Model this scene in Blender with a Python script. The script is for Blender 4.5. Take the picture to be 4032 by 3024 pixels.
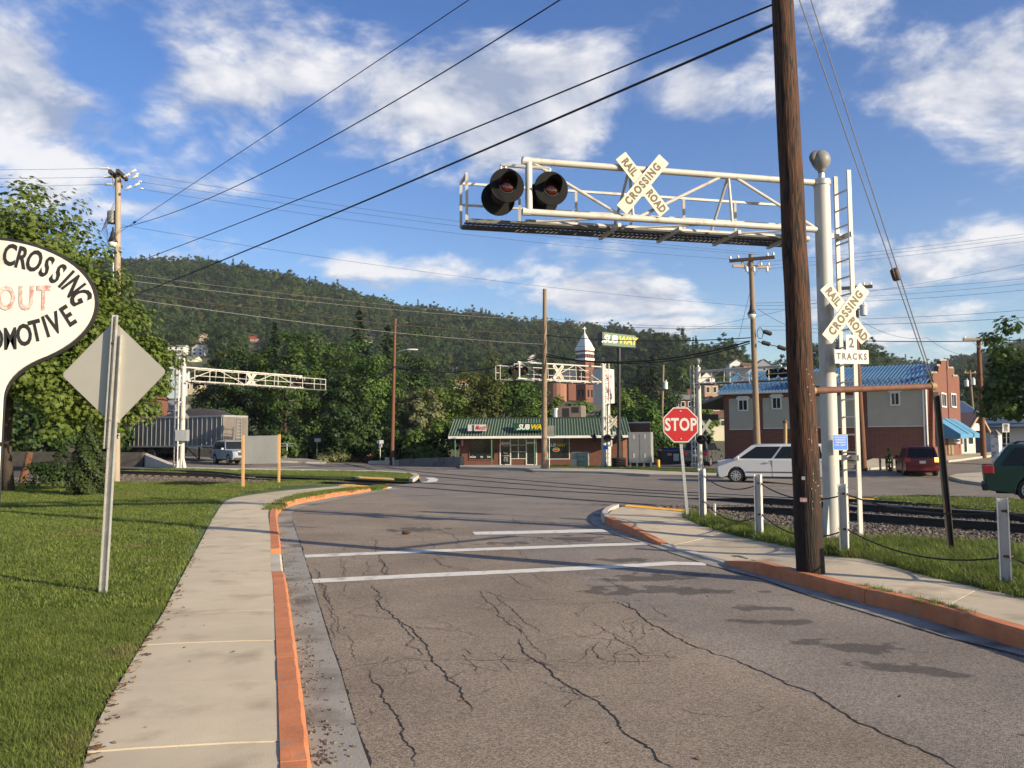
import bpy, bmesh, math, random
from mathutils import Vector, Matrix, geometry
R = math.radians
random.seed(7)
for o in list(bpy.data.objects): bpy.data.objects.remove(o)
scene = bpy.context.scene
COL = scene.collection

# ------------------------------------------------------------------ camera
F, CX, CY = 3290.0, 2016.0, 1512.0            # photo pixels (4032 x 3024)
CAMZ, PITCH, ROLL = 1.75, math.atan(0.068), 0.006
camd = bpy.data.cameras.new('camera'); cam = bpy.data.objects.new('camera', camd); COL.objects.link(cam)
camd.sensor_width = 36.0; camd.lens = F / 4032 * 36.0
camd.clip_start = 0.05; camd.clip_end = 6000
fw = Vector((0, math.cos(PITCH), math.sin(PITCH))); rt = Vector((1, 0, 0)); up = Vector((0, -math.sin(PITCH), math.cos(PITCH)))
r2 = math.cos(ROLL) * rt - math.sin(ROLL) * up
u2 = math.sin(ROLL) * rt + math.cos(ROLL) * up
CAM = Vector((0, 0, CAMZ))
cam.matrix_world = Matrix(((r2.x, u2.x, -fw.x, CAM.x), (r2.y, u2.y, -fw.y, CAM.y), (r2.z, u2.z, -fw.z, CAM.z), (0, 0, 0, 1)))
scene.camera = cam

# ------------------------------------------------------------------ light
SUN_AZ, SUN_EL = 122.0, 19.5                   # azimuth clockwise from +Y
scene.view_settings.view_transform = 'Standard'; scene.view_settings.look = 'None'
scene.view_settings.gamma = 1.0; scene.view_settings.exposure = 0.88
scene.view_settings.use_curve_mapping = False
ts = Vector((math.sin(R(SUN_AZ)) * math.cos(R(SUN_EL)), math.cos(R(SUN_AZ)) * math.cos(R(SUN_EL)), math.sin(R(SUN_EL))))
sl = bpy.data.lights.new('sun', 'SUN'); sl.energy = 4.8; sl.angle = R(0.55); sl.color = (1.0, 0.83, 0.60)
sun = bpy.data.objects.new('sun', sl); COL.objects.link(sun)
sun.rotation_euler = (-ts).to_track_quat('-Z', 'Y').to_euler()
sun.location = (30, -20, 30)

def pdir(px, py):
    d = fw + r2 * ((px - CX) / F) + u2 * ((CY - py) / F)
    return d
def PY(px, py, Y):
    d = pdir(px, py); return CAM + d * (Y / d.y)

world = bpy.data.worlds.new('World'); scene.world = world; world.use_nodes = True
nt = world.node_tree; nt.nodes.clear()
def N(t, **k):
    n = nt.nodes.new(t)
    for a, b in k.items(): setattr(n, a, b)
    return n
def MT(op, a, b=None, clamp=False):
    n = N('ShaderNodeMath', operation=op, use_clamp=clamp)
    for i, v in enumerate((a, b)):
        if v is None: continue
        if isinstance(v, (int, float)): n.inputs[i].default_value = v
        else: nt.links.new(v, n.inputs[i])
    return n.outputs[0]
def VM(op, a, b=None, out=0):
    n = N('ShaderNodeVectorMath', operation=op)
    for i, v in enumerate((a, b)):
        if v is None: continue
        if isinstance(v, (tuple, Vector)): n.inputs[i].default_value = tuple(v)
        else: nt.links.new(v, n.inputs[i])
    return n.outputs[out]
sky = N('ShaderNodeTexSky', sky_type='NISHITA', sun_disc=False)
sky.sun_elevation = R(SUN_EL); sky.sun_rotation = R(SUN_AZ); sky.air_density = 1.0; sky.dust_density = 0.6; sky.ozone_density = 2.2
tc = N('ShaderNodeTexCoord'); dirn = VM('NORMALIZE', tc.outputs['Generated'])
sx = N('ShaderNodeSeparateXYZ'); nt.links.new(dirn, sx.inputs[0])
zc = MT('ADD', MT('MAXIMUM', sx.outputs[2], 0.0), 0.28)
cmb = N('ShaderNodeCombineXYZ')
for i in range(3): nt.links.new(zc, cmb.inputs[i])
pl = VM('DIVIDE', dirn, cmb.outputs[0])
n1 = N('ShaderNodeTexNoise'); n1.inputs['Scale'].default_value = 3.3; n1.inputs['Detail'].default_value = 9; n1.inputs['Roughness'].default_value = 0.60
n1.inputs['Distortion'].default_value = 0.25
nt.links.new(pl, n1.inputs['Vector'])
# the cumulus that hang in this sky: where they stand (photo direction), angular radius, weight
CLOUDS = [(60, 200, 560, .30), (150, 480, 300, .2), (860, 330, 360, .26), (1300, 330, 420, .26), (1750, 420, 480, .34), (2150, 470, 420, .3),
          (2700, 380, 190, .30), (3250, 90, 360, .16), (3500, 440, 240, .22), (3850, 400, 360, .3), (4000, 130, 200, .14), (1420, 1050, 300, .24), (1700, 1080, 280, .2),
          (2300, 1160, 420, .26), (2650, 1200, 260, .2), (3500, 1260, 420, .2), (3960, 1010, 200, .22), (600, 850, 420, .16), (220, 830, 280, .16), (3000, 1250, 200, .14),
          (-500, 600, 600, .2), (4600, 700, 700, .2), (-1200, 100, 700, .2),
          (420, 260, 260, -.2), (2550, 150, 480, -.12), (3250, 650, 420, -.25), (2600, 760, 560, -.26), (1500, 800, 480, -.22), (1000, 800, 300, -.1), (600, 40, 260, -.1), (2900, 1000, 420, -.12), (1900, 60, 420, -.1)]
acc = None; dsc = VM('MULTIPLY', dirn, (1, 1, 1.25))
for (px, py, r, w) in CLOUDS:
    c = pdir(px, py).normalized(); c.z *= 1.25
    mr_ = N('ShaderNodeMapRange'); nt.links.new(VM('DISTANCE', dsc, c, 1), mr_.inputs[0])
    mr_.inputs[1].default_value = 0.0; mr_.inputs[2].default_value = r / F; mr_.inputs[3].default_value = w * .8; mr_.inputs[4].default_value = 0.0
    acc = mr_.outputs[0] if acc is None else MT('ADD', acc, mr_.outputs[0])
dens = MT('ADD', n1.outputs['Fac'], acc)
rmp = N('ShaderNodeMapRange', interpolation_type='SMOOTHSTEP'); nt.links.new(dens, rmp.inputs['Value'])
rmp.inputs['From Min'].default_value = 0.50; rmp.inputs['From Max'].default_value = 0.70; rmp.inputs['To Max'].default_value = 0.92
# shading of the cloud: thick parts and undersides greyer
off = VM('ADD', pl, (0.06, -0.04, 0.07))
n2 = N('ShaderNodeTexNoise'); n2.inputs['Scale'].default_value = 3.3; n2.inputs['Detail'].default_value = 5; n2.inputs['Roughness'].default_value = 0.60; n2.inputs['Distortion'].default_value = 0.25
nt.links.new(off, n2.inputs['Vector'])
lit = MT('ADD', MT('MULTIPLY', MT('SUBTRACT', n1.outputs['Fac'], n2.outputs['Fac']), 4.2), 0.58, clamp=True)
cr = N('ShaderNodeMix', data_type='RGBA'); nt.links.new(lit, cr.inputs[0])
cr.inputs[6].default_value = (0.21, 0.245, 0.33, 1); cr.inputs[7].default_value = (0.55, 0.54, 0.54, 1)
bg1 = N('ShaderNodeBackground'); bg1.inputs['Strength'].default_value = 0.095
# photographic colour of a clear morning sky
hs = N('ShaderNodeHueSaturation'); hs.inputs['Hue'].default_value = 0.516; hs.inputs['Saturation'].default_value = 1.30; nt.links.new(sky.outputs[0], hs.inputs['Color']); nt.links.new(hs.outputs[0], bg1.inputs['Color'])
bg2 = N('ShaderNodeBackground'); nt.links.new(cr.outputs[2], bg2.inputs['Color']); bg2.inputs['Strength'].default_value = 1.0
mx = N('ShaderNodeMixShader'); nt.links.new(rmp.outputs[0], mx.inputs[0]); nt.links.new(bg1.outputs[0], mx.inputs[1]); nt.links.new(bg2.outputs[0], mx.inputs[2])
wo = N('ShaderNodeOutputWorld'); nt.links.new(mx.outputs[0], wo.inputs[0])

# ------------------------------------------------------------------ terrain
def ss(a, b, x):
    t = max(0.0, min(1.0, (x - a) / (b - a))); return t * t * (3 - 2 * t)
def lerp(a, b, t): return a + (b - a) * t
RIDGE = [(-1.3, .12), (-.75, .17), (-.47, .222), (-.38, .221), (-.335, .214), (-.28, .203), (-.22, .188), (-.17, .172), (-.12, .163), (-.05, .154), (0.0, .147), (.06, .142), (.12, .136), (.17, .128),
         (.22, .115), (.26, .112), (.30, .088), (.33, .088), (.38, .116), (.42, .114), (.46, .094), (.50, .088), (.55, .098), (.61, .115), (.8, .13), (1.3, .11)]
RDIST = [(-1.3, 900), (.1, 900), (.2, 520), (.33, 430), (.42, 480), (.47, 900), (1.3, 900)]
def tab(T, a):
    if a <= T[0][0]: return T[0][1]
    for (x0, y0), (x1, y1) in zip(T, T[1:]):
        if a <= x1: return lerp(y0, y1, ss(x0, x1, a))
    return T[-1][1]
def ss2(a, b, x): return ss(a, b, x) if a < b else 1 - ss(b, a, x)
def near_z(x, y):
    w = ss2(-25, -5, x)
    return -w * (.25 * ss(20, 38, y) + .2 * ss(62, 76, y)) + .12 * ss2(-10, -22, x) * ss(35, 60, y) + .4 * ss(62, 75, y) * ss2(-18, -30, x) \
        + .6 * ss(52, 64, y) * ss2(13, 18, x) - .3 * ss2(11, 16, x) * ss(22, 29, y) * (1 - ss(42, 52, y))
def gz(x, y):
    z = near_z(x, min(y, 120))
    if y > 120:
        a = x / y; e = tab(RIDGE, a); rd = tab(RDIST, a)
        top = e * rd - 11.0
        t = (y - 120) / (rd - 120)
        if t < 1: p = .62 * t + .38 * ss(.5, 1, t)
        else: p = 1 - .5 * ss(1, 1.8, t)
        z += top * max(0, p)
    return z
def G(px, py, off=0.0, far=1400):
    d = pdir(px, py); d = d / d.y
    f = lambda t: CAMZ + d.z * t - (gz(d.x * t, t) + off)
    lo = 1.0; t = 1.0
    while t < far:
        t2 = t * 1.01 + .02
        if f(t2) < 0:
            a, b = t, t2
            for _ in range(40):
                m = (a + b) / 2
                if f(m) > 0: a = m
                else: b = m
            return Vector((d.x * a, a, CAMZ + d.z * a))
        t = t2
    return Vector((d.x * far, far, CAMZ + d.z * far))
def SZ(px_len, Y): return px_len * Y / F      # metres of a pixel length at depth Y
# ------------------------------------------------------------------ mesh helpers
ORG = {}
def link(o): COL.objects.link(o); return o
def tag(o, label=None, cat=None, group=None, kind=None):
    for k, v in (('label', label), ('category', cat), ('group', group), ('kind', kind)):
        if v: o[k] = v
    return o
def thing(name, label, cat, loc, group=None):
    o = bpy.data.objects.new(name, None); link(o); o.location = loc; ORG[o] = Vector(loc); o.empty_display_size = .2
    return tag(o, label, cat, group)
class MB:
    def __init__(s): s.v = []; s.f = []
    def add(s, vs, fs):
        n = len(s.v); s.v += [Vector(v) for v in vs]; s.f += [tuple(i + n for i in f) for f in fs]; return s
    def box(s, lo, hi, M=None):
        x0, y0, z0 = lo; x1, y1, z1 = hi
        vs = [Vector(p) for p in ((x0, y0, z0), (x1, y0, z0), (x1, y1, z0), (x0, y1, z0), (x0, y0, z1), (x1, y0, z1), (x1, y1, z1), (x0, y1, z1))]
        if M: vs = [M @ v for v in vs]
        return s.add(vs, [(0, 3, 2, 1), (4, 5, 6, 7), (0, 1, 5, 4), (1, 2, 6, 5), (2, 3, 7, 6), (3, 0, 4, 7)])
    def beam(s, a, b, w, h, upv=(0, 0, 1)):
        a = Vector(a); b = Vector(b); d = (b - a)
        L = d.length; d.normalize(); u = Vector(upv); sd = d.cross(u)
        if sd.length < 1e-4: u = Vector((1, 0, 0)); sd = d.cross(u)
        sd.normalize(); u = sd.cross(d)
        vs = [p + sd * i * w / 2 + u * j * h / 2 for p in (a, b) for i, j in ((-1, -1), (1, -1), (1, 1), (-1, 1))]
        return s.add(vs, [(0, 1, 2, 3), (7, 6, 5, 4), (0, 4, 5, 1), (1, 5, 6, 2), (2, 6, 7, 3), (3, 7, 4, 0)])
    def tube(s, pts, r, n=8, cap=True):
        pts = [Vector(p) for p in pts]; m = len(pts)
        rs = r if isinstance(r, (list, tuple)) else [r] * m
        vs = []; fs = []; prev = None
        for i, p in enumerate(pts):
            d = (pts[min(i + 1, m - 1)] - pts[max(i - 1, 0)]).normalized()
            if prev is None:
                u = d.cross(Vector((0, 0, 1)) if abs(d.z) < .9 else Vector((1, 0, 0))).normalized()
            else:
                u = (prev - d * prev.dot(d)).normalized()
            prev = u; w = d.cross(u)
            for k in range(n):
                a = 2 * math.pi * k / n; vs.append(p + (u * math.cos(a) + w * math.sin(a)) * rs[i])
        for i in range(m - 1):
            for k in range(n):
                fs.append((i * n + k, i * n + (k + 1) % n, (i + 1) * n + (k + 1) % n, (i + 1) * n + k))
        if cap: fs.append(tuple(range(n))[::-1]); fs.append(tuple(range((m - 1) * n, m * n)))
        return s.add(vs, fs)
    def lathe(s, prof, M=None, n=16, caps=True):
        vs = []; fs = []; m = len(prof)
        for r, z in prof:
            for k in range(n):
                a = 2 * math.pi * k / n; vs.append(Vector((r * math.cos(a), r * math.sin(a), z)))
        if M: vs = [M @ v for v in vs]
        for i in range(m - 1):
            for k in range(n): fs.append((i * n + k, i * n + (k + 1) % n, (i + 1) * n + (k + 1) % n, (i + 1) * n + k))
        if caps: fs.append(tuple(range(n))[::-1]); fs.append(tuple(range((m - 1) * n, m * n)))
        return s.add(vs, fs)
    def prism(s, poly, vec):
        poly = [Vector(p) for p in poly]; vec = Vector(vec); n = len(poly)
        vs = poly + [p + vec for p in poly]
        return s.add(vs, [tuple(range(n))[::-1], tuple(range(n, 2 * n))] + [(i, (i + 1) % n, n + (i + 1) % n, n + i) for i in range(n)])
    def quad(s, *p): return s.add(p, [tuple(range(len(p)))])
    def xf(s, M): s.v = [M @ v for v in s.v]; return s
    def build(s, name, mat, parent=None, smooth=False, local=False, bevel=0, fix=True):
        org = ORG.get(parent, Vector((0, 0, 0))) if parent and not local else Vector((0, 0, 0))
        if parent is None and not local and s.v:
            lo = Vector([min(v[i] for v in s.v) for i in range(3)]); hi = Vector([max(v[i] for v in s.v) for i in range(3)])
            org = Vector(((lo.x + hi.x) / 2, (lo.y + hi.y) / 2, lo.z))
        me = bpy.data.meshes.new(name); me.from_pydata([v - org for v in s.v], [], s.f)
        if fix and len(s.f) < 60000:
            bm = bmesh.new(); bm.from_mesh(me); bmesh.ops.recalc_face_normals(bm, faces=bm.faces); bm.to_mesh(me); bm.free()
        me.materials.append(mat)
        if smooth: me.polygons.foreach_set('use_smooth', [True] * len(me.polygons))
        o = bpy.data.objects.new(name, me); link(o); o.parent = parent
        ORG[o] = Vector(org) if not parent else ORG.get(parent, Vector())
        if parent is None and not local: o.location = org
        if smooth and smooth != 'all':
            try: me.set_sharp_from_angle(angle=R(38))
            except Exception: pass
        if bevel:
            b = o.modifiers.new('bevel', 'BEVEL'); b.width = bevel; b.segments = 2; b.limit_method = 'ANGLE'
        return o
def copy_tree(o, parent=None):
    c = o.copy(); link(c); c.parent = parent
    for ch in list(o.children): copy_tree(ch, c)
    return c
def frame(o, x, y, z=(0, 0, 1)):
    """matrix with given origin, local x direction, y, z"""
    x = Vector(x).normalized(); z = Vector(z); y = z.cross(x).normalized(); z = x.cross(y).normalized()
    o = Vector(o)
    return Matrix(((x.x, y.x, z.x, o.x), (x.y, y.y, z.y, o.y), (x.z, y.z, z.z, o.z), (0, 0, 0, 1)))
def cat_wire(a, b, sag, n=24):
    a = Vector(a); b = Vector(b)
    return [a.lerp(b, i / n) - Vector((0, 0, 4 * sag * (i / n) * (1 - i / n))) for i in range(n + 1)]
FONT = None
def text_mesh(txt, size, M, bold=0.0, sx=1.0, shear=0.0, depth=0.0, align='CENTER', space=1.0):
    cu = bpy.data.curves.new('t', 'FONT'); cu.body = txt; cu.size = size; cu.align_x = align; cu.align_y = 'CENTER'
    cu.offset = bold; cu.shear = shear; cu.extrude = depth; cu.space_character = space; cu.resolution_u = 3; cu.fill_mode = 'FRONT' if depth == 0 else 'BOTH'
    ob = bpy.data.objects.new('t', cu); me = bpy.data.meshes.new_from_object(ob)
    S = Matrix.Diagonal((sx, 1, 1, 1))
    vs = [M @ (S @ v.co) for v in me.vertices]; fs = [tuple(p.vertices) for p in me.polygons]
    bpy.data.objects.remove(ob); bpy.data.curves.remove(cu); bpy.data.meshes.remove(me)
    return vs, fs
def facing(o, right, upv=(0, 0, 1)):
    """frame whose local x = right, local y = up, local z = towards viewer"""
    x = Vector(right).normalized(); y = Vector(upv); z = x.cross(y).normalized(); y = z.cross(x).normalized(); o = Vector(o)
    return Matrix(((x.x, y.x, z.x, o.x), (x.y, y.y, z.y, o.y), (x.z, y.z, z.z, o.z), (0, 0, 0, 1)))

# ------------------------------------------------------------------ materials
MATS = {}
def mat(name, col, rough=.7, var=.12, scale=6.0, bump=0.0, bscale=40.0, metal=0.0, col2=None, trans=0.0, spec=.4, emit=None, stretch=None, alpha=None, objvar=0.0, dirt=None, coat=0):
    if name in MATS: return MATS[name]
    m = bpy.data.materials.new(name); m.use_nodes = True; t = m.node_tree; b = t.nodes['Principled BSDF']; MATS[name] = m
    L = t.links.new
    b.inputs['Roughness'].default_value = rough; b.inputs['Metallic'].default_value = metal; b.inputs['Specular IOR Level'].default_value = spec
    if coat: b.inputs['Coat Weight'].default_value = coat; b.inputs['Coat Roughness'].default_value = .05
    tcn = t.nodes.new('ShaderNodeTexCoord'); src = tcn.outputs['Object']
    if stretch:
        mp = t.nodes.new('ShaderNodeMapping'); mp.inputs['Scale'].default_value = stretch; L(src, mp.inputs[0]); src = mp.outputs[0]
    nz = t.nodes.new('ShaderNodeTexNoise'); nz.inputs['Scale'].default_value = scale; nz.inputs['Detail'].default_value = 6; nz.inputs['Roughness'].default_value = .62; L(src, nz.inputs['Vector'])
    rp = t.nodes.new('ShaderNodeMapRange'); rp.inputs['From Min'].default_value = .3; rp.inputs['From Max'].default_value = .7; L(nz.outputs['Fac'], rp.inputs[0])
    mx = t.nodes.new('ShaderNodeMix'); mx.data_type = 'RGBA'; L(rp.outputs[0], mx.inputs[0])
    c2 = col2 or tuple(c * (1 + var) for c in col); c1 = col if col2 else tuple(c * (1 - var) for c in col)
    mx.inputs[6].default_value = (*c1, 1); mx.inputs[7].default_value = (*c2, 1)
    out = mx.outputs[2]
    if objvar:
        oi = t.nodes.new('ShaderNodeObjectInfo'); h = t.nodes.new('ShaderNodeHueSaturation')
        r1 = t.nodes.new('ShaderNodeMapRange'); r1.inputs['To Min'].default_value = 1 - objvar; r1.inputs['To Max'].default_value = 1 + objvar; L(oi.outputs['Random'], r1.inputs[0])
        L(r1.outputs[0], h.inputs['Value']); L(out, h.inputs['Color']); out = h.outputs[0]
    if dirt:
        n3 = t.nodes.new('ShaderNodeTexNoise'); n3.inputs['Scale'].default_value = dirt[1]; n3.inputs['Detail'].default_value = 8; L(src, n3.inputs['Vector'])
        r3 = t.nodes.new('ShaderNodeMapRange'); r3.inputs['From Min'].default_value = dirt[2]; r3.inputs['From Max'].default_value = dirt[3]; L(n3.outputs['Fac'], r3.inputs[0])
        m3 = t.nodes.new('ShaderNodeMix'); m3.data_type = 'RGBA'; L(r3.outputs[0], m3.inputs[0]); L(out, m3.inputs[6]); m3.inputs[7].default_value = (*dirt[0], 1); out = m3.outputs[2]
    L(out, b.inputs['Base Color'])
    if bump:
        n2 = t.nodes.new('ShaderNodeTexNoise'); n2.inputs['Scale'].default_value = bscale; n2.inputs['Detail'].default_value = 4; L(src, n2.inputs['Vector'])
        bp = t.nodes.new('ShaderNodeBump'); bp.inputs['Strength'].default_value = bump; bp.inputs['Distance'].default_value = .02; L(n2.outputs['Fac'], bp.inputs['Height']); L(bp.outputs[0], b.inputs['Normal'])
    if trans:
        tr = t.nodes.new('ShaderNodeBsdfTranslucent'); L(out, tr.inputs['Color']); ms = t.nodes.new('ShaderNodeMixShader'); ms.inputs[0].default_value = trans
        L(b.outputs[0], ms.inputs[1]); L(tr.outputs[0], ms.inputs[2]); L(ms.outputs[0], t.nodes['Material Output'].inputs[0])
    if emit:
        b.inputs['Emission Color'].default_value = (*emit[0], 1); b.inputs['Emission Strength'].default_value = emit[1]
    return m
def leafmat(name, c1, c2, tr=.28, sc=.35, c3=None):
    """foliage: tint drifts through space (clump by clump) and from plant to plant"""
    if name in MATS: return MATS[name]
    m = mat(name, c1, .55, scale=sc, col2=c2, trans=tr, spec=.25, objvar=.18); t = m.node_tree; g = t.nodes.new('ShaderNodeNewGeometry')
    nz = [n for n in t.nodes if n.type == 'TEX_NOISE'][0]; t.links.new(g.outputs['Position'], nz.inputs['Vector'])
    if c3:
        b = [n for n in t.nodes if n.type == 'BSDF_PRINCIPLED'][0]; tr_ = [n for n in t.nodes if n.type == 'BSDF_TRANSLUCENT'][0]; base = b.inputs['Base Color'].links[0].from_socket
        n2 = t.nodes.new('ShaderNodeTexNoise'); n2.inputs['Scale'].default_value = c3[1]; n2.inputs['Detail'].default_value = 5; t.links.new(g.outputs['Position'], n2.inputs['Vector'])
        r = t.nodes.new('ShaderNodeMapRange'); r.inputs['From Min'].default_value = c3[2]; r.inputs['From Max'].default_value = c3[3]; t.links.new(n2.outputs['Fac'], r.inputs[0])
        mx = t.nodes.new('ShaderNodeMix'); mx.data_type = 'RGBA'; t.links.new(r.outputs[0], mx.inputs[0]); t.links.new(base, mx.inputs[6]); mx.inputs[7].default_value = (*c3[0], 1)
        t.links.new(mx.outputs[2], b.inputs['Base Color']); t.links.new(mx.outputs[2], tr_.inputs['Color'])
    return m
def brickmat(name, c1, c2, mortar, sc=1.0, rot=None):
    if name in MATS: return MATS[name]
    m = mat(name, c1, .85, .1, 8); t = m.node_tree; b = t.nodes['Principled BSDF']; L = t.links.new
    tcn = [n for n in t.nodes if n.type == 'TEX_COORD'][0]
    sp = t.nodes.new('ShaderNodeSeparateXYZ'); L(tcn.outputs['Object'], sp.inputs[0])
    ad = t.nodes.new('ShaderNodeMath'); L(sp.outputs[0], ad.inputs[0]); L(sp.outputs[1], ad.inputs[1])
    cb = t.nodes.new('ShaderNodeCombineXYZ'); L(ad.outputs[0], cb.inputs[0]); L(sp.outputs[2], cb.inputs[1])
    br = t.nodes.new('ShaderNodeTexBrick'); L(cb.outputs[0], br.inputs['Vector']); br.inputs['Scale'].default_value = sc
    br.inputs['Brick Width'].default_value = .21; br.inputs['Row Height'].default_value = .075; br.inputs['Mortar Size'].default_value = .008
    br.inputs['Color1'].default_value = (*c1, 1); br.inputs['Color2'].default_value = (*c2, 1); br.inputs['Mortar'].default_value = (*mortar, 1)
    L(br.outputs['Color'], b.inputs['Base Color'])
    bp = t.nodes.new('ShaderNodeBump'); bp.inputs['Strength'].default_value = .4; bp.inputs['Distance'].default_value = .01; bp.invert = True; L(br.outputs['Fac'], bp.inputs['Height']); L(bp.outputs[0], b.inputs['Normal'])
    return m
white_paint = mat('white_paint', (.46, .45, .415), .5, .06, 3, stretch=(1, 1, .35), dirt=((.24, .185, .13), 4.5, .56, .78))
galv = mat('galvanised', (.46, .47, .47), .45, .12, 9, metal=.55)
black_metal = mat('black_metal', (.018, .018, .02), .45, .2, 8)
steel_rail = mat('rail_steel', (.022, .018, .015), .6, .25, 5)
rail_head = mat('rail_head', (.30, .28, .26), .3, .15, 10, metal=.8)
rust_pipe = mat('rusty_pipe', (.085, .032, .018), .75, .3, 5, bump=.25, bscale=60, col2=(.16, .075, .05))
pole_new = None
concrete = mat('concrete', (.44, .41, .35), .9, .1, 1.2, bump=.12, bscale=90, dirt=((.30, .275, .23), 1.1, .52, .78))
concrete_dark = mat('concrete_dark', (.26, .25, .22), .9, .14, 1.5, bump=.2, bscale=60, dirt=((.11, .10, .085), 1.6, .5, .68))
concrete_wall = mat('concrete_wall', (.20, .19, .165), .9, .15, 1.0, bump=.2, bscale=30, dirt=((.09, .085, .075), .7, .5, .7))
glass_dark = mat('window_glass', (.015, .018, .02), .08, .2, 2, spec=.6)
cable_black = mat('cable_black', (.012, .012, .013), .6, .1, 4)
cable_light = mat('cable_light', (.16, .16, .155), .5, .2, 30, metal=.3)
wood_old = mat('weathered_wood', (.26, .195, .13), .9, .2, 4, stretch=(6, 6, .5), bump=.3, bscale=12, col2=(.17, .125, .08))
wood_grey = mat('greyed_wood', (.36, .31, .235), .9, .2, 4, stretch=(6, 6, .5), bump=.3, bscale=12, col2=(.27, .215, .155))
wood_red = mat('reddish_pole_wood', (.10, .045, .025), .9, .2, 4, stretch=(6, 6, .5), bump=.3, bscale=12, col2=(.165, .078, .042))
red_lens = mat('red_lens', (.045, .004, .004), .12, .2, 30, spec=.6)
sheet_alu = mat('sheet_aluminium', (.40, .385, .34), .42, .06, 1.5, metal=.25)
black_ink = mat('black_lettering', (.025, .024, .024), .6, .2, 20)
# ------------------------------------------------------------------ ground
def densify(poly, step):
    out = []
    n = len(poly)
    for i in range(n):
        a = Vector(poly[i]); b = Vector(poly[(i + 1) % n]); k = max(1, int((b - a).length / step))
        out += [a.lerp(b, j / k) for j in range(k)]
    return out
def inside(p, poly):
    c = False; n = len(poly); j = n - 1
    for i in range(n):
        xi, yi = poly[i][0], poly[i][1]; xj, yj = poly[j][0], poly[j][1]
        if (yi > p[1]) != (yj > p[1]) and p[0] < (xj - xi) * (p[1] - yi) / (yj - yi) + xi: c = not c
        j = i
    return c
def sheet(name, poly, off, m, skirt=0.0, step=1.5, parent=None, kind='structure', zf=None, label=None):
    poly = [Vector((p[0], p[1])) for p in poly]
    b = densify(poly, step); n = len(b)
    x0 = min(p.x for p in b); x1 = max(p.x for p in b); y0 = min(p.y for p in b); y1 = max(p.y for p in b)
    pts = list(b)
    y = y0 + step / 2
    while y < y1:
        st = max(step, y * .03); x = x0 + st / 2
        while x < x1:
            if inside((x, y), poly) and min((Vector((x, y)) - q).length for q in b) > st * .35: pts.append(Vector((x + .02, y)))
            x += st
        y += st
    vs, es, fs, *_ = geometry.delaunay_2d_cdt(pts, [(i, (i + 1) % n) for i in range(n)], [], 1, 1e-4)
    zf = zf or gz
    mb = MB(); V = [Vector((p.x, p.y, zf(p.x, p.y) + off)) for p in vs]
    F_ = [tuple(f) if (vs[f[1]] - vs[f[0]]).cross(vs[f[2]] - vs[f[0]]) > 0 else tuple(f)[::-1] for f in fs]
    mb.add(V, F_)
    if skirt:
        T = [Vector((p.x, p.y, zf(p.x, p.y) + off)) for p in b]; Bt = [t - Vector((0, 0, skirt)) for t in T]
        mb.add(T + Bt, [(i, (i + 1) % n, n + (i + 1) % n, n + i) for i in range(n)])
    o = mb.build(name, m, parent, fix=False)
    if not parent: tag(o, kind=kind)
    return o
def gp(pts, off=0.0): return [G(x, y, off).xy for x, y in pts]

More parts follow.
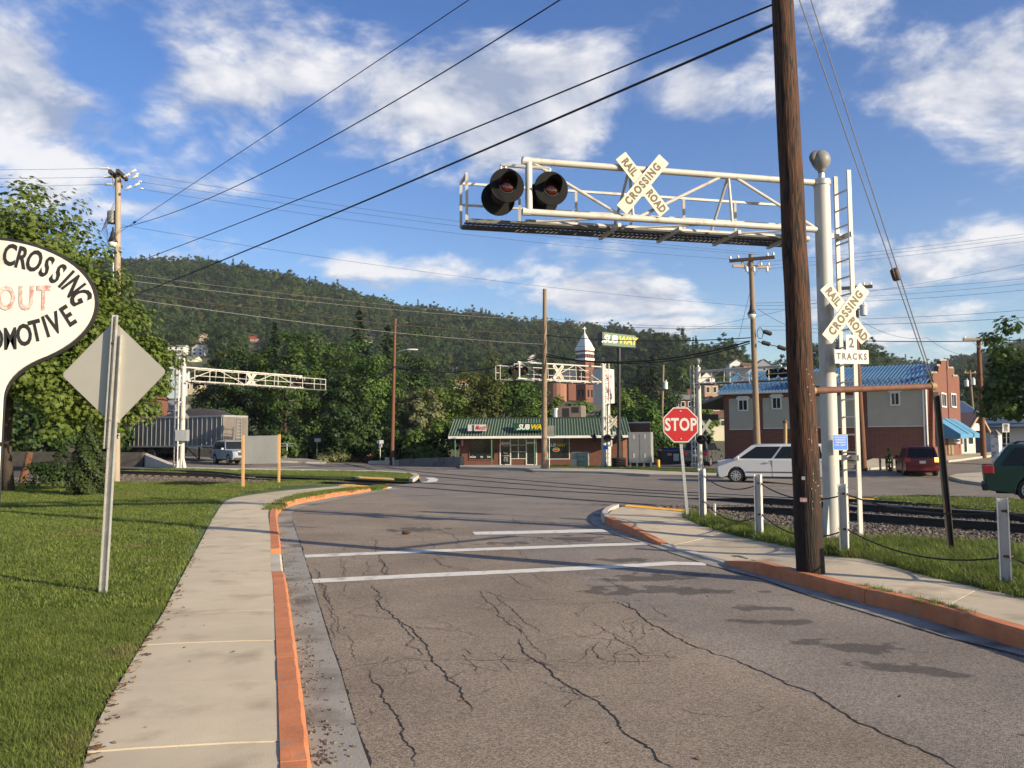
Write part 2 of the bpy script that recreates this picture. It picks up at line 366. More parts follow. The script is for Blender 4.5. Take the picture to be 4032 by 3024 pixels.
# --- asphalt with aggregate, old patching tints and stains that have a shape of their own
def asphalt_mat(name, c1, c2, stains=(), seam=None):
    m = mat(name, c1, .88, scale=.55, col2=c2); t = m.node_tree; b = t.nodes['Principled BSDF']; L = t.links.new
    tcn = [n for n in t.nodes if n.type == 'TEX_COORD'][0]; src = tcn.outputs['Object']
    base = b.inputs['Base Color'].links[0].from_socket
    vo = t.nodes.new('ShaderNodeTexVoronoi'); vo.inputs['Scale'].default_value = 95; L(src, vo.inputs['Vector'])
    hsv = t.nodes.new('ShaderNodeHueSaturation'); r = t.nodes.new('ShaderNodeMapRange'); r.inputs['To Min'].default_value = .55; r.inputs['To Max'].default_value = 1.5
    sepc = t.nodes.new('ShaderNodeSeparateColor'); L(vo.outputs['Color'], sepc.inputs[0]); L(sepc.outputs[0], r.inputs[0]); L(r.outputs[0], hsv.inputs['Value']); L(base, hsv.inputs['Color'])
    out = hsv.outputs[0]
    wpos = t.nodes.new('ShaderNodeNewGeometry').outputs['Position']
    n2 = t.nodes.new('ShaderNodeTexNoise'); n2.inputs['Scale'].default_value = 3.6; n2.inputs['Detail'].default_value = 9; L(wpos, n2.inputs['Vector'])
    acc = None
    for (c, rx, ry, ang) in stains:
        mp = t.nodes.new('ShaderNodeMapping'); mp.vector_type = 'TEXTURE'; mp.inputs['Location'].default_value = (c[0], c[1], 0); mp.inputs['Rotation'].default_value = (0, 0, ang); mp.inputs['Scale'].default_value = (rx, ry, 1000)
        L(wpos, mp.inputs[0]); ln = t.nodes.new('ShaderNodeVectorMath'); ln.operation = 'LENGTH'; L(mp.outputs[0], ln.inputs[0])
        q = t.nodes.new('ShaderNodeMath'); q.operation = 'SUBTRACT'; q.inputs[0].default_value = 1.0; L(ln.outputs['Value'], q.inputs[1])
        if acc is None: acc = q.outputs[0]
        else:
            k = t.nodes.new('ShaderNodeMath'); k.operation = 'MAXIMUM'; L(acc, k.inputs[0]); L(q.outputs[0], k.inputs[1]); acc = k.outputs[0]
    if acc is not None:
        nn = t.nodes.new('ShaderNodeMath'); nn.operation = 'MULTIPLY_ADD'; L(n2.outputs['Fac'], nn.inputs[0]); nn.inputs[1].default_value = 3.6; nn.inputs[2].default_value = -1.85
        sm = t.nodes.new('ShaderNodeMath'); sm.operation = 'ADD'; L(acc, sm.inputs[0]); L(nn.outputs[0], sm.inputs[1])
        rr = t.nodes.new('ShaderNodeMapRange'); rr.inputs['From Min'].default_value = .12; rr.inputs['From Max'].default_value = .40; rr.inputs['To Max'].default_value = .62; L(sm.outputs[0], rr.inputs[0])
        m3 = t.nodes.new('ShaderNodeMix'); m3.data_type = 'RGBA'; L(rr.outputs[0], m3.inputs[0]); L(out, m3.inputs[6]); m3.inputs[7].default_value = (.022, .02, .018, 1); out = m3.outputs[2]
    if seam:                                       # newer, greyer lane laid beyond the long construction joint
        d_ = (seam[1] - seam[0]).normalized(); n_ = Vector((-d_.y, d_.x, 0)); dt_ = t.nodes.new('ShaderNodeVectorMath'); dt_.operation = 'DOT_PRODUCT'; L(wpos, dt_.inputs[0]); dt_.inputs[1].default_value = n_
        rs2 = t.nodes.new('ShaderNodeMapRange'); k0 = n_.x * seam[0].x + n_.y * seam[0].y; rs2.inputs['From Min'].default_value = k0 - .02; rs2.inputs['From Max'].default_value = k0 + .02; rs2.inputs['To Max'].default_value = .75; L(dt_.outputs['Value'], rs2.inputs[0])
        h2_ = t.nodes.new('ShaderNodeHueSaturation'); h2_.inputs['Saturation'].default_value = .62; h2_.inputs['Value'].default_value = .84; L(out, h2_.inputs['Color'])
        m4 = t.nodes.new('ShaderNodeMix'); m4.data_type = 'RGBA'; L(rs2.outputs[0], m4.inputs[0]); L(out, m4.inputs[6]); L(h2_.outputs[0], m4.inputs[7]); out = m4.outputs[2]
    L(out, b.inputs['Base Color'])
    nb = t.nodes.new('ShaderNodeTexNoise'); nb.inputs['Scale'].default_value = 140; nb.inputs['Detail'].default_value = 3; L(src, nb.inputs['Vector'])
    bp = t.nodes.new('ShaderNodeBump'); bp.inputs['Strength'].default_value = .55; bp.inputs['Distance'].default_value = .008; L(nb.outputs['Fac'], bp.inputs['Height']); L(bp.outputs[0], b.inputs['Normal'])
    return m
def stn(px, py, rx, ry, ang=0): return (G(px, py).xy, rx, ry, R(ang))
STAINS = [stn(2560, 2275, .9, .35, 20), stn(2640, 2325, 1.1, .3, -12), stn(2480, 2330, .6, .2, 5), stn(3000, 2395, .4, .16, 0), stn(3060, 2450, .45, .16, -10), stn(3370, 2545, .5, .22, -25), stn(3580, 2635, .55, .18, -30),
          stn(1640, 2085, .7, .5, 0), stn(2260, 2120, .7, .5, 0), stn(1700, 1950, 1.2, .35, 20), stn(2560, 1990, 3.5, .5, -18), stn(2460, 2205, .5, .3, 0), stn(2000, 2140, .5, .3, 0)]
asph_side = asphalt_mat('street_asphalt', (.165, .132, .098), (.262, .213, .160), STAINS, (G(2433, 2366).xy, G(3750, 3019).xy))
asph_main = asphalt_mat('main_street_asphalt', (.125, .108, .09), (.205, .178, .145))
soil = mat('ground_soil', (.10, .085, .05), .95, .3, .3, bump=.4, bscale=5, col2=(.055, .075, .025))
lawn_soil = mat('lawn_soil', (.055, .095, .022), .95, scale=.8, bump=.5, bscale=30, col2=(.085, .125, .032), dirt=((.15, .115, .055), .55, .58, .75))

# terrain sheet: near field grid + hills, reaches past the ridge all round
def ground_mesh():
    mb = MB(); ys = []
    y = -60.0
    while y < 1900:
        ys.append(y); y += 4.0 if y < 120 else max(6, (y - 120) * .06 + 6)
    nx = 120; vs = []; fs = []
    for y in ys:
        wdt = max(160, abs(y) * 1.25 + 40)
        for i in range(nx + 1):
            x = (i / nx * 2 - 1); x = x * wdt
            vs.append(Vector((x, y, gz(x, max(y, 0.1)) - .10)))
    for j in range(len(ys) - 1):
        for i in range(nx):
            a = j * (nx + 1) + i; fs.append((a, a + 1, a + nx + 2, a + nx + 1))
    mb.add(vs, fs); o = mb.build('ground', soil, smooth='all', fix=False); return tag(o, kind='structure')
ground_mesh()

# edges measured along the kerbs
LK = [(1229, 3024), (1207, 2851), (1178, 2634), (1160, 2511), (1135, 2330), (1121, 2281), (1111, 2185), (1099, 2098), (1092, 2050), (1093, 2033), (1104, 2018), (1119, 2003), (1168, 1987), (1248, 1971), (1323, 1956), (1397, 1946), (1472, 1931), (1527, 1924), (1546, 1921)]
LA = [(1457, 3024), (1421, 2923), (1377, 2779), (1341, 2648), (1305, 2547), (1269, 2431), (1233, 2308), (1200, 2200), (1171, 2113), (1150, 2050), (1148, 2025), (1163, 2006), (1218, 1990), (1298, 1975), (1397, 1955), (1497, 1936), (1581, 1925)]
LS = [(327, 3024), (364, 2883), (444, 2728), (512, 2617), (555, 2543), (636, 2426), (685, 2327), (765, 2179), (827, 2059), (864, 2000), (875, 1985), (888, 1973), (911, 1963), (951, 1954), (1105, 1932), (1304, 1916), (1400, 1909)]
RA = [(4500, 2690), (4032, 2584), (3728, 2510), (3182, 2344), (2990, 2277), (2790, 2225), (2646, 2178), (2546, 2143), (2447, 2113), (2387, 2091), (2333, 2064), (2322, 2044), (2333, 2024), (2367, 2006), (2422, 1994)]
RK = [(4500, 2668), (4032, 2547), (3625, 2421), (3359, 2359), (3138, 2296), (2990, 2255), (2872, 2222), (2740, 2185), (2606, 2146), (2522, 2113), (2447, 2086), (2397, 2064), (2380, 2044), (2387, 2022), (2427, 2000)]
RS = [(4500, 2470), (4032, 2356), (3916, 2327), (3723, 2288), (3530, 2235), (3410, 2201), (3337, 2192), (3241, 2178), (3135, 2150), (3000, 2122), (2845, 2091), (2745, 2066), (2704, 2043), (2696, 2016)]
def ext(pts, d):                                   # carry a line on behind the camera along its first stretch
    a, b = pts[0], pts[1]; v = (a - b).normalized(); return [a + v * d] + pts
lk = ext(gp(LK), 9); la = ext(gp(LA), 9); ls = ext(gp(LS, .13), 9); ra = gp(RA); rk = gp(RK); rs = gp(RS, .13)
rk[0] = rk[1] + (rk[1] - rk[2]).normalized() * 7; ra[0] = ra[1] + (ra[1] - ra[2]).normalized() * 7; rs[0] = rs[1] + (rs[1] - rs[2]).normalized() * 7

# street the camera stands on, then the main street behind the tracks
sheet('street', la[1:] + gp([(1700, 1930), (2000, 1950), (2300, 1975)]) + ra[::-1][:-1] + [Vector((ra[0].x + 1, ra[0].y - 8)), Vector((3, -7)), Vector((la[1].x + .6, -7))], 0.0, asph_side, step=.8)
MS = [(420, 1862), (560, 1850), (694, 1846), (900, 1851), (1200, 1855), (1500, 1862), (1640, 1872), (1660, 1900), (1500, 1912), (1540, 1924), (1640, 1931), (2000, 1954), (2300, 1978), (2430, 1990), (2560, 1992), (2700, 2004), (2800, 2002), (3000, 1998), (3230, 1975), (3440, 1972), (3700, 1975), (4032, 1990), (4700, 2030),
      (4700, 1800), (4100, 1778), (3891, 1795), (3800, 1809), (3543, 1838), (3380, 1849), (2848, 1876), (2697, 1873), (2558, 1872), (2371, 1862), (2100, 1857), (2068, 1846), (1811, 1841), (1693, 1837), (1503, 1829), (1350, 1823), (1286, 1822), (1105, 1817), (900, 1806), (700, 1796), (420, 1780)]
sheet('main_street', gp(MS), -.006, asph_main, step=2.0)
# strip of side street laid between and up to the rails
# gutters
sheet('gutter', la + lk[::-1], .006, concrete_dark, step=.6)
sheet('gutter', ra + rk[::-1], .006, concrete_dark, step=.6)

# --- kerbs: painted stones, each its own piece
orange = mat('orange_kerb_paint', (.47, .172, .072), .8, .2, 4, bump=.15, bscale=50, dirt=((.27, .20, .14), 7.0, .60, .72))
def resample(pts, step):
    out = [pts[0].copy()]; acc = 0.0
    for a, b in zip(pts, pts[1:]):
        L = (b - a).length; t = step - acc
        while t < L: out.append(a.lerp(b, t / L)); t += step
        acc = L - (t - step)
    out.append(pts[-1].copy()); return out
def smooth_line(pts, it=2):
    for _ in range(it):
        q = [pts[0]]
        for a, b in zip(pts, pts[1:]): q += [a.lerp(b, .25), a.lerp(b, .75)]
        pts = q + [pts[-1]]
    return pts
def off_line(pts, d):
    out = []
    for i, p in enumerate(pts):
        q0 = pts[max(0, i - 1)]; q1 = pts[min(len(pts) - 1, i + 1)]; t = (q1 - q0).normalized(); out.append(p + Vector((-t.y, t.x)) * d)
    return out
def kerb(name, path, side, w, plan):
    """path = foot of the face; side: where the top lies; plan = [(photo point where the run ends, paint, height0, height1)]"""
    root = bpy.data.objects.new(name, None); link(root); p0 = path[0]; root.location = (p0.x, p0.y, gz(*p0)); ORG[root] = Vector(root.location); tag(root, kind='structure')
    pts = resample(smooth_line(path, 2), .12); i = 0
    for (end, m, h0, h1) in plan:
        e = len(pts) - 1 if end is None else min(range(len(pts)), key=lambda k: (pts[k] - G(*end).xy).length)
        ns = max(1, round((e - i) * .12 / 2.3))
        for q in range(ns):
            a0 = i + (e - i) * q // ns; a1 = i + (e - i) * (q + 1) // ns; seg = pts[a0:a1 + 1]; n = len(seg)
            if n < 2: continue
            mb = MB()
            for j, p in enumerate(seg):
                q0 = pts[max(0, a0 + j - 1)]; q1 = pts[min(len(pts) - 1, a0 + j + 1)]; d = (q1 - q0).normalized(); nr = Vector((-d.y, d.x)) * side
                hh = lerp(h0, h1, (q + j / (n - 1)) / ns); zb = gz(p.x, p.y); jit = .004 * math.sin((a0 + j) * 1.7); ed = .01 if j in (0, n - 1) else 0
                t_ = .004 if j == 0 else (-.004 if j == n - 1 else 0)
                mb.v += [Vector((v.x + d.x * t_, v.y + d.y * t_, zb + z)) for v, z in ((p + nr * jit, -.05), (p + nr * (.018 + jit), max(0, hh - .025 - ed)), (p + nr * (.042 + jit), hh - ed * .6), (p + nr * w, hh - ed * .4), (p + nr * w, -.05))]
            for j in range(n - 1):
                for r_ in range(4): s0 = j * 5 + r_; mb.f.append((s0, s0 + 1, s0 + 6, s0 + 5))
            mb.f.append((0, 1, 2, 3, 4)); mb.f.append(tuple((n - 1) * 5 + v for v in (4, 3, 2, 1, 0))); mb.build('kerb_stone', m, root, smooth=True)
        i = e
    return root
o_, c_ = orange, concrete
kerb('kerb', lk, 1, .17, [((1122, 2288), o_, .15, .13), ((1110, 2188), c_, .07, .05), ((1094, 2030), o_, .12, .15), ((1400, 1945), o_, .15, .15), ((1527, 1924), o_, .15, .08), (None, c_, .06, .03)])
rk_r = rk[::-1]
kerb('kerb', off_line(rk_r, -.10), 1, .17, [((2392, 2060), c_, .10, .155), ((2490, 2102), o_, .155, .14), ((2612, 2149), o_, .14, .04), ((2865, 2220), c_, .03, .03), ((2990, 2255), o_, .05, .15), (None, o_, .155, .165)])

# --- sidewalks: bed plus one slab per bay
slab_m = mat('sidewalk_concrete', (.47, .405, .29), .92, .1, 1.6, bump=.16, bscale=120, dirt=((.26, .215, .15), 1.9, .54, .78), objvar=.08)
joint_m = mat('joint_dirt', (.05, .045, .03), .95, .3, 8)
RA0, RA1 = G(2665, 2150).xy, G(2860, 2208).xy
def dip(x, y):
    p = Vector((x, y)); t = max(0, min(1, (p - RA0).dot(RA1 - RA0) / (RA1 - RA0).length_squared)); return .11 * (1 - ss(.25, 1.9, (RA0.lerp(RA1, t) - p).length))
def wz(x, y): return gz(x, y) - dip(x, y)
def sidewalk(A, B, zo, cuts, nm='sidewalk'):
    A = smooth_line(A, 2); B = smooth_line(B, 2); K = 160
    def at(P, t):
        tot = [0]
        for a, b in zip(P, P[1:]): tot.append(tot[-1] + (b - a).length)
        s = t * tot[-1]
        for i in range(len(P) - 1):
            if s <= tot[i + 1]: return P[i].lerp(P[i + 1], (s - tot[i]) / max(1e-6, tot[i + 1] - tot[i]))
        return P[-1]
    bed = sheet(nm, [at(A, i / 60) for i in range(61)] + [at(B, i / 60) for i in range(60, -1, -1)], zo - .012, joint_m, skirt=.2, step=.7, zf=wz)
    for (t0, u0), (t1, u1) in zip(cuts, cuts[1:]):
        mb = MB(); n = 14; e = .0002
        T = [at(A, lerp(t0 + e, t1 - e, i / n)) for i in range(n + 1)]; Bq = [at(B, lerp(u0 + e, u1 - e, i / n)) for i in range(n + 1)]
        dz = random.uniform(-.002, .004)
        vs = []; 
        for a, b in zip(T, Bq):
            for k in range(5):
                p = a.lerp(b, .001 + k / 4 * .998); vs.append(Vector((p.x, p.y, wz(p.x, p.y) + zo + dz - (.006 if k in (0, 4) else 0))))
        mb.add(vs, [(i * 5 + k, i * 5 + k + 1, i * 5 + k + 6, i * 5 + k + 5) for i in range(n) for k in range(4)])
        n0 = len(vs); ring = [i * 5 for i in range(n + 1)] + [n * 5 + k for k in range(1, 5)] + [i * 5 + 4 for i in range(n - 1, -1, -1)] + [k for k in range(3, 0, -1)]
        mb.v += [vs[i] - Vector((0, 0, .012)) for i in ring]; m_ = len(ring)
        mb.f += [(ring[i], ring[(i + 1) % m_], n0 + (i + 1) % m_, n0 + i) for i in range(m_)]
        mb.build('slab', slab_m, bed, smooth=True)
    return bed
# left walk: outer edge A = lawn side, B = behind kerb, leaving a verge past the bend
lkb = off_line(lk, .171)
Bl = lkb[:10] + gp([(1062, 2010), (1072, 2002), (1090, 1990), (1107, 1974), (1160, 1955), (1196, 1946), (1300, 1931), (1372, 1923), (1440, 1920)], .13)
def tpar(P, q):
    P = smooth_line(P, 2); tot = 0; best = (1e9, 0); L = []
    for a, b in zip(P, P[1:]):
        L.append(tot); t = max(0, min(1, (q - a).dot(b - a) / max(1e-9, (b - a).length_squared))); d = (a.lerp(b, t) - q).length
        if d < best[0]: best = (d, tot + t * (b - a).length)
        tot += (b - a).length
    return best[1] / tot
jl = [((357, 2960), (1084, 2920)), ((469, 2700), (1070, 2680)), ((553, 2540), (1066, 2522)), ((636, 2424), (1064, 2402)), ((765, 2175), (1050, 2190)), ((815, 2083), (1050, 2100)), ((845, 2030), (1050, 2056)), ((905, 1965), (1110, 1974)), ((1030, 1942), (1200, 1946)), ((1200, 1924), (1310, 1931))]
cl = [(0, 0), (tpar(ls, ls[1] - Vector((0, 1.2))), tpar(Bl, Bl[1] - Vector((0, 1.2))))] + [(tpar(ls, G(*a, .13).xy), tpar(Bl, G(*b, .13).xy)) for a, b in jl] + [(1, 1)]
sidewalk(ls, Bl, .135, cl)
rkb = off_line(rk_r, .071)
jr = [((2700, 2040), (2470, 2060)), ((2845, 2091), (2640, 2120)), ((3000, 2122), (2800, 2180)), ((3300, 2186), (3110, 2260)), ((3640, 2268), (3420, 2340)), ((3870, 2316), (3640, 2395))]
Ar = rs[::-1]
Br = [G(2462, 1996, .1).xy, G(2425, 2006, .1).xy] + rkb[2:]
def rz(x, y): return gz(x, y)
cr_ = [(0, 0)] + [(tpar(Ar, G(*a, .13).xy), tpar(Br, G(*b, .13).xy)) for a, b in jr] + [(tpar(Ar, Ar[-2]), tpar(Br, Br[-2])), (1, 1)]
sidewalk(Ar, Br, .135, cr_)

# --- yellow tactile pads with their domes
yellow = mat('yellow_tactile', (.62, .33, .035), .7, .1, 5, dirt=((.35, .22, .06), 4, .5, .75))
def pad(quad, off, nx, ny, nm='tactile_pad'):
    q = [G(x, y, off) for x, y in quad]; mb = MB(); mb.prism([v + Vector((0, 0, .02)) for v in q], (0, 0, -.05))
    for i in range(nx):
        for j in range(ny):
            u = (i + .5) / nx; v = (j + .5) / ny; p = q[0].lerp(q[1], u).lerp(q[3].lerp(q[2], u), v) + Vector((0, 0, .02))
            mb.lathe([(.014, 0), (.011, .006)], Matrix.Translation(p), 6)
    o = mb.build(nm, yellow, fix=False); tag(o, kind='structure'); return o
pad([(2470, 1990), (2696, 2010), (2700, 2018), (2458, 1997)], .125, 44, 9)
pad([(1359, 1908), (1488, 1916), (1440, 1920), (1330, 1913)], .125, 26, 6)
pad([(1416, 1880), (1553, 1887), (1553, 1891), (1412, 1884)], .125, 26, 5)
pad([(3226, 1953), (3440, 1966), (3445, 1972), (3222, 1959)], .06, 40, 6)

# --- lawns and verges
def_l = [(-40, -8)] + [ls[0] - Vector((0.02, 0))] + [p - Vector((.0, 0)) for p in off_line(ls, .015)[1:]] 
lawn_far = gp([(1400, 1906), (1250, 1908), (1105, 1915), (1000, 1922), (800, 1912), (640, 1908), (440, 1906), (300, 1908), (0, 1912)], .1)
lawn_poly = def_l + lawn_far + [Vector((-40, 36)), Vector((-40, -8))][:1]
sheet('lawn', lawn_poly, .115, lawn_soil, skirt=.22, step=1.0)
verge_poly = gp([(1076, 2002), (1092, 1993), (1110, 1975), (1162, 1956), (1198, 1947), (1302, 1932), (1374, 1924), (1440, 1921), (1500, 1920)], .13) + [p for p in off_line(lk, .18)[18:9:-1]]
sheet('verge', verge_poly, .12, lawn_soil, skirt=.15, step=.6)
RG = [(4500, 2225), (4032, 2180), (3916, 2166), (3675, 2150), (3410, 2140), (3241, 2148), (3120, 2112), (3000, 2092), (2895, 2075), (2795, 2046), (2700, 2028)]
rg = gp(RG, .06); rg[0] = rg[1] + (rg[1] - rg[2]).normalized() * 8
sheet('verge', rs[:-1] + rg[::-1], .115, lawn_soil, skirt=.2, step=.6)
isl = [(420, 1862), (694, 1848), (900, 1853), (1200, 1857), (1350, 1858), (1500, 1862), (1610, 1869), (1640, 1878), (1622, 1890), (1560, 1887), (1420, 1882), (1300, 1879), (1050, 1871), (800, 1862), (560, 1860)]
sheet('verge', gp(isl, .05), .10, lawn_soil, skirt=.15, step=1.2)
rv = [(3440, 1963), (3560, 1966), (3750, 1968), (4032, 1982), (4600, 2010), (4600, 2060), (4032, 2030), (3800, 2008), (3600, 1992), (3470, 1978)]
sheet('verge', gp(rv), .05, lawn_soil, skirt=.12, step=1.0)
sv = [(2135, 1842), (2377, 1845), (2500, 1848), (2600, 1852), (2700, 1857), (2845, 1862), (2845, 1850), (2700, 1846), (2500, 1838), (2300, 1834), (2140, 1833)]
sheet('verge', gp(sv, .12), .135, lawn_soil, skirt=.12, step=1.5)
# walks across the street
far_w = mat('far_walk', (.40, .36, .28), .92, .12, .8, bump=.1)
sheet('sidewalk', gp([(900, 1853), (1200, 1857), (1340, 1862), (1480, 1869), (1553, 1886), (1412, 1880), (1330, 1868), (1180, 1862), (900, 1857)], .1), .112, far_w, skirt=.1)
sheet('sidewalk', gp([(1811, 1839), (2068, 1844), (2100, 1852), (2371, 1857), (2558, 1868), (2697, 1870), (2850, 1874), (2850, 1864), (2700, 1859), (2500, 1849), (2377, 1846), (2135, 1842), (2130, 1832), (1811, 1829)], .12), .13, far_w, skirt=.16)
sheet('sidewalk', gp([(3380, 1845), (3543, 1834), (3800, 1806), (3891, 1794), (4032, 1780), (4032, 1768), (3860, 1784), (3640, 1790), (3380, 1825)], .12), .13, far_w, skirt=.16)
sheet('traffic_island', gp([(3735, 1875), (3768, 1866), (3823, 1862), (3950, 1858), (4150, 1862), (4150, 1925), (3960, 1912), (3868, 1901), (3790, 1891)], .12), .13, far_w, skirt=.16)
sheet('kerb_nose', gp([(1610, 1867), (1640, 1870), (1650, 1878), (1625, 1893), (1610, 1892), (1630, 1880)], .05), .15, concrete, skirt=.2, step=.5)
sheet('kerb_edge', gp([(3440, 1956), (3600, 1960), (3800, 1965), (4032, 1976), (4500, 2000), (4500, 2006), (4032, 1982), (3800, 1970), (3600, 1965), (3440, 1962)], .05), .07, concrete, skirt=.12)
sheet('kerb_edge', gp([(694, 1844), (900, 1848), (1200, 1852), (1500, 1857), (1600, 1864), (1598, 1867), (1500, 1861), (1200, 1856), (900, 1852), (694, 1848)], .05), .13, concrete, skirt=.2)
sheet('parking_lot', gp([(2560, 1846), (2845, 1852), (3000, 1856), (3380, 1846), (3390, 1828), (3200, 1822), (2880, 1822), (2700, 1826), (2560, 1830)]), .03, asph_main, step=2)
sheet('kerb_stone_walk', gp([(1105, 1806), (1200, 1806), (1286, 1818), (1280, 1822), (1105, 1816)], .1), .14, concrete_dark, skirt=.2)

# --- painted markings
wpaint = mat('road_paint_white', (.60, .585, .53), .75, .08, 8, dirt=((.22, .20, .17), 5, .55, .78))
ypaint = mat('road_paint_yellow', (.42, .24, .06), .75, .15, 6, dirt=((.18, .15, .12), 3, .5, .7))
def strip(name, pts, w, m, off=.005):
    P = gp(pts) if not isinstance(pts[0], Vector) else pts
    P = resample(P, .5 if w > .2 else 1.2); A = []; B = []
    for i, p in enumerate(P):
        q0 = P[max(0, i - 1)]; q1 = P[min(len(P) - 1, i + 1)]; d = (q1 - q0).normalized(); nr = Vector((-d.y, d.x)); ww = w * (1 + .05 * math.sin(i * 2.1))
        A.append(p + nr * ww / 2); B.append(p - nr * ww / 2)
    mb = MB(); n = len(P)
    mb.add([Vector((q.x, q.y, gz(q.x, q.y) + off)) for q in A + B], [(i, n + i, n + i + 1, i + 1) for i in range(n - 1)])
    return tag(mb.build(name, m, fix=False), kind='structure')
strip('crosswalk_line', [(1200, 2191), (1600, 2174), (2000, 2160), (2300, 2149), (2545, 2141)], .33, wpaint)
strip('crosswalk_line', [(1230, 2289), (1600, 2270), (2000, 2252), (2400, 2233), (2690, 2216), (2780, 2222)], .31, wpaint)
strip('stop_line', [(1865, 2101), (2100, 2096), (2384, 2089)], .52, wpaint)
strip('edge_line', [(1760, 1853), (1900, 1852), (2000, 1852)], .3, wpaint, .008)
strip('edge_line', [(2110, 1861), (2300, 1866), (2558, 1874)], .25, wpaint, .008)
strip('edge_line', [(900, 1847), (1100, 1841), (1240, 1834)], .28, wpaint, .008)
strip('centre_line', [(560, 1812), (800, 1822), (1120, 1831), (1240, 1832)], .25, ypaint, .008)
strip('centre_line', [(3620, 1947), (3780, 1957), (4032, 1972), (4400, 1995)], .12, ypaint, .008)
strip('centre_line', [(3620, 1951), (3780, 1962), (4032, 1978), (4400, 2003)], .12, ypaint, .008)
strip('edge_line', [(3730, 1880), (3790, 1894), (3868, 1906), (3960, 1917)], .18, wpaint, .008)
strip('edge_line', [(1690, 1881), (1708, 1888), (1700, 1896), (1675, 1900)], .5, wpaint, .008)

# --- cracks: open joints and frost cracks in the street, jagged strips of tar-dark void
crack_m = mat('crack_void', (.022, .018, .015), .95, .3, 20)
street = bpy.data.objects['street']
rc = random.Random(5)
def crack(pts, w, rough=.05, taper=True):
    P = gp(pts); P = resample(P, .035)
    n = len(P)
    if n < 3: return
    off = [0.0] * n; ph = [rc.uniform(0, 6.3) for _ in range(6)]
    A = []; B = []; walk = 0.0
    for i, p in enumerate(P):
        walk = walk * .9 + rc.uniform(-1, 1) * rough * .36
        q0 = P[max(0, i - 1)]; q1 = P[min(n - 1, i + 1)]; d = (q1 - q0).normalized(); nr = Vector((-d.y, d.x))
        e = min(1, i / 6, (n - 1 - i) / 6) if taper else 1
        ww = w * (.35 + .65 * rc.random()) * (e + .05); c = p + nr * (walk * min(1, e + .3) + rough * .4 * math.sin(i * .21 + ph[0]))
        ww *= .6; A.append(c + nr * ww / 2); B.append(c - nr * ww / 2)
    mb = MB(); mb.add([Vector((q.x, q.y, gz(q.x, q.y) + .003)) for q in A + B], [(i, n + i, n + i + 1, i + 1) for i in range(n - 1)])
    mb.build('crack', crack_m, street, fix=False)
s7 = lambda L: [(900 + x / 1.3825, 2200 + y / 1.3825) for x, y in L]
s6 = lambda L: [(1900 + x / 2.011, 1800 + y / 2.011) for x, y in L]
s5 = lambda L: [(900 + x / 2.011, 1750 + y / 2.011) for x, y in L]
s8 = lambda L: [(2400 + x / 1.3554, 2200 + y / 1.3554) for x, y in L]
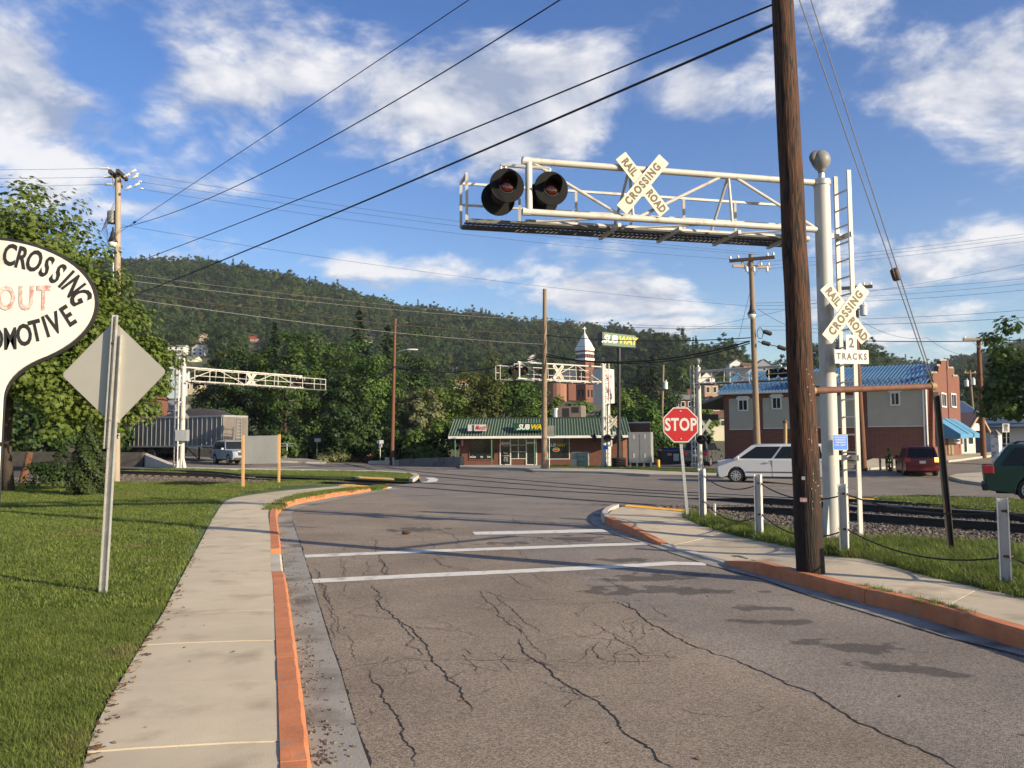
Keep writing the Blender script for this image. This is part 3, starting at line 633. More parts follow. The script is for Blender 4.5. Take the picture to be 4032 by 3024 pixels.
for L, w in [
    (s7([(780, 140), (830, 210), (850, 270), (930, 330), (990, 380), (1040, 440), (1090, 500), (1130, 560), (1180, 630), (1230, 700), (1270, 780), (1320, 840)]), .028),
    (s7([(930, 335), (960, 390), (1000, 440), (990, 470), (1050, 500), (1060, 525)]), .02), (s7([(820, 180), (800, 240), (790, 270), (830, 300)]), .012), (s7([(850, 200), (880, 250), (860, 290)]), .01),
    (s7([(760, 600), (830, 680), (840, 750), (890, 820), (940, 910), (980, 1000), (990, 1139)]), .022), (s7([(770, 800), (790, 870)]), .012),
    (s7([(1340, 170), (1400, 240), (1470, 290), (1520, 340), (1580, 390), (1600, 420)]), .018), (s7([(1390, 170), (1460, 200), (1540, 280), (1640, 340), (1690, 410)]), .014), (s7([(1520, 320), (1600, 400), (1650, 450), (1660, 490), (1740, 560)]), .014),
    (s7([(1565, 430), (1590, 500), (1640, 540), (1700, 570), (1780, 620), (1850, 690), (1920, 740), (1980, 780), (2060, 860), (2090, 900), (2160, 960), (2230, 1000), (2330, 1060), (2400, 1120), (2430, 1160)]), .03),
    (s7([(1740, 560), (1900, 570), (2020, 570), (2060, 555), (2212, 565), (2400, 575)]), .014), (s7([(1920, 460), (1990, 480), (2040, 540), (2130, 565)]), .018),
    (s7([(600, 312), (760, 310), (930, 328), (1080, 325), (1270, 295)]), .012), (s7([(770, 600), (860, 575), (1000, 545), (1100, 555), (1280, 545), (1450, 552), (1650, 540)]), .014), (s7([(840, 645), (950, 635), (1060, 600), (1110, 610)]), .01), (s7([(940, 690), (970, 650), (950, 640)]), .012),
    (s7([(1060, 210), (1300, 205), (1450, 215), (1600, 225), (1900, 215), (2100, 185)]), .008), (s7([(1540, 240), (1700, 245), (1900, 250), (2150, 235)]), .01), (s7([(2000, 340), (2050, 390), (2110, 420), (2150, 450)]), .014),
    (s7([(1060, 565), (1110, 610)]), .02), (s7([(1140, 280), (1220, 268), (1300, 264)]), .008), (s7([(630, 130), (610, 190), (650, 210), (690, 230)]), .012), (s7([(500, 130), (540, 260), (600, 360), (650, 440), (690, 560)]), .01), (s7([(480, 70), (520, 190), (560, 330), (585, 440)]), .012),
    (s7([(640, 0), (620, 60), (635, 100)]), .012), (s7([(760, 0), (770, 40), (745, 95)]), .016), (s7([(840, 0), (850, 30), (835, 60), (865, 95)]), .022), (s7([(1110, 0), (1180, 35), (1300, 60), (1380, 70)]), .014), (s7([(870, 10), (1050, 5), (1200, 0)]), .01),
    (s5([(1140, 730), (1160, 800), (1180, 860), (1200, 920), (1230, 960), (1250, 1000), (1220, 1060)]), .022), (s5([(910, 790), (940, 840), (980, 860), (1020, 920)]), .014), (s5([(890, 890), (900, 960), (920, 1040)]), .012), (s5([(690, 980), (710, 1050), (760, 1150), (800, 1250)]), .02),
    (s5([(1270, 690), (1450, 640), (1560, 630), (1600, 650), (1700, 680), (1790, 740), (1850, 820)]), .02), (s5([(1120, 690), (1250, 660), (1400, 690), (1480, 670)]), .014), (s5([(1480, 710), (1600, 790), (1640, 830)]), .014), (s5([(1550, 540), (1500, 590), (1460, 600)]), .014), (s5([(1640, 870), (1690, 900), (1620, 910), (1700, 960), (1800, 990), (2000, 1000)]), .018), (s5([(1290, 920), (1500, 910), (1750, 900), (2000, 930)]), .01), (s5([(1340, 470), (1600, 480), (1800, 500), (2100, 530)]), .012),
    (s5([(1190, 740), (1400, 735), (1700, 745), (2100, 755)]), .01), (s5([(1790, 800), (1850, 830)]), .02), (s5([(1900, 1230), (2030, 1280)]), .014),
    (s6([(0, 415), (200, 430), (400, 440), (600, 470), (840, 490)]), .02), (s6([(380, 640), (430, 670), (540, 690)]), .016), (s6([(600, 640), (650, 660), (700, 690), (800, 690)]), .016), (s6([(260, 735), (340, 790), (350, 830)]), .014), (s6([(160, 920), (260, 980), (300, 1020), (380, 1050)]), .018), (s6([(360, 910), (440, 950), (520, 1000)]), .012), (s6([(820, 910), (930, 940), (1050, 1000), (1200, 1060)]), .014), (s6([(0, 1060), (150, 1100), (350, 1110), (430, 1140)]), .014), (s6([(500, 1165), (800, 1165), (1080, 1150)]), .012), (s6([(480, 1060), (510, 1080)]), .02), (s6([(620, 1100), (690, 1120)]), .014), (s6([(230, 480), (250, 510)]), .02), (s6([(280, 520), (300, 545)]), .02), (s6([(290, 410), (370, 380)]), .014),
    (s6([(1070, 1135), (1140, 1170), (1200, 1210)]), .03), (s6([(1500, 1080), (1700, 1040), (1850, 1110), (2212, 1095)]), .012), (s6([(600, 620), (760, 615), (960, 605)]), .01),
    (s8([(45, 225), (130, 280), (200, 330), (300, 385), (420, 440), (560, 505), (700, 560), (850, 625), (1000, 700), (1150, 770), (1300, 840), (1430, 905), (1560, 970), (1700, 1045), (1830, 1110), (1950, 1180)]), .034),
    (s8([(0, 390), (60, 450), (160, 480), (215, 520), (210, 545)]), .018), (s8([(130, 340), (120, 380), (150, 430), (100, 440)]), .012), (s8([(180, 340), (190, 400), (140, 440), (190, 460)]), .012), (s8([(0, 545), (100, 550), (320, 545)]), .012), (s8([(300, 490), (290, 520), (330, 548)]), .016), (s8([(0, 670), (180, 662), (360, 650)]), .009), (s8([(440, 235), (700, 210), (1050, 190)]), .01), (s8([(220, 250), (290, 290), (360, 335)]), .016), (s8([(440, 470), (600, 490), (850, 490)]), .008),
    (s8([(100, 606), (280, 600)]), .008)]:
    crack(L, w, rough=.045)
def crackw(P, w):
    n = len(P); A = []; B = []
    for i, p in enumerate(P):
        q0 = P[max(0, i - 1)]; q1 = P[min(n - 1, i + 1)]; d = (q1 - q0).normalized(); nr = Vector((-d.y, d.x)); ww = w * (.4 + .6 * rc.random()) * min(1, (n - 1 - i) / 4 + .1); A.append(p + nr * ww / 2); B.append(p - nr * ww / 2)
    mb = MB(); mb.add([Vector((q.x, q.y, gz(q.x, q.y) + .0028)) for q in A + B], [(i, n + i, n + i + 1, i + 1) for i in range(n - 1)]); return mb
hair = MB()                                        # hairline cracks branching over the worn lanes
SEEDS = gp(s7([(850, 270), (990, 380), (1090, 500), (1180, 630), (830, 680), (1400, 240), (1520, 340), (1590, 500), (1780, 620), (1920, 740), (2060, 860), (2020, 570), (700, 312), (1280, 545), (560, 330)]) + s5([(1160, 800), (1230, 960), (1560, 640), (1700, 960), (1450, 640), (1300, 690), (1790, 740), (940, 840)]) + s6([(430, 670), (260, 980), (930, 940), (350, 1110), (650, 660), (500, 1165)]) + s8([(130, 380), (160, 440), (215, 520), (60, 450), (180, 350), (420, 440)]))
for s_ in SEEDS:
    for _ in range(2):
        a = rc.uniform(0, 6.283); p = s_ + Vector((rc.gauss(0, .25), rc.gauss(0, .35))); P_ = [p]
        for k in range(rc.randint(6, 22)):
            a += rc.gauss(0, .22) + (.7 * rc.choice((-1, 1)) if rc.random() < .12 else 0); p = p + Vector((math.cos(a), math.sin(a))) * .04; P_.append(p)
        h_ = crackw(P_, .007); hair.add(h_.v, h_.f)
tag(hair.build('hairline_crack', crack_m, street, fix=False), kind='stuff')
# open joint along the gutter
crack([(1457, 3024), (1421, 2923), (1377, 2779), (1341, 2648), (1305, 2547), (1269, 2431), (1233, 2308), (1200, 2200), (1171, 2113), (1150, 2050)], .05, .012, False)
crack([(4032, 2588), (3728, 2513), (3182, 2346), (2990, 2279), (2790, 2227), (2646, 2180), (2546, 2145), (2447, 2115), (2387, 2092)], .03, .012, False)

# grit and leaf bits washed along the left gutter
GRIT = []
for k in range(420):
    t = rc.random() ** 1.4; seg = lk[1:9]; i = min(len(seg) - 2, int(t * (len(seg) - 1))); f = t * (len(seg) - 1) - i; p = seg[i].lerp(seg[i + 1], f); d = (seg[i + 1] - seg[i]).normalized(); q = p + Vector((d.y, -d.x)) * (abs(rc.gauss(.05, .10)) + .012)
    GRIT.append((q.x, q.y, gz(q.x, q.y) + .008, 1.0))
# ------------------------------------------------------------------ railway
ballast_m = mat('ballast_stone', (.075, .062, .05), .95, .35, 3, col2=(.15, .128, .105), objvar=.5)
ballast_bed = mat('ballast_bed', (.055, .045, .036), .95, .3, 6, bump=.8, bscale=14, col2=(.10, .082, .066))
tie_m = mat('tie_wood', (.10, .08, .06), .9, .25, 4, stretch=(1, 8, 8))
def tr(P): return smooth_line(gp(P, .0), 2)
T1a = [(0, 1853), (250, 1858), (468, 1868), (942, 1882), (1300, 1896), (1616, 1915), (1978, 1944), (2300, 1969), (2546, 1986), (2696, 1997), (3000, 2021), (3348, 2053), (3710, 2080), (4032, 2102), (4700, 2150)]
T1b = [(0, 1847), (250, 1851), (468, 1858), (938, 1872), (1300, 1884), (1553, 1895), (1752, 1905), (2300, 1938), (2696, 1961), (3000, 1984), (3348, 2012), (3755, 2039), (4032, 2057), (4700, 2095)]
T2a = [(1359, 1825), (1494, 1856), (1662, 1872), (1888, 1892), (2300, 1924), (2696, 1949), (3032, 1968), (3520, 2004), (4032, 2038), (4700, 2078)]
T2b = [(1449, 1825), (1549, 1845), (1707, 1863), (1933, 1881), (2300, 1910), (2696, 1938), (3032, 1955), (3520, 1988), (4032, 2020), (4700, 2056)]
def rail_profile(root, path, z0, proud):
    mb = MB(); mh = MB(); P = resample(path, 1.2); n = len(P); prof = [(-.07, -.18), (-.07, -.165), (-.012, -.15), (-.012, -.045), (-.036, -.035), (-.036, -.001), (.036, -.001), (.036, -.035), (.012, -.045), (.012, -.15), (.07, -.165), (.07, -.18)]
    k = len(prof)
    for i, p in enumerate(P):
        d = (P[min(n - 1, i + 1)] - P[max(0, i - 1)]).normalized(); nr = Vector((-d.y, d.x)); zz = gz(p.x, p.y) + proud(p)
        for a, b in prof: q = p + nr * a; mb.v.append(Vector((q.x, q.y, zz + b)))
        for a in (-.03, .03): q = p + nr * a; mh.v.append(Vector((q.x, q.y, zz + .0015)))
    for i in range(n - 1):
        for j in range(k - 1): mb.f.append((i * k + j, i * k + j + 1, (i + 1) * k + j + 1, (i + 1) * k + j))
        mh.f.append((2 * i, 2 * i + 1, 2 * i + 3, 2 * i + 2))
    r = mb.build('rail', steel_rail, root); mh.build('running_surface', rail_head, r, fix=False)
def proud1(p):                                    # flush in the crossing, standing clear of the ballast outside
    a = p.x / max(p.y, 1)
    return .012 + .17 * ss2(.20, .32, a) + .18 * ss2(-.30, -.36, a)
def make_track(label, A, B, pr, ties):
    A = tr(A); B = tr(B)
    root = thing('railway_track', label, 'railway track', (A[len(A) // 2].x, A[len(A) // 2].y, gz(*A[len(A) // 2])))
    rail_profile(root, A, 0, pr); rail_profile(root, B, 0, pr)
    if ties:
        RA_ = resample(A, .55); RB_ = resample(B, .2); cnt = 0
        me = None
        for p in RA_:
            if pr(p) < .08 or abs(p.x) > 40 or (p.x < 0 and p.x < -26): continue
            q = min(RB_, key=lambda b: (b - p).length); d = (q - p)
            if d.length < .5: continue
            d.normalize(); a = p - d * .45; b = p + d * 1.9; cnt += 1
            mb = MB(); zz = gz(p.x, p.y) + pr(p) - .26
            mb.beam((a.x, a.y, zz), (b.x, b.y, zz), .23, .16); mb.build('tie', tie_m, root)
    return root
make_track('near railway track, standing clear of the ballast beside the white cable posts', T1a, T1b, proud1, True)
make_track('far railway track running off to the dark plank-sided bridge beyond the street', T2a, T2b, lambda p: .012 + .08 * ss2(.33, .42, p.x / max(1, p.y)), False)
# dark flangeway gaps beside rails in the crossing
flange_m = mat('flangeway', (.02, .018, .016), .95, .3, 8)
for T, sgn in ((T1a, 1), (T1b, -1), (T2a, 1), (T2b, -1)):
    P = [p for p in tr(T) if -.30 < p.x / p.y < .24]
    if len(P) > 3:
        P = off_line(P, sgn * .085); strip('flangeway', P, .14, flange_m, .0075)
        P2 = off_line(P, -sgn * .17); strip('flangeway', P2, .09, flange_m, .0075)
# ballast beds
bz = lambda x, y: gz(x, y)
bl = gp([(0, 1830), (250, 1842), (468, 1850), (700, 1858), (938, 1866), (1010, 1872), (1000, 1884), (1120, 1896), (1300, 1904), (1240, 1910), (1105, 1917), (1000, 1925), (800, 1916), (640, 1912), (440, 1910), (300, 1912), (0, 1916), (-500, 1912), (-500, 1830)], -.02)
sheet('ballast', bl, -.05, ballast_bed, step=1.0)
br_ = gp([(2690, 2012), (2560, 1994), (2760, 1990), (3000, 1990), (3230, 1985), (3440, 1978), (3600, 1994), (3800, 2010), (4032, 2034), (4500, 2070), (4700, 2240), (4032, 2186), (3916, 2172), (3675, 2156), (3410, 2146), (3241, 2152), (3120, 2118), (3000, 2098), (2895, 2080), (2795, 2050), (2705, 2032)], .0)
sheet('ballast', br_, -.002, ballast_bed, step=.8)
# crossing asphalt between the rails is the main street sheet; loose stones lie on the beds
def stone_src(i):
    mb = MB(); rr = random.Random(i); 
    vs = [Vector((x, y, z)) * rr.uniform(.7, 1.15) for x, y, z in ((-1, -1, -.7), (1, -1, -.7), (1, 1, -.7), (-1, 1, -.7), (-.8, -.7, .7), (.7, -.8, .6), (.8, .7, .8), (-.7, .8, .6))]
    mb.add(vs, [(0, 3, 2, 1), (4, 5, 6, 7), (0, 1, 5, 4), (1, 2, 6, 5), (2, 3, 7, 6), (3, 0, 4, 7)]); return mb
def src_obj(mb, name, m):
    me = bpy.data.meshes.new(name); me.from_pydata(mb.v, [], mb.f); me.materials.append(m); return bpy.data.objects.new(name, me)
def scatter(name, pts, srcs, smin, smax, tilt, label=None, cat=None, spin=True):
    """one stuff object: points carrying instances of a few source meshes"""
    c = bpy.data.collections.new(name + '_sources')
    for s in srcs: c.objects.link(s)
    me = bpy.data.meshes.new(name); me.from_pydata([tuple(p[:3]) for p in pts], [], [])
    at = me.attributes.new('sc', 'FLOAT', 'POINT'); at.data.foreach_set('value', [p[3] if len(p) > 3 else 1.0 for p in pts])
    o = bpy.data.objects.new(name, me); link(o); tag(o, label, cat, kind='stuff')
    g = bpy.data.node_groups.new(name, 'GeometryNodeTree')
    g.interface.new_socket('Geometry', in_out='INPUT', socket_type='NodeSocketGeometry'); g.interface.new_socket('Geometry', in_out='OUTPUT', socket_type='NodeSocketGeometry')
    nn = g.nodes.new; gi = nn('NodeGroupInput'); go = nn('NodeGroupOutput'); ip = nn('GeometryNodeInstanceOnPoints'); ci = nn('GeometryNodeCollectionInfo')
    ci.inputs['Collection'].default_value = c; ci.inputs['Separate Children'].default_value = True; ci.inputs['Reset Children'].default_value = True
    rv = nn('FunctionNodeRandomValue'); rv.data_type = 'FLOAT_VECTOR'; rv.inputs[0].default_value = (-tilt, -tilt, 0); rv.inputs[1].default_value = (tilt, tilt, 6.283)
    rs_ = nn('FunctionNodeRandomValue'); rs_.data_type = 'FLOAT'; rs_.inputs[2].default_value = smin; rs_.inputs[3].default_value = smax; rs_.inputs['Seed'].default_value = 3
    na = nn('GeometryNodeInputNamedAttribute'); na.data_type = 'FLOAT'; na.inputs['Name'].default_value = 'sc'
    mu = nn('ShaderNodeMath'); mu.operation = 'MULTIPLY'
    L = g.links.new
    L(rs_.outputs[1], mu.inputs[0]); L(na.outputs[0], mu.inputs[1])
    ri = nn('FunctionNodeRandomValue'); ri.data_type = 'INT'; ri.inputs[4].default_value = 0; ri.inputs[5].default_value = len(srcs) - 1; ri.inputs['Seed'].default_value = 9
    L(gi.outputs[0], ip.inputs['Points']); L(ci.outputs[0], ip.inputs['Instance']); ip.inputs['Pick Instance'].default_value = True
    L(ri.outputs[2], ip.inputs['Instance Index']); L(rv.outputs[0], ip.inputs['Rotation']); L(mu.outputs[0], ip.inputs['Scale']); L(ip.outputs[0], go.inputs[0])
    md = o.modifiers.new('scatter', 'NODES'); md.node_group = g
    return o
rq = random.Random(11)
def fill(poly, n, zoff, smul=lambda p: 1.0, reject=None):
    x0 = min(p[0] for p in poly); x1 = max(p[0] for p in poly); y0 = min(p[1] for p in poly); y1 = max(p[1] for p in poly); out = []; tries = 0
    while len(out) < n and tries < n * 12:
        tries += 1; x = rq.uniform(x0, x1); y = rq.uniform(y0, y1)
        if inside((x, y), poly) and not (reject and reject(x, y)): out.append((x, y, gz(x, y) + zoff, smul((x, y))))
    return out
bl_v = [p for p in bl if p.x > -30]
srcs = [src_obj(stone_src(i), 'ballast_stone_%d' % i, ballast_m) for i in range(4)]
poly_bl = [Vector((max(p.x, -26), p.y)) for p in bl]
scatter('ballast_stones', fill(br_, 16000, .0) + fill(poly_bl, 9000, -.05), srcs, .015, .036, 1.5, 'loose grey ballast stones along the railway tracks', 'ballast')

scatter('gutter_grit', GRIT, srcs, .003, .011, 1.5, 'grit and small stones washed along the left gutter', 'grit')
# ------------------------------------------------------------------ grass
def tuft_src(i, n, rad, h, w, bend):
    rr = random.Random(100 + i); mb = MB()
    for _ in range(n):
        a = rr.uniform(0, 6.283); r = rad * math.sqrt(rr.random()); x, y = r * math.cos(a), r * math.sin(a); b = rr.uniform(0, 6.283); hh = h * rr.uniform(.45, 1.15); ww = w * rr.uniform(.6, 1.2); bd = bend * rr.uniform(.2, 1.3) * hh
        dx, dy = math.cos(b), math.sin(b); sx_, sy_ = -dy * ww / 2, dx * ww / 2
        p = Vector((x, y, 0)); m1 = p + Vector((dx * bd * .35, dy * bd * .35, hh * .6)); tp = p + Vector((dx * bd, dy * bd, hh)); s_ = Vector((sx_, sy_, 0))
        mb.add([p - s_, p + s_, m1 + s_ * .8, m1 - s_ * .8, tp], [(0, 1, 2, 3), (3, 2, 4)])
    return mb
DRY = ((.19, .165, .07), .55, .60, .74)
blade1 = leafmat('grass_blade', (.094, .142, .024), (.185, .228, .052), .35, 2.2, DRY)
blade2 = leafmat('grass_blade_dry', (.14, .155, .05), (.12, .165, .04), .3, 2.2, DRY)
gs = [src_obj(tuft_src(i, 34, .075, .040, .0042, 1.0), 'tuft_%d' % i, blade1 if i < 4 else blade2) for i in range(5)]
gb = [src_obj(tuft_src(20 + i, 50, .2, .045, .010, .9), 'tuft_wide_%d' % i, blade1 if i < 4 else blade2) for i in range(5)]
gl = [src_obj(tuft_src(40 + i, 34, .09, .13, .007, .9), 'tuft_long_%d' % i, blade1 if i < 3 else blade2) for i in range(4)]
def lawn_strip(y0, y1, xmin): 
    q = [Vector((max(p[0], xmin), min(max(p[1], y0), y1))) for p in lawn_poly]; return q
def in_lawn(x, y): return inside((x, y), lawn_poly)
near = []; mid = []; far_ = []
while len(near) < 17000:
    y = rq.uniform(2.2, 9.5); x = rq.uniform(-.66 * y - .5, -.9)
    if in_lawn(x + .05, y) and rq.random() < min(1, (6.5 / y) ** 1.3): near.append((x, y, .112, 1.0))
while len(mid) < 10500:
    y = 8.5 + 27 * rq.random() ** 1.5; x = rq.uniform(-.68 * y, -1)
    if in_lawn(x + .18, y): mid.append((x, y, .112, 1.0))
scatter('lawn_grass', near, gs, .7, 1.25, .25, 'short mown grass on the lawn left of the sidewalk', 'grass')
scatter('lawn_grass_far', mid, gb, .8, 1.3, .15, 'mown lawn grass running back to the tree and the gravel', 'grass')
vg = rs[:-1] + rg[::-1]
vpts = fill([v for v in vg], 7500, .112)
scatter('verge_grass', vpts, gl, .6, 1.2, .3, 'longer grass on the verge around the white cable posts', 'grass')
scatter('verge_grass_far', fill(verge_poly, 1500, .118) + fill(gp(isl, .05), 2600, .1) + fill([Vector((p[0], p[1])) for p in gp(rv)], 1800, .05) + fill(gp(sv, .12), 1500, .13), gb, .8, 1.4, .2, 'rough grass on the verges beyond the tracks', 'grass')
# weeds in the joint behind the right kerb and along the lawn edge of the walk
wd = []
for (a, b, n) in (((3395, 2312), (3560, 2346), 60), ((3630, 2368), (3700, 2385), 36), ((3730, 2391), (3830, 2418), 40)):
    A_ = G(*a, .14); B_ = G(*b, .14)
    for k in range(n): p = A_.lerp(B_, rq.random()); wd.append((p.x + rq.gauss(0, .035), p.y + rq.gauss(0, .05), .137, rq.uniform(.2, .5)))
scatter('joint_weeds', wd, gl, .6, 1.1, .7, 'little weeds growing in the joint behind the right kerb', 'weeds')
litter_m = mat('dry_leaf', (.13, .07, .03), .9, .3, 20, objvar=.5)
lsrc = [src_obj(MB().add([(-.02, -.012, 0), (.0, -.016, .004), (.024, 0, .006), (.004, .015, .003), (-.018, .01, .0)], [(0, 1, 2, 3, 4)]), 'leaf_bit', litter_m)]
lit_ = []
for k in range(260):
    i = rq.randint(1, 8); f = rq.random(); p = ls[i].lerp(ls[i + 1], f); lit_.append((p.x + abs(rq.gauss(0, .05)), p.y, gz(p.x, p.y) + .139, rq.uniform(.4, 1.0)))
for k in range(120):
    y = rq.uniform(3, 14); x = rq.uniform(-.55 * y, .6 * y); lit_.append((x, y, gz(x, y) + (.141 if x < -.28 * y else .004), rq.uniform(.3, .8)))
scatter('leaf_litter', lit_, lsrc, .7, 1.3, .4, 'scattered dry leaf bits on walk and street', 'litter')
# ------------------------------------------------------------------ vegetation
bark_d = mat('dark_bark', (.045, .034, .025), .95, .3, 6, bump=.6, bscale=14, stretch=(3, 3, .6))
bark_g = mat('grey_bark', (.12, .10, .08), .95, .3, 6, bump=.5, bscale=14, stretch=(3, 3, .6))
LV = [leafmat('leaf_green', (.028, .066, .012), (.082, .140, .026)), leafmat('leaf_bright', (.06, .115, .016), (.135, .195, .036)), leafmat('leaf_deep', (.020, .046, .012), (.054, .096, .022)),
      leafmat('leaf_autumn', (.050, .082, .016), (.12, .13, .03), .28, .35, ((.20, .085, .03), .9, .64, .72)), leafmat('needle_dark', (.012, .024, .010), (.032, .050, .018), .12), leafmat('leaf_sycamore', (.080, .140, .020), (.20, .255, .052), .36, .9), leafmat('juniper', (.028, .050, .014), (.065, .090, .026), .15, 3), leafmat('leaf_pale', (.11, .13, .05), (.2, .21, .1))]
LVW = [leafmat('wood_a', (.026, .058, .012), (.075, .115, .026), .25, .03), leafmat('wood_b', (.022, .046, .014), (.060, .095, .028), .25, .04), leafmat('wood_c', (.060, .085, .018), (.105, .115, .034), .25, .03)]
for k in LV:
    [setattr(n.inputs['To Min'], 'default_value', .75) or setattr(n.inputs['To Max'], 'default_value', 1.2) for n in k.node_tree.nodes if n.type == 'MAP_RANGE' and n.inputs[0].links and n.inputs[0].links[0].from_node.type == 'OBJECT_INFO']
QUAD = [(-.5, 0), (0, -.42), (.5, 0), (0, .42)]
MAPLE = [(0, -.5), (.12, -.3), (.42, -.34), (.3, -.08), (.55, .12), (.24, .16), (.2, .32), (0, .55), (-.2, .32), (-.24, .16), (-.55, .12), (-.3, -.08), (-.42, -.34), (-.12, -.3)]
def leaf(mb, p, nrm, size, rr, shape):
    nrm = nrm.normalized(); u = nrm.cross(Vector((rr.uniform(-1, 1), rr.uniform(-1, 1), rr.uniform(-1, 1))))
    if u.length < 1e-3: u = Vector((1, 0, 0))
    u.normalize(); w = nrm.cross(u); n0 = len(mb.v)
    cup = .12 * size
    for a, b in shape: mb.v.append(p + u * a * size + w * b * size - nrm * cup * (a * a + b * b) * 3)
    mb.f.append(tuple(range(n0, n0 + len(shape))))
def crown_mesh(rr, c, rx, rz_, nclump, nleaf, size, shape, irr=.35, low=.0, clr=.34, rnd=.55):
    mb = MB(); cl = []
    for i in range(nclump):
        while True:
            d = Vector((rr.gauss(0, 1), rr.gauss(0, 1), rr.gauss(0, 1))).normalized()
            if d.z > -.75 + low: break
        k = rr.uniform(.35, 1) ** .55; bump = 1 + irr * rr.uniform(-.7, .6)
        ce = c + Vector((d.x * rx * k * bump, d.y * rx * k * bump, d.z * rz_ * k * bump)); cl.append((ce, clr * rx * rr.uniform(.6, 1.2), d))
    per = max(1, nleaf // nclump)
    for ce, r, d in cl:
        for _ in range(per):
            e = Vector((rr.gauss(0, 1), rr.gauss(0, 1), rr.gauss(0, 1))).normalized(); q = rr.uniform(.45, 1.08)
            p = ce + Vector((e.x * r, e.y * r, e.z * r * .72)) * q
            leaf(mb, p, e * .8 + Vector((0, 0, .55)) + d * .4 + Vector((rr.uniform(-1, 1), rr.uniform(-1, 1), rr.uniform(-1, 1))) * rnd, size * rr.uniform(.65, 1.25), rr, shape)
    return mb, cl
def trunk_mesh(rr, base, top, r0, cl, nl):
    mb = MB(); base = Vector(base); top = Vector(top); n = 7
    pts = [base.lerp(top, i / n) + Vector((rr.uniform(-1, 1), rr.uniform(-1, 1), 0)) * r0 * .5 * (i > 0) for i in range(n + 1)]
    pts[0] = base - Vector((0, 0, .25))
    mb.tube(pts, [r0 * 1.35] + [r0 * lerp(1, .28, i / n) for i in range(1, n + 1)], 8)
    for ce, r, d in sorted(cl, key=lambda q: rr.random())[:nl]:
        t = rr.uniform(.35, .95); s = base.lerp(top, t); m = s.lerp(ce, .5) + Vector((0, 0, .08 * (ce - s).length))
        mb.tube([s, m, ce], [r0 * .42 * (1.2 - t), r0 * .26 * (1.2 - t), r0 * .08], 5)
    return mb
def tree(name, label, base, H, rx, mi, nclump, nleaf, size, shape=QUAD, seed=0, group=None, low=0.0, cz=.6, rzf=.46, irr=.35, bark=None, r0=None, cat='tree', cx=0.0, clr=.34):
    rr = random.Random(seed); base = Vector(base)
    t = thing(name, label, cat, base, group)
    c = base + Vector((cx, 0, H * cz)); mb, cl = crown_mesh(rr, c, rx, H * rzf * .86, nclump, nleaf, size, shape, irr, low, clr)
    trunk_mesh(rr, base, base + Vector((cx * .8, 0, H * .8)), r0 or H * .018, cl, 10).build('trunk', bark or bark_d, t, smooth='all')
    mb.build('crown', LV[mi], t, fix=False)
    return t
def conifer_mesh(rr, base, H, Rr, nlev, size):
    mb = MB(); base = Vector(base)
    for i in range(nlev):
        f = .06 + .94 * (i + rr.random()) / nlev; z = H * f; r = Rr * (1 - f) ** .85 * rr.uniform(.7, 1.15) + .15
        nb = max(5, int(8 * (1 - f) + 3))
        for k in range(nb):
            a = rr.uniform(0, 6.283); L = r * rr.uniform(.65, 1.1); st = max(3, int(L / size * 1.8))
            for j in range(st):
                q = (j + rr.random()) / st; p = base + Vector((math.cos(a) * L * q, math.sin(a) * L * q, z - .28 * L * q * q + .05 * rr.uniform(-1, 1)))
                leaf(mb, p + Vector((0, 0, -size * .2)), Vector((math.cos(a) * .5 + rr.uniform(-.5, .5), math.sin(a) * .5 + rr.uniform(-.5, .5), .75)), size * rr.uniform(.7, 1.3), rr, QUAD)
    return mb
def conifer(name, label, base, H, Rr, seed, nlev=46, size=.5, group=None):
    rr = random.Random(seed); t = thing(name, label, 'tree', base, group); base = Vector(base)
    MB().tube([base - Vector((0, 0, .3)), base + Vector((0, 0, H * .97))], [H * .016, .03], 7).build('trunk', bark_d, t, smooth='all')
    conifer_mesh(rr, base, H, Rr, nlev, size).build('crown', LV[4], t, fix=False); return t

# trees that can be told apart behind the street: (px centre, py top, depth, px width, kind, label)
MID = [
 (585, 1275, 118, 140, 1, 'round yellow-green tree behind the diamond sign, left of the hillside houses'),
 (850, 1400, 92, 180, 3, 'tree with a few reddening leaves behind the left signal arm'),
 (950, 1350, 90, 250, 2, 'dark broadleaf tree directly above the grey trailer end'),
 (1120, 1305, 88, 250, 0, 'tall broadleaf tree behind the end of the left signal arm'),
 (1270, 1335, 94, 240, 0, 'broadleaf tree with bare pale limb showing, beyond the striped hazard marker'),
 (1345, 1480, 80, 210, 2, 'shaded low tree over the plank-sided railway bridge'),
 (1440, 1380, 90, 240, 0, 'broadleaf tree just left of the brown pole with the curved lamp arm'),
 (1600, 1340, 98, 260, 2, 'dark broadleaf tree behind the brown pole with the curved lamp arm'),
 (1655, 1540, 86, 170, 7, 'pale-leaved tree right of the brown lamp pole'),
 (1745, 1490, 92, 220, 1, 'bright green tree above the left end of the green-roofed shop'),
 (1890, 1430, 95, 250, 3, 'yellowing broadleaf tree behind the barber sign roof'),
 (2030, 1450, 97, 220, 0, 'broadleaf tree behind the shop roof beside the bare grey pole'),
 (2140, 1560, 92, 170, 1, 'small bright tree in front of the church wall'),
 (2260, 1590, 91, 160, 1, 'small bright tree below the church tower'),
 (2450, 1530, 93, 200, 1, 'bright green tree behind the shop pylon sign'),
 (2540, 1590, 90, 190, 0, 'round green tree above the dumpsters'),
 (2620, 1540, 105, 150, 2, 'dark round tree beside the pole with the white transformer'),
 (2760, 1560, 100, 120, 1, 'bright shrubby tree behind the right signal mast'),
 (2970, 1640, 84, 90, 1, 'small tree seen under the porch of the blue-roofed building')]
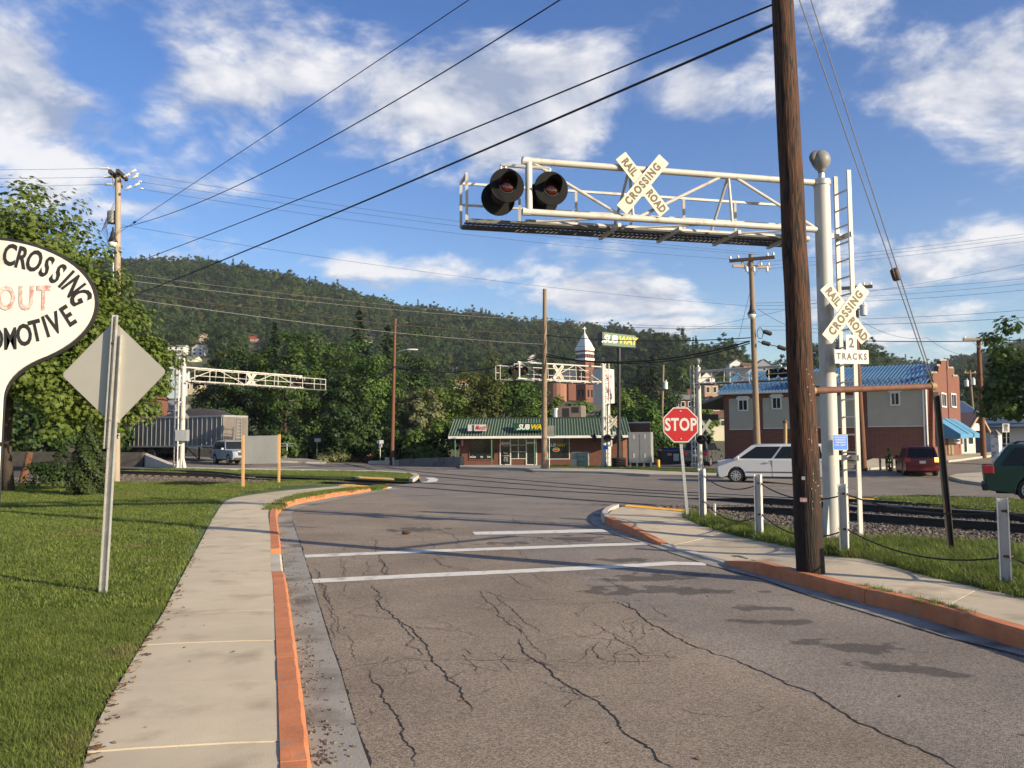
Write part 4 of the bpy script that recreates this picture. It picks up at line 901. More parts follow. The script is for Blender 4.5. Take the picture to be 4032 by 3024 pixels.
for i, (px, py, Y, w, kd, lab) in enumerate(MID):
    b = PY(px, 1800, Y); zb = gz(b.x, Y); H = PY(px, py, Y).z - zb; rx = SZ(w, Y) / 2
    tree('broadleaf_tree', lab, (b.x, Y, zb), H, rx, kd, 52, 7200, .30, seed=200 + i, group='trees behind the street', cz=.54, rzf=.56, irr=.45, clr=.38)
for i, (px, py, Y, w, lab) in enumerate([(1075, 1235, 122, 170, 'dark spruce with a slim pointed top above the left signal arm'), (1215, 1290, 128, 130, 'narrow dark spruce between two broadleaf trees'),
        (1410, 1180, 124, 230, 'tallest dark spruce, left of the brown lamp pole'), (1525, 1240, 120, 200, 'broad dark spruce directly behind the brown lamp pole'), (2575, 1355, 210, 150, 'dark spruce on the slope above the pole with the transformer'), (2520, 1390, 215, 120, 'slim dark spruce on the slope behind the shop pylon sign')]):
    b = PY(px, 1800, Y); zb = gz(b.x, Y); H = PY(px, py + 35, Y).z - zb
    conifer('spruce_tree', lab, (b.x, Y, zb), H, SZ(w, Y) * .8, 300 + i, group='dark spruces behind the street', nlev=60, size=.62)
# bushes along the bank
for i, (px, py, Y, w, kd, lab) in enumerate([(1760, 1640, 80, 200, 1, 'bright feathery bush at the left corner of the shop'), (1650, 1690, 80, 170, 0, 'bush growing over the concrete retaining wall'), (1540, 1700, 82, 140, 2, 'dark bush beside the brown pole foot'),
        (1330, 1720, 84, 160, 2, 'shaded bush at the far end of the railway bridge'), (1240, 1690, 84, 150, 0, 'bush behind the small white sign by the bridge'), (1120, 1690, 80, 160, 2, 'dark bush behind the bridge parapet'), (980, 1690, 88, 220, 2, 'dark undergrowth behind the trailer'), (860, 1560, 90, 200, 0, 'broad bush above the trailer roof'), (1430, 1640, 86, 170, 2, 'dark undergrowth left of the brown lamp pole'),
        (2560, 1700, 88, 130, 2, 'dark bush behind the dumpsters'), (2660, 1690, 92, 120, 0, 'bush behind the stop sign'), (3500, 1755, 52, 26, 2, 'small shrub against the brick wall'), (3300, 1775, 50, 20, 0, 'little weed clump at the brick wall foot')]):
    b = PY(px, 1800, Y); zb = gz(b.x, Y); H = PY(px, py, Y).z - zb; rx = SZ(w, Y) / 2
    tree('bush', lab, (b.x, Y, zb), H, rx, kd, 26, 2600 if w > 60 else 500, .36 if w > 60 else .12, seed=400 + i, group='bushes along the bank' if w > 60 else None, cz=.42, rzf=.62, irr=.5, cat='bush', r0=.08, clr=.42)

# big sycamore on the lawn, juniper and dark shrub under it
b = G(35, 1940, .11)
syc = tree('sycamore_tree', 'big yellow-green sycamore on the lawn left of the diamond sign', b, 9.9, 4.0, 5, 230, 34000, .172, MAPLE, 21, cz=.58, rzf=.50, irr=.34, bark=bark_d, r0=.17, cx=-.35, clr=.26)
b2 = PY(330, 1905, 30.5); b2.z = .1
tree('sycamore_tree', 'smaller sycamore whose low boughs hang behind the diamond sign', b2, 7.4, 2.6, 5, 100, 14000, .17, MAPLE, 22, cz=.56, rzf=.52, irr=.4, bark=bark_d, r0=.1, cx=.2, clr=.3)
jb = G(345, 1955, .11); rr = random.Random(3); t = thing('juniper', 'upright conical juniper shrub with dense green foliage on the lawn', 'shrub', jb)
mb = MB()
for i in range(6500):
    f = rr.random() ** 1.25; z = 2.35 * f; a = rr.uniform(0, 6.283); r = (.78 * (1 - f) ** .75 * (1 - .35 * max(0, .22 - f) / .22) + .03) * (.86 + .2 * math.sin(a * 5 + z * 7)) * rr.uniform(.72, 1.05)
    leaf(mb, jb + Vector((math.cos(a) * r, math.sin(a) * r, z + .05)), Vector((math.cos(a), math.sin(a), .8)) + Vector((rr.uniform(-1, 1), rr.uniform(-1, 1), rr.uniform(-1, 1))) * .7, .085 * rr.uniform(.6, 1.4), rr, QUAD)
mb.build('foliage', LV[6], t, fix=False); MB().tube([jb - Vector((0, 0, .1)), jb + Vector((0, 0, 2))], [.07, .02], 6).build('stem', bark_d, t)
tree('bush', 'low spreading dark bush in the shade between sycamore trunk and juniper', G(225, 1935, .11), 1.35, .95, 2, 22, 2600, .1, QUAD, 44, cz=.5, rzf=.6, cat='bush', r0=.04, bark=bark_d, clr=.42)
# maple at the right edge
mb_ = PY(4075, 1800, 44); zb = gz(mb_.x, 44)
tree('maple_tree', 'dark green maple in front of the white and grey houses beyond the green wagon', (mb_.x, 44, zb), 8.6, 2.6, 0, 60, 6800, .26, MAPLE, 31, cz=.58, rzf=.46, irr=.5, bark=bark_d, r0=.13, cx=.1, clr=.34)

# ------------------------------------------------------------------ wooded hills
CLEAR = []                                       # (x, y) of hillside houses, kept open on the town side
def wood_points(clear):
    rr = random.Random(77); pts = []; y = 128.0
    while y < 1020:
        s = 6.5 + y * .0045; a0, a1 = -.74, .76; x = a0 * y
        while x < a1 * y:
            X = x + rr.uniform(-.45, .45) * s; Y = y + rr.uniform(-.45, .45) * s; a = X / Y; rd = tab(RDIST, a)
            if Y < rd + 30:
                ok = True
                for (hx, hy, hw) in clear:
                    d = hy - Y
                    if -7 < d < 190 and abs(a - hx / hy) < (hw * .5 + 2.5) / hy: ok = False; break
                # town slope: fewer, smaller trees low down
                if ok and Y < 400 and -.50 < a < .42 and rr.random() < (.92 if Y < 260 else (.6 if a < .17 else .12)): ok = False
                if ok: pts.append((X, Y, gz(X, Y) - .6, rr.uniform(.6, 1.25) * (.9 if Y > 400 or (a > .17 and Y > 300) else .52)))
            x += s
        y += s * .9
    return pts
def wood_src():
    out = []
    for i, (mi, H, rx) in enumerate([(0, 15, 5.0), (2, 16, 4.8), (0, 13, 5.4), (3, 14, 4.6), (2, 17, 5.2), (0, 15.5, 4.4), (2, 14, 5.6)]):
        rr = random.Random(900 + i); mb, cl = crown_mesh(rr, Vector((0, 0, H * .55)), rx, H * .45, 24, 2300, .72, QUAD, .4, 0, .38, .22); out.append(src_obj(mb, 'wood_crown_%d' % i, LVW[(0, 0, 1, 2)[mi]]))
    rr = random.Random(990); out.append(src_obj(conifer_mesh(rr, (0, 0, 0), 17, 3.6, 26, 1.1), 'wood_conifer', LV[4]))
    return out
# ------------------------------------------------------------------ crossing furniture
# grooved yellowish reflective white
sign_white = mat('sign_white', (.50, .465, .375), .45, .04, 2)
sign_white2 = mat('sign_white_cool', (.49, .495, .48), .45, .04, 2)
flat_black = mat('flat_black', (.012, .012, .013), .85, .2, 8, spec=.15)
blade_back = mat('blade_back', (.17, .17, .165), .6, .08, 3)
ink = mat('sign_ink', (.10, .085, .06), .6, .15, 20)
def crossbuck(root, c, right, half=.6, w=.225, letters=True, back=False):
    """two crossed blades at c, readable along 'right'; each blade a part with its lettering"""
    M0 = facing(c, right); ang = R(50)
    for k, (a, words) in enumerate(((-ang, (('RAIL', -.60), ('ROAD', .60))), (ang, (('CROSSING', 0),)))):
        M = M0 @ Matrix.Rotation(a, 4, 'Z') @ Matrix.Translation((0, 0, .012 * k + (.002 if k else 0)))
        b = MB().box((-half, -w / 2, 0), (half, w / 2, .009), M).build('blade', blade_back if back else sign_white, root)
        if letters and not back:
            for wd, off in words:
                t = MB(); vs, fs = text_mesh(wd, w * .80, M @ Matrix.Translation((off * half, 0, .0115)), bold=.010 * w / .225, sx=.86 if len(wd) > 4 else .8, space=1.28 if len(wd) > 4 else 1.1); t.add(vs, fs)
                t.build('lettering', ink, b, fix=False)
def light_unit(root, c, n, r=.285, hood=True):
    """flasher: round black backplate, hooded red lens, housing"""
    n = Vector(n).normalized(); z = Vector((0, 0, 1)); x = z.cross(n).normalized(); y = n.cross(x)
    M = Matrix(((x.x, y.x, n.x, c[0]), (x.y, y.y, n.y, c[1]), (x.z, y.z, n.z, c[2]), (0, 0, 0, 1)))
    b = MB().lathe([(r * .98, -.012), (r, 0), (r * .98, .012), (r * .52, .016)], M, 28).build('light_backplate', flat_black, root, smooth=True)
    MB().lathe([(r * .30, -.17), (r * .42, -.15), (r * .46, -.012)], M, 18).build('light_housing', black_metal, root, smooth=True)
    MB().lathe([(r * .44, .017), (r * .36, .035), (r * .15, .045)], M, 20).build('lens', red_lens, b, smooth='all')
    MB().lathe([(r * .47, .015), (r * .47, .028), (r * .44, .028)], M, 20, False).build('lens_ring', black_metal, b)
    if hood:
        h = MB(); k = 14
        vs = []; fs = []
        for j in range(k + 1):
            a = R(-25) + R(230) * j / k
            vs += [Vector((math.cos(a) * r * .5, math.sin(a) * r * .5, .016)), Vector((math.cos(a) * r * .5, math.sin(a) * r * .5, .02 + r * 1.0 * max(.12, math.sin((a + R(25)) / R(230) * math.pi)))), Vector((math.cos(a) * r * .52, math.sin(a) * r * .52, .016)), Vector((math.cos(a) * r * .52, math.sin(a) * r * .52, .02 + r * 1.0 * max(.12, math.sin((a + R(25)) / R(230) * math.pi))))]
        for j in range(k):
            q = j * 4; fs += [(q, q + 1, q + 5, q + 4), (q + 2, q + 6, q + 7, q + 3), (q + 1, q + 3, q + 7, q + 5)]
        h.add([M @ v for v in vs], fs); h.build('hood', flat_black, b, smooth='all')
tracks_sign_done = []
def cantilever(label, base, mast_h, mr, arm_dir, arm_len, z_bot, z_top, detail, front, group, lights=None, xb=None, mastx=None, lean=(0, 0), walk_side=1, ladder=True, bell=True, armstart=0.0, back_x=False):
    """base: mast foot. arm_dir: unit XY of the arm. front: unit XY the signs face."""
    base = Vector(base); A = Vector((arm_dir[0], arm_dir[1], 0)).normalized(); Fn = Vector((front[0], front[1], 0)).normalized(); Z = Vector((0, 0, 1))
    root = thing('crossing_cantilever', label, 'crossing signal', base, group); L = Vector((lean[0], lean[1], 0))
    at = lambda z: base + Z * z + L * z
    # mast with collar, gussets and base
    MB().tube([at(.05), at(mast_h)], [mr * 1.04, mr], 24).build('mast', white_paint, root, smooth=True)
    MB().lathe([(mr * 1.12, 0), (mr * 1.15, .08), (mr * .9, .11), (mr * .45, .13), (mr * .4, .22)], Matrix.Translation(at(mast_h)), 20).build('mast_cap', galv, root, smooth=True)
    g = MB()
    for k in range(4):
        a = math.pi / 4 + k * math.pi / 2; d = Vector((math.cos(a), math.sin(a), 0)); s = Vector((-d.y, d.x, 0)) * .012
        o = at(0); g.prism([o + d * mr * .9 + Z * .02 - s, o + d * mr * 2.1 + Z * .02 - s, o + d * mr * 2.0 + Z * .1 - s, o + d * mr * .95 + Z * .75 - s], s * 2)
    g.box((-mr * 2.3, -mr * 2.3, -.05), (mr * 2.3, mr * 2.3, .03), Matrix.Translation(at(0))); g.build('base_plate', white_paint, root)
    ft = MB().box((-mr * 2.8, -mr * 2.8, -.4), (mr * 2.8, mr * 2.8, -.045), Matrix.Translation(at(0))).build('footing', concrete, root)
    if bell:
        c = at(mast_h + .22); M = facing(c, A)
        bl_ = MB().lathe([(.055, 0), (.06, .05), (.10, .09), (.155, .17), (.165, .25), (.14, .34), (.08, .40), (.02, .42)], Matrix.Translation(c), 18).build('bell', mat('bell_grey', (.20, .20, .19), .5, .2, 10), root, smooth='all')
        MB().lathe([(.10, -.02), (.13, -.01), (.135, .03), (.08, .06)], frame(c + Z * .27 + A * .1, Fn, None) @ Matrix.Rotation(R(90), 4, 'Y'), 18).build('bell_gong', mat('bell_gong', (.12, .12, .115), .5, .2, 10), bl_, smooth='all')
    # truss arm: three pipes, webs and verticals
    D = -Fn * walk_side * .62                        # towards the walkway
    p0 = at(z_bot) + A * mr; r = .055 if mr > .12 else .05
    bz_, tz = z_bot, z_top
    q = lambda s, z, d=0.0: at(0) + A * (armstart + s) + Z * z + D * d + L * z
    tr_ = MB()
    tr_.tube([q(-.05, tz), q(arm_len, tz)], r, 10); tr_.tube([q(-.05, bz_), q(arm_len, bz_)], r, 10); tr_.build('truss_chord', white_paint, root, smooth=True)
    MB().tube([q(-.05, bz_ - .03, .85), q(arm_len * .97, bz_ - .03, .85)], r, 10).build('truss_chord', white_paint, root, smooth=True)
    nb = max(3, int(arm_len / (1.6 if detail else 2.0))); wb = MB()
    for i in range(nb):
        s0 = arm_len * i / nb; s1 = arm_len * (i + 1) / nb
        if i % 2 == 1: wb.tube([q(s0 + .1, tz), q(s1 - .1, bz_)], r * .5, 8)
        else: wb.tube([q(s0 + .1, bz_), q(s1 - .1, tz)], r * .5, 8)
        if i: wb.tube([q(s0, tz), q(s0 - .06, bz_)], r * .45, 8)
        if i and detail: wb.tube([q(s0, tz), q(s0 + .08, bz_ - .02, .85)], r * .45, 8)
        if detail: wb.tube([q(s0 + .2, bz_), q(s1 - .2, bz_ - .03, .85)], r * .35, 6)
    wb.tube([q(arm_len * .985, tz + .0), q(arm_len * .985, bz_)], r * 1.1, 10)
    wb.build('truss_web', white_paint, root, smooth=True)
    for z in (tz, bz_):
        M = frame(q(arm_len, z), A, None); MB().lathe([(r * 1.15, -.1), (r * 1.15, .03)], M @ Matrix.Rotation(R(90), 4, 'Y'), 12).build('end_cap', sign_white2, root)
        MB().beam(q(.02, z - .11), q(.02, z + .11), .06, .16, Fn).beam(at(z) - A * mr * 1.1, q(.05, z), .05, .2).build('arm_clamp', white_paint, root)
    # walkway with brackets
    wl = arm_len * 1.16; wk = MB()
    wk.beam(q(.2, bz_ - .10, .55), q(wl, bz_ - .10, .55), .03, .06); wk.beam(q(.2, bz_ - .10, 1.35), q(wl, bz_ - .10, 1.35), .03, .06)
    nsl = int(wl / .09)
    for i in range(3):
        wk.beam(q(.2, bz_ - .09, .7 + i * .24), q(wl, bz_ - .09, .7 + i * .24), .02, .03)
    wk.build('walkway', mat('grating', (.10, .10, .095), .7, .2, 8), root)
    # grating bars
    gr = MB()
    for i in range(nsl):
        s = .2 + (wl - .2) * i / nsl; gr.beam(q(s, bz_ - .075, .56), q(s, bz_ - .075, 1.34), .012, .025)
    tag(gr.build('grating', mat('grating', (.10, .10, .095), .7, .2, 8), root, fix=False), kind='stuff')
    for i in range(int(arm_len / 1.1)):
        s = .55 + i * 1.1; MB().beam(q(s, bz_ - .13, -.05), q(s, bz_ - .13, 1.5), .055, .06).build('walkway_bracket', white_paint, root)
    rl = MB(); nr_ = max(3, int(wl / 1.05)); top = (tz - bz_) * .80
    for i in range(nr_ + 1):
        s = .2 + (wl - .2) * i / nr_; rl.beam(q(s, bz_ - .1, 1.42), q(s, bz_ + top, 1.42), .045, .045)
    rl.beam(q(.2, bz_ + top, 1.42), q(wl, bz_ + top, 1.42), .04, .04); rl.beam(q(.2, bz_ + top * .45, 1.42), q(wl, bz_ + top * .45, 1.42), .035, .035)
    for zz in (top,): rl.beam(q(wl, bz_ + zz, 1.42), q(wl, bz_ + zz, .55), .04, .04)
    rl.beam(q(wl, bz_ + top, .55), q(wl, bz_ - .1, .55), .045, .045)
    rl.build('railing', white_paint, root)
    # ladder on the side away from the arm
    if ladder:
        lo = at(0) - A * (mr + .28); ld = MB(); sd = Fn * .19; hh = mast_h + .25
        r0_ = MB().beam(lo + sd + Z * .15, lo + sd + Z * (hh) + L * hh, .035, .075, A).beam(lo - sd + Z * .15, lo - sd + Z * hh + L * hh, .035, .075, A).build('ladder_rail', white_paint, root)
        for i in range(int(hh / .31)):
            z = .35 + i * .31
            if z < hh - .1: MB().tube([lo - sd + Z * z + L * z, lo + sd + Z * z + L * z], .016, 6).build('ladder_rung', galv, root)
        for z in (1.5, mast_h * .62, mast_h - .9): MB().beam(at(z), lo + Z * z + L * z, .05, .08).beam(lo - sd * 1.2 + Z * z + L * z, lo + sd * 1.2 + Z * z + L * z, .03, .09).build('ladder_bracket', white_paint, root)
    for (s, dz, nrm, dd) in lights or []:
        light_unit(root, q(s, (bz_ + tz) / 2 + dz, dd), Fn * nrm)
    if lights:
        ar = MB(); ss_ = [l[0] for l in lights]
        ar.tube([q(min(ss_), bz_ + (tz - bz_) * .88), q(max(ss_), bz_ + (tz - bz_) * .88)], .03, 8)
        for (s, dz, nrm, dd) in lights: ar.tube([q(s, bz_ + (tz - bz_) * .88), q(s, (bz_ + tz) / 2 + dz, dd) - Fn * nrm * .12], .022, 6)
        ar.build('light_bracket', galv, root)
    if xb is not None: crossbuck(root, q(xb, (bz_ + tz) / 2 + (.14 if detail else 0), 0) + Fn * (r + .03), Z.cross(Fn) if True else A, half=.6 * (1 if detail else 1.02))
    return root, at, q
def tracks_plate(root, c, right, s=1.0):
    M = facing(c, right)
    p = MB().box((-.36 * s, -.13 * s, 0), (.36 * s, .13 * s, .008), M).build('tracks_plate', sign_white2, root)
    t = MB(); t.add(*text_mesh('TRACKS', .165 * s, M @ Matrix.Translation((0, 0, .011)), bold=.005, sx=.82, space=1.4)); t.build('lettering', ink, p, fix=False)
    M2 = facing(Vector(c) + Vector((0, 0, .255 * s)), right)
    p2 = MB().box((-.115 * s, -.13 * s, .0), (.115 * s, .155 * s, .008), M2).build('number_plate', sign_white2, root)
    t = MB(); t.add(*text_mesh('2', .25 * s, M2 @ Matrix.Translation((0, 0, .011)), bold=.007, sx=.9)); t.build('lettering', ink, p2, fix=False)
blue = mat('sign_blue', (.03, .16, .62), .45, .06, 3)
def emergency_plate(root, c, right, s=1.0, txt=True):
    M = facing(c, right)
    p = MB().box((-.18 * s, -.165 * s, 0), (.18 * s, .165 * s, .006), M).build('emergency_plate', sign_white2, root)
    MB().box((-.168 * s, -.153 * s, .0061), (.168 * s, .153 * s, .0075), M).build('blue_field', blue, p)
    if txt:
        t = MB()
        for wd, y, sz in (('REPORT PROBLEM', .105, .042), ('OR EMERGENCY', .055, .045), ('1-800-232-0144', .0, .05), ('X-ING    832523C', -.055, .042), ('CSX   MARYLAND', -.11, .026)):
            if wd.startswith('CSX'): continue
            t.add(*text_mesh(wd, sz * s, M @ Matrix.Translation((0, y * s, .0085)), bold=.0008, sx=.8))
        t.build('lettering', sign_white2, p, fix=False)

# ---- the near cantilever over the street
Ym = 14.6; mfoot = PY(3280, 2145, Ym); mtop = PY(3233, 655, Ym)
ztop_m = mtop.z - mfoot.z
lean = ((mtop.x - mfoot.x) / ztop_m, 0)
armL = PY(2040, 640, 13.3); armR = PY(3215, 726, Ym)
ad = Vector((armL.x - armR.x, armL.y - armR.y)); alen = ad.length
zt = armR.z - mfoot.z + .02; zb_ = PY(3215, 906, Ym).z - mfoot.z
adn = ad.normalized(); fr = Vector((adn.y, -adn.x)); fr = fr if fr.y < 0 else -fr
root1, at1, q1 = cantilever('large white crossing cantilever over the near street with flashers and crossbucks', mfoot, ztop_m - .35, .137, adn, alen, zb_, zt, True, fr, 'crossing cantilevers',
    lights=[(alen - .44, -.03, 1, -.12), (alen + .30, -.03, 1, -.12), (alen + .38, -.17, -1, .35), (alen - .36, -.13, -1, .35)], xb=alen * .63, lean=lean, ladder=True, bell=True)
rgt = Vector((-fr.y, fr.x, 0)); rgt = rgt if rgt.x > 0 else -rgt
# post signs on the ladder
cb = PY(3328, 1233, Ym - .35); crossbuck(root1, cb, rgt, half=.60, w=.24)
tracks_plate(root1, PY(3353, 1405, Ym - .33), rgt, .92); emergency_plate(root1, PY(3308, 1742, Ym - .3), rgt, .8)

# ---- far cantilevers
def far_cant(label, fpx, fpy, tpy, apx, apy0, apy1, apx2, Y2, group, face, zoff=.0, lights=True, walk=1, ladder=True, xbp=.55, lettersfront=True):
    f = G(fpx, fpy, zoff); Y = f.y; h = PY(fpx, tpy, Y).z - f.z
    e = PY(apx2, apy0, Y * Y2); s = PY(fpx, apy0, Y); ad_ = Vector((e.x - s.x, e.y - s.y)); al = ad_.length; ad_.normalize()
    zb2 = PY(fpx, apy1, Y).z - f.z; zt2 = PY(fpx, apy0, Y).z - f.z
    n = Vector((ad_.y, -ad_.x)); n = n if n.y * face < 0 else -n
    ls_ = [(al - .5, 0, 1, -.1), (al + .3, 0, 1, -.1), (al + .25, -.05, -1, .6), (al - .5, -.05, -1, .6)] if lights else None
    return (f, n) + cantilever(label, f, h, .15, ad_, al, zb2, zt2, False, n, group, lights=ls_, xb=al * xbp, walk_side=walk, ladder=ladder, bell=True)
fA = far_cant('white crossing cantilever beyond the lawn, its arm reaching over the silver vehicle', 715, 1846, 1425, 0, 1446, 1500, 1180, 1.15, 'crossing cantilevers', -1, .05)
fB = far_cant('white crossing cantilever in front of the green-roofed shop, arm reaching towards the lamp pole', 2378, 1840, 1440, 0, 1445, 1505, 2045, .93, 'crossing cantilevers', 1, .1)
fC = far_cant('crossing cantilever behind the stop sign, seen from its back, arm towards the blue roof', 2757, 1856, 1452, 0, 1462, 1512, 3085, .93, 'crossing cantilevers', -1, .05)
f, n, rB, atB, qB = fB; rr_ = Vector((1, .0, 0))
crossbuck(rB, atB(2.45) + Vector((.72, -.25, .75)), (1, .12, 0), half=.6, w=.225); tracks_plate(rB, atB(2.05) + Vector((.72, -.25, .1)), (1, .12, 0), .85); emergency_plate(rB, atB(3.05 - 1.1) + Vector((.1, -.2, -.55)), (1, 0, 0), .9, False)
light_unit(rB, atB(1.75 + .55) + Vector((.25, -.3, -.25)), (0.1, -1, 0)); light_unit(rB, atB(1.75 + .55) + Vector((1.05, -.3, -.25)), (0.1, -1, 0)); light_unit(rB, atB(2.3) + Vector((-.65, 0, -.2)), (-1, -.3, 0))
f, n, rC, atC, qC = fC
crossbuck(rC, atC(2.75) + Vector((.42, .15, 0)), (1, .3, 0), half=.55, w=.2, back=True); light_unit(rC, atC(1.95) + Vector((.05, -.25, 0)), (-.5, -1, 0)); light_unit(rC, atC(1.95) + Vector((.55, 0, 0)), (.9, .3, 0))
f, n, rA, atA, qA = fA
MB().box((-.35, -.25, -.35), (.35, .25, .35), Matrix.Translation(atA(2.3) + Vector((.1, -.25, -.2)))).build('signal_box', galv, rA)
crossbuck(rA, atA(3.6) + Vector((-.05, .1, 0)), (-1, -.3, 0), half=.55, w=.2, back=True)

# ---- STOP sign
sb = G(2711, 2040, .12); st_top = PY(2667, 1590, sb.y); sc_ = PY(2680, 1673, sb.y - .06)
root = thing('stop_sign', 'red octagonal STOP sign on a perforated post beside the crossing', 'road sign', sb)
def ushape(root, a, b, w=.045, holes=True, name='post', m=galv):
    a = Vector(a); b = Vector(b); mb = MB(); mb.beam(a - Vector((0, 0, .2)), b, w, .006, (0, 1, 0))
    for s in (-1, 1): mb.beam(a + Vector((s * w / 2, .015, -.2)), b + Vector((s * w / 2, .015, 0)), .006, .03, (0, 1, 0))
    o = mb.build(name, m, root)
    if holes:
        h = MB(); n = int((b - a).length / .05)
        for i in range(n):
            p = a.lerp(b, (i + .5) / n) - Vector((0, .006, 0)); h.box((-.006, -.002, -.006), (.006, .0, .006), Matrix.Translation(p))
        tag(h.build('bolt_hole', black_ink, root, fix=False), kind='stuff')
    return o
ushape(root, sb, st_top, .055)
M = facing(sc_, (1, .04, -.005)); Rr = .395
oc = lambda rad, z: [M @ Vector((rad * math.cos(R(22.5 + 45 * k)), rad * math.sin(R(22.5 + 45 * k)), z)) for k in range(8)]
nz = (M.to_3x3() @ Vector((0, 0, 1)))
face_ = MB().prism(oc(Rr, 0), nz * .006).build('sign_face', sign_white2, root)
stop_red = mat('stop_red', (.36, .012, .016), .4, .06, 3, dirt=((.45, .12, .1), 5, .68, .8))
MB().prism(oc(Rr - .022, .0062), nz * .0015).build('red_field', stop_red, face_)
t = MB(); t.add(*text_mesh('STOP', .36, M @ Matrix.Translation((0, -.005, .0095)), bold=.011, sx=.74, space=1.08)); t.build('lettering', sign_white2, face_, fix=False)
MB().box((-.02, -.01, 0), (.02, .01, .012), M @ Matrix.Translation((0, .29, .008))).box((-.012, -.012, 0), (.012, .012, .012), M @ Matrix.Translation((0, -.29, .008))).build('bolt', galv, root)
MB().beam(st_top + Vector((-.06, -.01, .0)), st_top + Vector((.06, -.01, .07)), .03, .02).beam(st_top + Vector((0, -.02, -.05)), st_top + Vector((0, -.02, .09)), .04, .03).build('bracket', black_metal, root)

# ---- diamond warning sign seen from behind
db = G(405, 2345, .115); Yd = db.y; dt = PY(462, 1243, Yd); dc = PY(450, 1470, Yd + .008)
root = thing('diamond_sign', 'bare aluminium back of a diamond warning sign on the lawn', 'road sign', db)
h2 = SZ(208, Yd); M = facing(dc, (1, 0, 0), (dt - db)); M = M @ Matrix.Rotation(R(1.5), 4, 'Z')
def rdia(z, hh, rr0):
    out = []
    for k in range(4):
        a0 = R(90 * k); c = Vector((math.cos(a0), math.sin(a0), 0)) * (hh - rr0 * 1.414)
        for j in range(5):
            a = a0 + R(-45 + 90 * j / 4); out.append(M @ (c + Vector((math.cos(a), math.sin(a), 0)) * rr0 + Vector((0, 0, z))))
    return out
MB().prism(rdia(0, h2, .05), M.to_3x3() @ Vector((0, 0, .004))).build('sign_panel', sheet_alu, root)
dm = db.lerp(dt, .52)
post_m = mat('post_steel', (.42, .42, .40), .5, .15, 12, metal=.4, dirt=((.22, .09, .035), 2.2, .62, .74))
def upost(root, a, b, w, name, dy):
    a = Vector(a) + Vector((0, dy, 0)); b = Vector(b) + Vector((0, dy, 0)); mb = MB(); mb.beam(a, b, w, .005, (0, 1, 0))
    mb.beam(a + Vector((-w / 2, -.02, 0)), b + Vector((-w / 2, -.02, 0)), .006, .045, (0, 1, 0)); mb.beam(a + Vector((w / 2, -.02, 0)), b + Vector((w / 2, -.02, 0)), .006, .045, (0, 1, 0))
    return mb.build(name, post_m, root)
upost(root, db - Vector((0, 0, .3)), db.lerp(dt, .93) + Vector((.03, 0, 0)), .07, 'post', 0)
upost(root, dm + Vector((-.02, 0, 0)), dt, .045, 'post_extension', -.03)
hm = MB()
for i in range(34):
    p = dm.lerp(dt, (i + .5) / 34) + Vector((-.02 * (1 - i / 34), -.036, 0)); hm.box((-.005, -.002, -.005), (.005, .002, .005), Matrix.Translation(p))
tag(hm.build('bolt_hole', black_ink, root, fix=False), kind='stuff')
bm_ = MB()
for f_ in (.62, .9): bm_.lathe([(.014, -.01), (.014, .012)], Matrix.Translation(db.lerp(dt, f_) + Vector((0.0, -.06, 0))) @ Matrix.Rotation(R(90), 4, 'X'), 6)
bm_.build('bolt', rust_pipe, root)

# ---- old oval "look out" sign
Yo = 5.6; oc_ = PY(-90, 1200, Yo); root = thing('oval_sign', 'old white oval railroad sign with raised black lettering and black rim, at the lawn edge', 'road sign', Vector((oc_.x, Yo, .11)))
M = facing(oc_, (1, 0, 0)); k_ = Yo / F; a_, b_ = 480 * k_, 275 * k_
def oval(a, b, n=64): return [(a * math.cos(2 * math.pi * i / n), b * math.sin(2 * math.pi * i / n)) for i in range(n)]
def keyhole(ax, bx, nw, zlow):
    """oval blending by fillets into a neck that runs down to zlow"""
    pts = []; a0 = R(-57); n = 60
    for i in range(n + 1):
        a = a0 + R(294) * i / n; pts.append((ax * math.cos(a), bx * math.sin(a)))
    x0, y0 = pts[0]; fil = []
    for i in range(1, 9):
        t = i / 8; b = ((1 - t) ** 2, 2 * t * (1 - t), t * t); fil.append((b[0] * x0 + b[1] * nw * 1.02 + b[2] * nw, b[0] * y0 + b[1] * (-bx * 1.06) + b[2] * (-bx * 1.42)))
    return pts + [(-x, y) for x, y in fil] + [(-nw * .85, zlow), (nw * .85, zlow)] + fil[::-1]
oval_white = mat('enamel_white', (.72, .705, .64), .35, .04, 2, dirt=((.55, .5, .42), 3, .62, .8))
zlow = -(oc_.z - .11) - .2
MB().prism([M @ Vector((x, y, -.015)) for x, y in keyhole(a_, b_, 121 * k_, zlow)], (0, -.015, 0)).build('sign_plate', black_ink, root)
MB().prism([M @ Vector((x, y, 0.001)) for x, y in keyhole(a_ * .972, b_ * .955, 118 * k_, zlow)], (0, -.012, 0)).build('sign_face', oval_white, root)
t = MB()
LET = [('C', 76, 842, -8), ('R', 176, 866, -13), ('O', 280, 894, -20), ('S', 382, 942, -30), ('S', 475, 1000, -37), ('I', 546, 1045, -42), ('N', 606, 1104, -52), ('G', 664, 1192, -66),
       ('L', -345, 1480, -16), ('O', -250, 1515, -10), ('C', -155, 1535, -5), ('O', -60, 1545, -1), ('M', 108, 1538, 3), ('O', 222, 1508, 8), ('T', 316, 1474, 14), ('I', 398, 1442, 19), ('V', 470, 1412, 22), ('E', 578, 1352, 33)]
LET[11] = ('O', -12, 1545, 0)
for ch, x, y, a in LET:
    t.add(*text_mesh(ch, .205, M @ Matrix.Translation(((x / 2.074 + 90) * k_, (600 - y / 2.074) * k_, .0145)) @ Matrix.Rotation(R(a), 4, 'Z'), bold=.005, sx=.64 if ch != 'M' else .58, depth=.0015))
